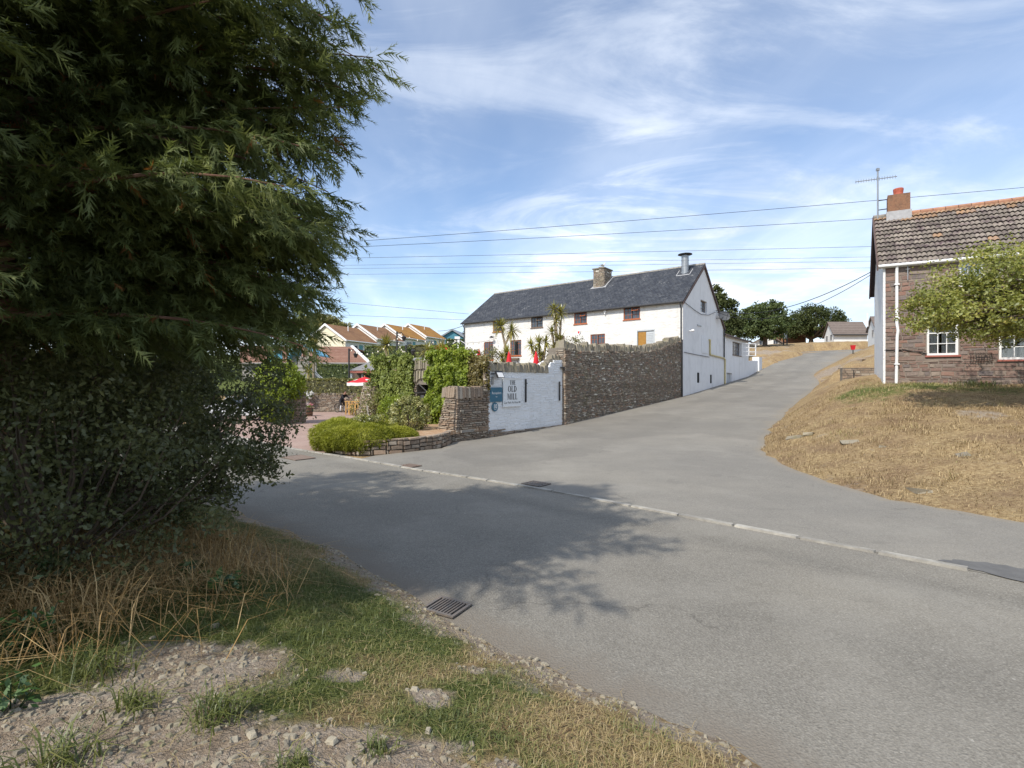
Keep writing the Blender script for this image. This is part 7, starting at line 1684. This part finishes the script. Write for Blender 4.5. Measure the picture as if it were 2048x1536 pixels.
dv = np.stack([np.cos(az_)*lq, np.sin(az_)*lq, RG.normal(size=nq)*.012], 1); sv = np.stack([-np.sin(az_), np.cos(az_), np.zeros(nq)], 1)*.0016; b0 = np.concatenate([q, zq[:, None]+.008+RG.random((nq, 1))*.012], 1)
mid = b0+dv*.5+np.array([0, 0, .006])+sv*RG.normal(size=(nq, 1))*8
gr.add(np.stack([b0-sv, b0+sv, mid+sv, mid-sv, b0+dv+sv*.5, b0+dv-sv*.5], 1).reshape(-1, 3), ((np.arange(nq)*6)[:, None, None]+np.array([[0, 1, 2, 3], [3, 2, 4, 5]])).reshape(-1, 4), np.repeat(RG.uniform(.72, 1, nq), 6))
tag(gr.build('grass', 'leaf_grass'), 'short patchy grass of the verge, green and straw coloured', 'grass', kind='stuff')
st_ = Cloud()
p, d = verge_pts(90000, -6.5, -1.2, 2.2, 9.3)
long_m = np.exp(-((p[:, 0]+4.2)**2/1.1+(p[:, 1]-5.6)**2/2.4)) + 1.1*np.exp(-((p[:, 0]+3.35)**2/.35+(p[:, 1]-3.7)**2/.9)) + .35*np.exp(-((p[:, 0]+4.6)**2/.5+(p[:, 1]-7.1)**2/.8)) + .5*np.exp(-((p[:, 0]+2.6)**2/.3+(p[:, 1]-4.6)**2/.4))
keep = RG.random(len(p)) < (d > .7+.7*fbm(p[:, 0], p[:, 1]+9, 1.1))*long_m*.5*np.clip(fbm(p[:, 0], p[:, 1], 1.8)*1.8-.3, 0, 1); p = p[keep]
st_.add(*blades(p, RG.uniform(.14, .5, len(p))*(.5+fbm(p[:, 0]+7, p[:, 1], 1.2)), .0032, np.clip(RG.random(len(p))*.85+.1, 0, 1), 1.7))
tag(st_.build('long_dry_grass', 'leaf_straw'), 'long dry straw coloured grass below the bushes', 'grass', kind='stuff')
print('straw', len(p))
# tufts and weeds one can pick out
def tuft_plant(label, x, y, n, h, m, group, w=.005, lean=.9, spread=.1):
    t = plant('grass_tuft', label, 'grass tuft', (x, y, zg(x, y)), group); c = Cloud(); xy = np.array([x, y])+RG.normal(size=(n, 2))*spread; c.add(*blades(xy, RG.uniform(.5, 1.2, n)*h, w, np.clip(RG.random(n)*.55, 0, 1), lean)); c.build('blades', m, t)
tl_ = lambda px, py, Z: ((px-1024)*(EYE-Z)/(py-768), 1000*(EYE-Z)/(py-768))
for i, (px, py, n, hh, sp, lb_) in enumerate(((430, 1410, 150, .2, .1, 'big fresh green grass tuft between the bare soil patches'), (270, 1400, 110, .16, .1, 'dark green grass tuft beside the stony soil patch'), (120, 1520, 120, .2, .12, 'green grass tuft at the edge of the stony soil'), (590, 1500, 80, .12, .06, 'small grass tuft standing alone in the bare soil'), (200, 1320, 160, .24, .16, 'tall green grass clump beside the straw grass'), (760, 1445, 60, .1, .05, 'tiny grass tuft in the pebbly soil'))):
    x, y = tl_(px, py, .55); tuft_plant(lb_, x, y, n, hh*.8, 'leaf_grass', None, .0035, 1.2, sp*.6)
def weed(label, x, y, n, h, leaf, m='leaf_weed', r=.16):
    t = plant('weed', label, 'weed', (x, y, zg(x, y))); z0 = zg(x, y); s = MB(); c = Cloud(); P = []
    for k in range(n):
        a = RG.uniform(0, 6.28); rr = r*RG.random()**.5; tp_ = np.array([x+math.cos(a)*rr, y+math.sin(a)*rr, z0+h*RG.uniform(.6, 1.1)]); s.tube([(x+math.cos(a)*rr*.3, y+math.sin(a)*rr*.3, z0-.02), tuple(tp_)], .004, 4, False)
        P += [tp_*u+np.array([x+math.cos(a)*rr*.3, y+math.sin(a)*rr*.3, z0])*(1-u)+RG.normal(size=3)*.035 for u in np.linspace(.35, 1, 9)]
    P = np.array(P); c.leaves(P, leaf, RG.random(len(P)), .55, np.array([0, 0, .9]), .7); c.build('foliage', m, t); s.build('stem', 'leaf_weed', t, fix=False)
for px, py, n, hh, lf, lb_ in ((55, 1300, 18, .26, .055, 'nettle clump among the straw grass'), (440, 1160, 12, .1, .09, 'broad leaved dock at the edge of the mown verge'), (380, 1135, 10, .14, .09, 'dark dock plant below the hanging bush'), (350, 1040, 10, .3, .07, 'leafy weed at the lane end of the straw grass'), (100, 1180, 12, .35, .05, 'bramble shoot in the shade beneath the bushes'), (20, 1420, 12, .16, .055, 'broad leaved weed beside the stony soil')):
    x, y = tl_(px, py, .5); weed(lb_, x, y, n, hh, lf)
pb = MB(); cnt = 0
def pebble(mb, x, y, z, s_):
    k = [RG.uniform(.7, 1.15) for _ in range(8)]; a = RG.uniform(0, 3.1); ca, sa = math.cos(a), math.sin(a)
    q = [(u*k[i]*s_, v_*k[i]*s_*.7, w_*s_*.45) for i, (u, v_, w_) in enumerate(((-1, -1, -.6), (1, -1, -.6), (1, 1, -.6), (-1, 1, -.6), (-.6, -.6, 1), (.7, -.5, .9), (.6, .7, 1), (-.7, .6, .8)))]
    mb.cr = RG.uniform(.3, 1); mb.hexa([(x+p_[0]*ca-p_[1]*sa, y+p_[0]*sa+p_[1]*ca, z+p_[2]) for p_ in q])
p, d = verge_pts(30000, -5.5, 2.6, 1.6, 7); g_, so_ = seg_mask(p[:, 0], p[:, 1]); k = RG.random(len(p)) < np.clip(so_-.25, 0, 1)*1.0; p = p[k]; zz = zground(p[:, 0], p[:, 1])[0]
for (x, y), z in zip(p, zz): pebble(pb, x, y, z+.003, .005+.022*RG.random()**2.2)
tag(pb.build('gravel', 'coping_stone', fix=False), 'small stones and grit on the bare soil of the verge', 'gravel', kind='stuff')
print('pebbles', len(p))
for i, (px, py, sz) in enumerate(((670, 1530, .035), (505, 1445, .022), (365, 1305, .026), (405, 1312, .03), (115, 1490, .028), (665, 1440, .022), (735, 1500, .018), (1078, 1465, .02), (365, 1350, .018), (430, 1213, .022), (820, 1500, .02), (700, 1480, .016), (300, 1375, .02), (240, 1440, .022))):
    x, y = tl_(px, py, .55); m_ = MB(); pebble(m_, 0, 0, 0, sz*1.35); m_.r = [0]*len(m_.r); o = m_.build('stone', 'coping_stone'); o.location = (x, y, zg(x, y)+.012); tag(o, 'loose pale stone on the worn soil of the verge', 'stone', 'loose stones on the verge')
# dry turf of the banks
dt_ = Cloud()
def bank_pts(n, x0, x1, y0, y1):
    p = np.stack([RG.uniform(x0, x1, n), RG.uniform(y0, y1, n)], 1); z, rg_ = zground(p[:, 0], p[:, 1]); k = ~(rg_[0] | rg_[1] | rg_[2] | rg_[3] | rg_[4] | rg_[5])
    ins = ((p-K0)@CD > -.05) & ((p-K0)@CN < .05); k &= ~ins; return p[k], z[k]
p, z = bank_pts(120000, 6.8, 22, 5, 24); g_, so_ = seg_mask(p[:, 0], p[:, 1])
k = RG.random(len(p)) < np.clip(1.1-so_, .1, 1)*np.clip(fbm(p[:, 0]+3, p[:, 1], 2.5, 3)*2.2-.5, .05, 1); p, z, g_ = p[k], z[k], g_[k]
dt_.add(*blades(p, RG.uniform(.02, .11, len(p))*(.5+1.4*np.clip(fbm(p[:, 0]+5, p[:, 1], 1.3, 3)*2-.6, 0, 1))*(1+.5*g_), .005, np.where(RG.random(len(p)) < g_*.95, .97, np.clip(RG.random(len(p))*.85, 0, .85)), 1.1, z))
print('bank', len(p))
for i_ in range(26):      # taller wisps here and there
    x_, y_ = RG.uniform(8, 20), RG.uniform(8, 18)
    if inside(np.array([x_]), np.array([y_]), SIDE)[0] or inside(np.array([x_]), np.array([y_]), ROAD1)[0]: continue
    xy_ = np.array([x_, y_])+RG.normal(size=(60, 2))*.16; dt_.add(*blades(xy_, RG.uniform(.08, .26, 60), .005, RG.uniform(.3, 1, 60), 1.0))
tag(dt_.build('dry_turf', 'leaf_dryturf'), 'parched short turf on the bank below the cottage', 'grass', kind='stuff')
gx_, gy_ = K0+CD*2.9+CN*.45; tuft_plant('lush green grass clump against the cottage wall below the window', float(gx_), float(gy_), 260, .32, 'leaf_grass', None, .008, .7, .32)

# greenery west of the courtyard, seen through the gaps of the cypress
hedge('hedge', 'roadside hedge beyond the parked car, seen through the cypress', (-24.5, 36.5, 1.2), (12, 1.8, 2.4), 6000, .2, 'leaf_hedge', None, rad(-43))
for x_, y_, h_, lb_ in ((-27, 40, 5.5, 'round green tree behind the roadside hedge, seen through the cypress'), (-36, 52, 7, 'large green tree far beyond the roadside hedge, seen through the cypress')):
    z_ = zg(x_, y_); broad('ash_tree', lb_, (x_, y_, z_), h_*.35, [((x_, y_, z_+h_*.62), (h_*.5, h_*.5, h_*.42), 110, 50, h_*.11, .5, -.7)], .3, 'leaf_beech', 16, .25)
for i, (px, py) in enumerate(((1592, 875), (1620, 868), (1700, 885), (1925, 905), (1835, 980), (1765, 890))):    # rock showing through the bank
    Yr = 2200/(py-768); 
    for _ in range(25): Yr = (EYE-zg((px-1024)/1000*Yr, Yr))*1000/(py-768)*.5+Yr*.5
    x, y = (px-1024)/1000*Yr, Yr; m_ = MB(); k_ = RG.uniform(.14, .26); m_.hexa([(u*k_*RG.uniform(.8, 1.3), v_*k_*.6*RG.uniform(.8, 1.2), w_*k_) for w_ in (-.3, .13) for u, v_ in ((-1, -1), (1, -1), (1, 1), (-1, 1))])
    o = m_.build('rock', 'coping_stone'); o.location = (x, y, zg(x, y)); o.rotation_euler = (RG.normal()*.15, RG.normal()*.15, RG.uniform(0, 3)); tag(o, 'pale rock showing through the dry turf of the bank', 'rock', 'rocks in the dry bank')
# ------------------------------------------------------------------ people, bicycle, gull, parked car
def skin_body(name, verts, edges, radii, zones, mats, parent, sub=2):
    """one continuous body grown from a skeleton; faces take the material of the nearest zone"""
    me = bpy.data.meshes.new(name); me.from_pydata([tuple(v) for v in verts], edges, []); o = bpy.data.objects.new(name, me); COL.objects.link(o)
    sk = o.modifiers.new('skin', 'SKIN'); sk.use_smooth_shade = True
    for i, d in enumerate(me.skin_vertices[0].data):
        d.radius = radii[i] if isinstance(radii[i], tuple) else (radii[i], radii[i]); d.use_root = (i == 0)
    ss = o.modifiers.new('sub', 'SUBSURF'); ss.levels = sub; ss.render_levels = sub
    dg = bpy.context.evaluated_depsgraph_get(); m2 = bpy.data.meshes.new_from_object(o.evaluated_get(dg)); bpy.data.objects.remove(o); m2.name = name
    m2.materials.clear()
    for m in mats: m2.materials.append(MATS[m])
    zz = [(Vector(verts[a]), Vector(verts[b]), k) for a, b, k in zones]
    for p in m2.polygons:
        c = p.center; best = None
        for a, b, k in zz:
            ab = b-a; t = max(0, min(1, (c-a).dot(ab)/max(ab.length_squared, 1e-9))); dd = (c-(a+ab*t)).length
            if best is None or dd < best[0]: best = (dd, k)
        p.material_index = best[1]; p.use_smooth = True
    ob = bpy.data.objects.new(name, m2); COL.objects.link(ob); ob.parent = parent
    return ob
def head_bits(parent, hc, fwd, hair):
    """face and hair on a head of centre hc looking along fwd (local space)"""
    f_ = Vector(fwd).normalized(); sd = f_.cross(Vector((0, 0, 1))).normalized(); hc = Vector(hc)
    s = MB(); bm_ = bmesh.new(); bmesh.ops.create_icosphere(bm_, subdivisions=2, radius=1)
    vv = []
    for v in bm_.verts:
        q = v.co; w = f_.dot(q); vv.append(hc - f_*.012 + Vector((q.x*.099, q.y*.099, q.z*.112+.012)) if not (w > .35 and q.z < .45) else hc + q*.07)
    s.add(vv, [tuple(v.index for v in fc.verts) for fc in bm_.faces]); bm_.free(); s.build('hair', hair, parent, world=False, smooth=True)
    s = MB(); s.add([hc+f_*.085+Vector((0, 0, .02)), hc+f_*.083-sd*.015-Vector((0, 0, .03)), hc+f_*.083+sd*.015-Vector((0, 0, .03)), hc+f_*.118-Vector((0, 0, .022))], [(0, 1, 3), (0, 3, 2), (1, 2, 3)]); s.build('nose', 'skin', parent, world=False)
    for k in (-1, 1):
        s = MB(); s.lathe(hc+f_*.085+sd*k*.034+Vector((0, 0, .008)), [(.004, 0), (.011, .006), (.004, .012)], 6); s.build('eye', 'ink_dark', parent, world=False)
        s = MB(); s.lathe(hc+sd*k*.098-Vector((0, 0, .03)), [(.008, 0), (.018, .03), (.01, .055)], 6); s.build('ear', 'skin', parent, world=False)
    s = MB(); s.box(hc+f_*.09-Vector((0, 0, .058)), (.035, .035, .008)); s.build('mouth', 'sill_red', parent, world=False)
def person(label, loc, rz, J, mats, zone_of, hair, look, group=None, fingers=True):
    """J: joint positions (x forward)"""
    t = thing('person', label, 'person', loc, rz, group)
    names = ['pel', 'sp', 'ch', 'nk', 'hd', 'top', 'lsh', 'lel', 'lwr', 'lpa', 'rsh', 'rel', 'rwr', 'rpa', 'lhi', 'lkn', 'lan', 'lto', 'rhi', 'rkn', 'ran', 'rto']
    ed = [('pel', 'sp'), ('sp', 'ch'), ('ch', 'nk'), ('nk', 'hd'), ('hd', 'top'), ('ch', 'lsh'), ('lsh', 'lel'), ('lel', 'lwr'), ('lwr', 'lpa'), ('ch', 'rsh'), ('rsh', 'rel'), ('rel', 'rwr'), ('rwr', 'rpa'), ('pel', 'lhi'), ('lhi', 'lkn'), ('lkn', 'lan'), ('lan', 'lto'), ('pel', 'rhi'), ('rhi', 'rkn'), ('rkn', 'ran'), ('ran', 'rto')]
    rd = dict(pel=(.15, .12), sp=(.135, .115), ch=(.16, .125), nk=.06, hd=.095, top=.07, lsh=.068, lel=.05, lwr=.034, lpa=.04, rsh=.068, rel=.05, rwr=.034, rpa=.04, lhi=.1, lkn=.068, lan=.045, lto=.045, rhi=.1, rkn=.068, ran=.045, rto=.045)
    V = [Vector(J[n]) for n in names]; E = [(names.index(a), names.index(b)) for a, b in ed]; R = [rd[n] for n in names]
    if fingers:
        for sd_, wr, pa in (('l', 'lwr', 'lpa'), ('r', 'rwr', 'rpa')):
            w, p = Vector(J[wr]), Vector(J[pa]); d = (p-w).normalized(); sx = d.cross(Vector((0, 0, 1))).normalized(); b = names.index(pa)
            for k in range(4):
                V += [p+d*.03+sx*(k-1.5)*.02, p+d*(.075-.008*abs(k-1.5))+sx*(k-1.5)*.022-Vector((0, 0, .03))]; R += [.01, .008]; E += [(b, len(V)-2), (len(V)-2, len(V)-1)]
            V += [p+sx*.045*(1 if sd_ == 'l' else -1)+d*.0, p+sx*.05*(1 if sd_ == 'l' else -1)+d*.045]; R += [.011, .009]; E += [(b, len(V)-2), (len(V)-2, len(V)-1)]
    zones = [(names.index(a), names.index(b), zone_of(a, b)) for a, b in ed]
    bo = skin_body('body', V, E, R, zones, mats, t); bo.matrix_parent_inverse = Matrix.Identity(4)
    head_bits(bo, J['hd'] if True else 0, look, hair)
    return t
def zone_std(a, b):
    if b in ('hd', 'top') or b == 'nk' and False: return 0
    if b in ('lpa', 'rpa'): return 0
    if b in ('lwr', 'rwr'): return 3
    if b in ('lhi', 'lkn', 'rhi', 'rkn'): return 2
    if b in ('lan', 'ran'): return 4
    if b in ('lto', 'rto'): return 5
    return 1
# cyclist astride, leaning on the bars (x forward)
Jc = dict(pel=(0, 0, .98), sp=(.14, 0, 1.14), ch=(.3, 0, 1.3), nk=(.38, 0, 1.42), hd=(.46, 0, 1.54), top=(.48, 0, 1.64), lsh=(.33, .19, 1.34), lel=(.52, .24, 1.14), lwr=(.7, .24, 1.06), lpa=(.77, .24, 1.05), rsh=(.33, -.19, 1.34), rel=(.52, -.24, 1.14), rwr=(.7, -.24, 1.06), rpa=(.77, -.24, 1.05),
          lhi=(0, .11, .92), lkn=(.12, .2, .52), lan=(.02, .24, .1), lto=(.17, .26, .04), rhi=(0, -.11, .92), rkn=(.16, -.15, .55), ran=(.06, -.16, .14), rto=(.2, -.16, .06))
cx, cy_ = at(683, 825, 38.3).x, 38.3; crz = rad(-35)
person('person in black bending over a bicycle beside the courtyard wall', (cx, cy_, .01), crz, Jc, ['skin', 'cloth_black', 'cloth_black', 'cloth_black', 'sock_white', 'rubber'], zone_std, 'hair_dark', (.8, 0, -.5))
bk = thing('bicycle', 'dark bicycle held by the person in black', 'bicycle', (cx, cy_, .01), crz)
for xw in (-.52, .55):
    s = MB(); s.tube([(xw+.33*math.cos(a), 0, .35+.33*math.sin(a)) for a in np.linspace(0, 2*math.pi, 29)], .024, 6, False); wo = s.build('wheel', 'rubber', bk, world=False)
    for k in range(12):
        s = MB(); a = k*math.pi/6; s.tube([(xw, 0, .35), (xw+.32*math.cos(a), 0, .35+.32*math.sin(a))], .004, 3); s.build('spoke', 'galvanised', wo, world=False)
s = MB(); bbk, sea, hdt = (-.08, 0, .34), (-.2, 0, .82), (.38, 0, .86)
for a, b in ((bbk, sea), (bbk, hdt), ((-.18, 0, .74), hdt), (bbk, (-.52, 0, .35)), ((-.18, 0, .74), (-.52, 0, .35)), (hdt, (.55, 0, .35))): s.tube([a, b], .02, 6)
s.build('frame', 'metal_black', bk, world=False)
s = MB(); s.tube([(.38, 0, .86), (.4, 0, 1.02)], .018); s.tube([(.42, -.28, 1.03), (.4, 0, 1.02), (.42, .28, 1.03)], .015); s.build('handlebar', 'metal_black', bk, world=False)
s = MB(); s.hexa([(-.36, -.07, .84), (-.08, -.02, .84), (-.08, .02, .84), (-.36, .07, .84), (-.36, -.07, .89), (-.08, -.02, .88), (-.08, .02, .88), (-.36, .07, .89)]); s.build('saddle', 'rubber', bk, world=False)
s = MB(); s.tube([(-.08, .1, .34), (.06, .12, .26)], .012); s.tube([(-.08, -.1, .34), (-.2, -.12, .42)], .012); s.build('pedal', 'metal_black', bk, world=False)
# two people sitting at the table
def seated(tw): return dict(pel=(0, 0, .56), sp=(.03, 0, .74), ch=(.08, 0, .98), nk=(.12, 0, 1.12), hd=(.17, 0, 1.25), top=(.18, 0, 1.35), lsh=(.08, .19, 1.02), lel=(.2, .26, .8), lwr=(.4, .16, .8), lpa=(.47, .13, .8), rsh=(.08, -.19, 1.02), rel=(.2, -.26, .8), rwr=(.4, -.16, .8), rpa=(.47, -.13, .8), lhi=(.02, .11, .53), lkn=(.42, .14, .52), lan=(.4, .14, .1), lto=(.54, .14, .04), rhi=(.02, -.11, .53), rkn=(.42, -.14, .52), ran=(.4, -.14, .1), rto=(.54, -.14, .04))
tw = lambda x, y: tuple(Lb @ Vector((x, y, 0)))
p1 = tw(-.25, .7); person('person in a tan top sitting across the picnic table', (p1[0], p1[1], .01), rad(-82), seated(0), ['skin', 'cloth_tan', 'cloth_black', 'skin', 'cloth_black', 'rubber'], zone_std, 'hair_dark', (.9, .2, -.2))
p1 = tw(.3, -.7); person('person in a pale blue shirt sitting with back to the road at the picnic table', (p1[0], p1[1], .01), rad(98), seated(0), ['skin', 'cloth_blue', 'cloth_black', 'cloth_blue', 'cloth_black', 'rubber'], zone_std, 'hair_dark', (.9, .1, -.2))
# gull on the mill chimney
gp = mw(4.35, 9.1, 13.32)
gu = thing('seagull', 'white seagull perched on the mill chimney', 'gull', tuple(gp), rad(20))
gb = skin_body('body', [(0, 0, .2), (.12, 0, .23), (.2, 0, .31), (.23, 0, .4), (.26, 0, .42), (-.14, 0, .17), (-.3, 0, .15)], [(0, 1), (1, 2), (2, 3), (3, 4), (0, 5), (5, 6)], [.1, .095, .06, .06, .04, .07, .03], [(0, 1, 0), (1, 2, 0), (2, 3, 0), (3, 4, 0), (0, 5, 0), (5, 6, 0)], ['feather_white'], gu)
gb.matrix_parent_inverse = Matrix.Identity(4)
s = MB(); s.tube([(.28, 0, .415), (.37, 0, .39)], [.018, .006], 6); s.build('beak', 'beak_yellow', gb, world=False)
for k in (-1, 1):
    s = MB(); s.hexa([(.1, k*.1, .2), (-.2, k*.1, .15), (-.42, k*.05, .16), (-.1, k*.09, .24), (.1, k*.112, .2), (-.2, k*.11, .15), (-.42, k*.06, .16), (-.1, k*.1, .25)]); s.build('wing', 'dish_grey', gb, world=False)
    s = MB(); s.tube([(.02, k*.045, .14), (.03, k*.045, -.01)], .01, 5); s.build('leg', 'beak_yellow', gb, world=False)
# white car behind the bushes
cr_ = thing('parked_car', 'white parked car half hidden behind the bushes and ivy mound', 'car', (-16.3, 30.2, .012), rad(25))
prof = [(-2.0, .35), (-2.05, .75), (-1.9, .95), (-1.2, 1.0), (-.75, 1.42), (.7, 1.45), (1.35, 1.05), (1.95, .92), (2.1, .6), (2.05, .32)]
s = MB()
for y0, y1, k0, k1 in ((-.84, -.78, .0, 1), ):
    pass
n_ = len(prof); rows = [(-.85, .0), (-.82, .0), (.82, .0), (.85, .0)]
def sect(y): return [(x, y*(1 if z < 1.0 else .82), z) for x, z in prof]
s.add(sect(-.86)+sect(.86), [tuple(range(n_))[::-1], tuple(range(n_, 2*n_))]+[(i, (i+1) % n_, n_+(i+1) % n_, n_+i) for i in range(n_)]); s.build('body', 'car_white', cr_, world=False)
for sg in (-1, 1):
    for (xa, xb) in ((-.95, -.05), (.02, .95)):
        s = MB(); y = sg*.868; yt = sg*.722; s.add([(xa-.05, y, 1.0), (xb+.12*(xb > .5), y, 1.0), (xb-.22*(xb > .5), yt, 1.38), (xa+.22*(xa < -.5), yt, 1.38)], [(0, 1, 2, 3)]); s.build('side_window', 'window_glass', cr_, world=False, fix=False)
    for xw in (-1.25, 1.3):
        s = MB(); s.tube([(xw, sg*.7, .31), (xw, sg*.88, .31)], .31, 20); wo = s.build('wheel', 'rubber', cr_, world=False); s = MB(); s.tube([(xw, sg*.86, .31), (xw, sg*.895, .31)], .19, 14); s.build('rim', 'galvanised', wo, world=False)
    s = MB(); s.box((2.06, sg*.6, .72), (.06, .34, .14)); s.build('headlight', 'clear_glass', cr_, world=False); s = MB(); s.box((-2.04, sg*.68, .78), (.05, .2, .2)); s.build('tail_light', 'paint_red', cr_, world=False)
s = MB(); s.add([(1.36, -.74, 1.06), (1.36, .74, 1.06), (.74, .66, 1.425), (.74, -.66, 1.425)], [(0, 1, 2, 3)]); s.v = [(x+.012, y, z+.012) for x, y, z in s.v]; s.build('windscreen', 'window_glass', cr_, world=False, fix=False)
print('objects', len(bpy.data.objects), 'tris', sum(len(m.polygons) for m in bpy.data.meshes))
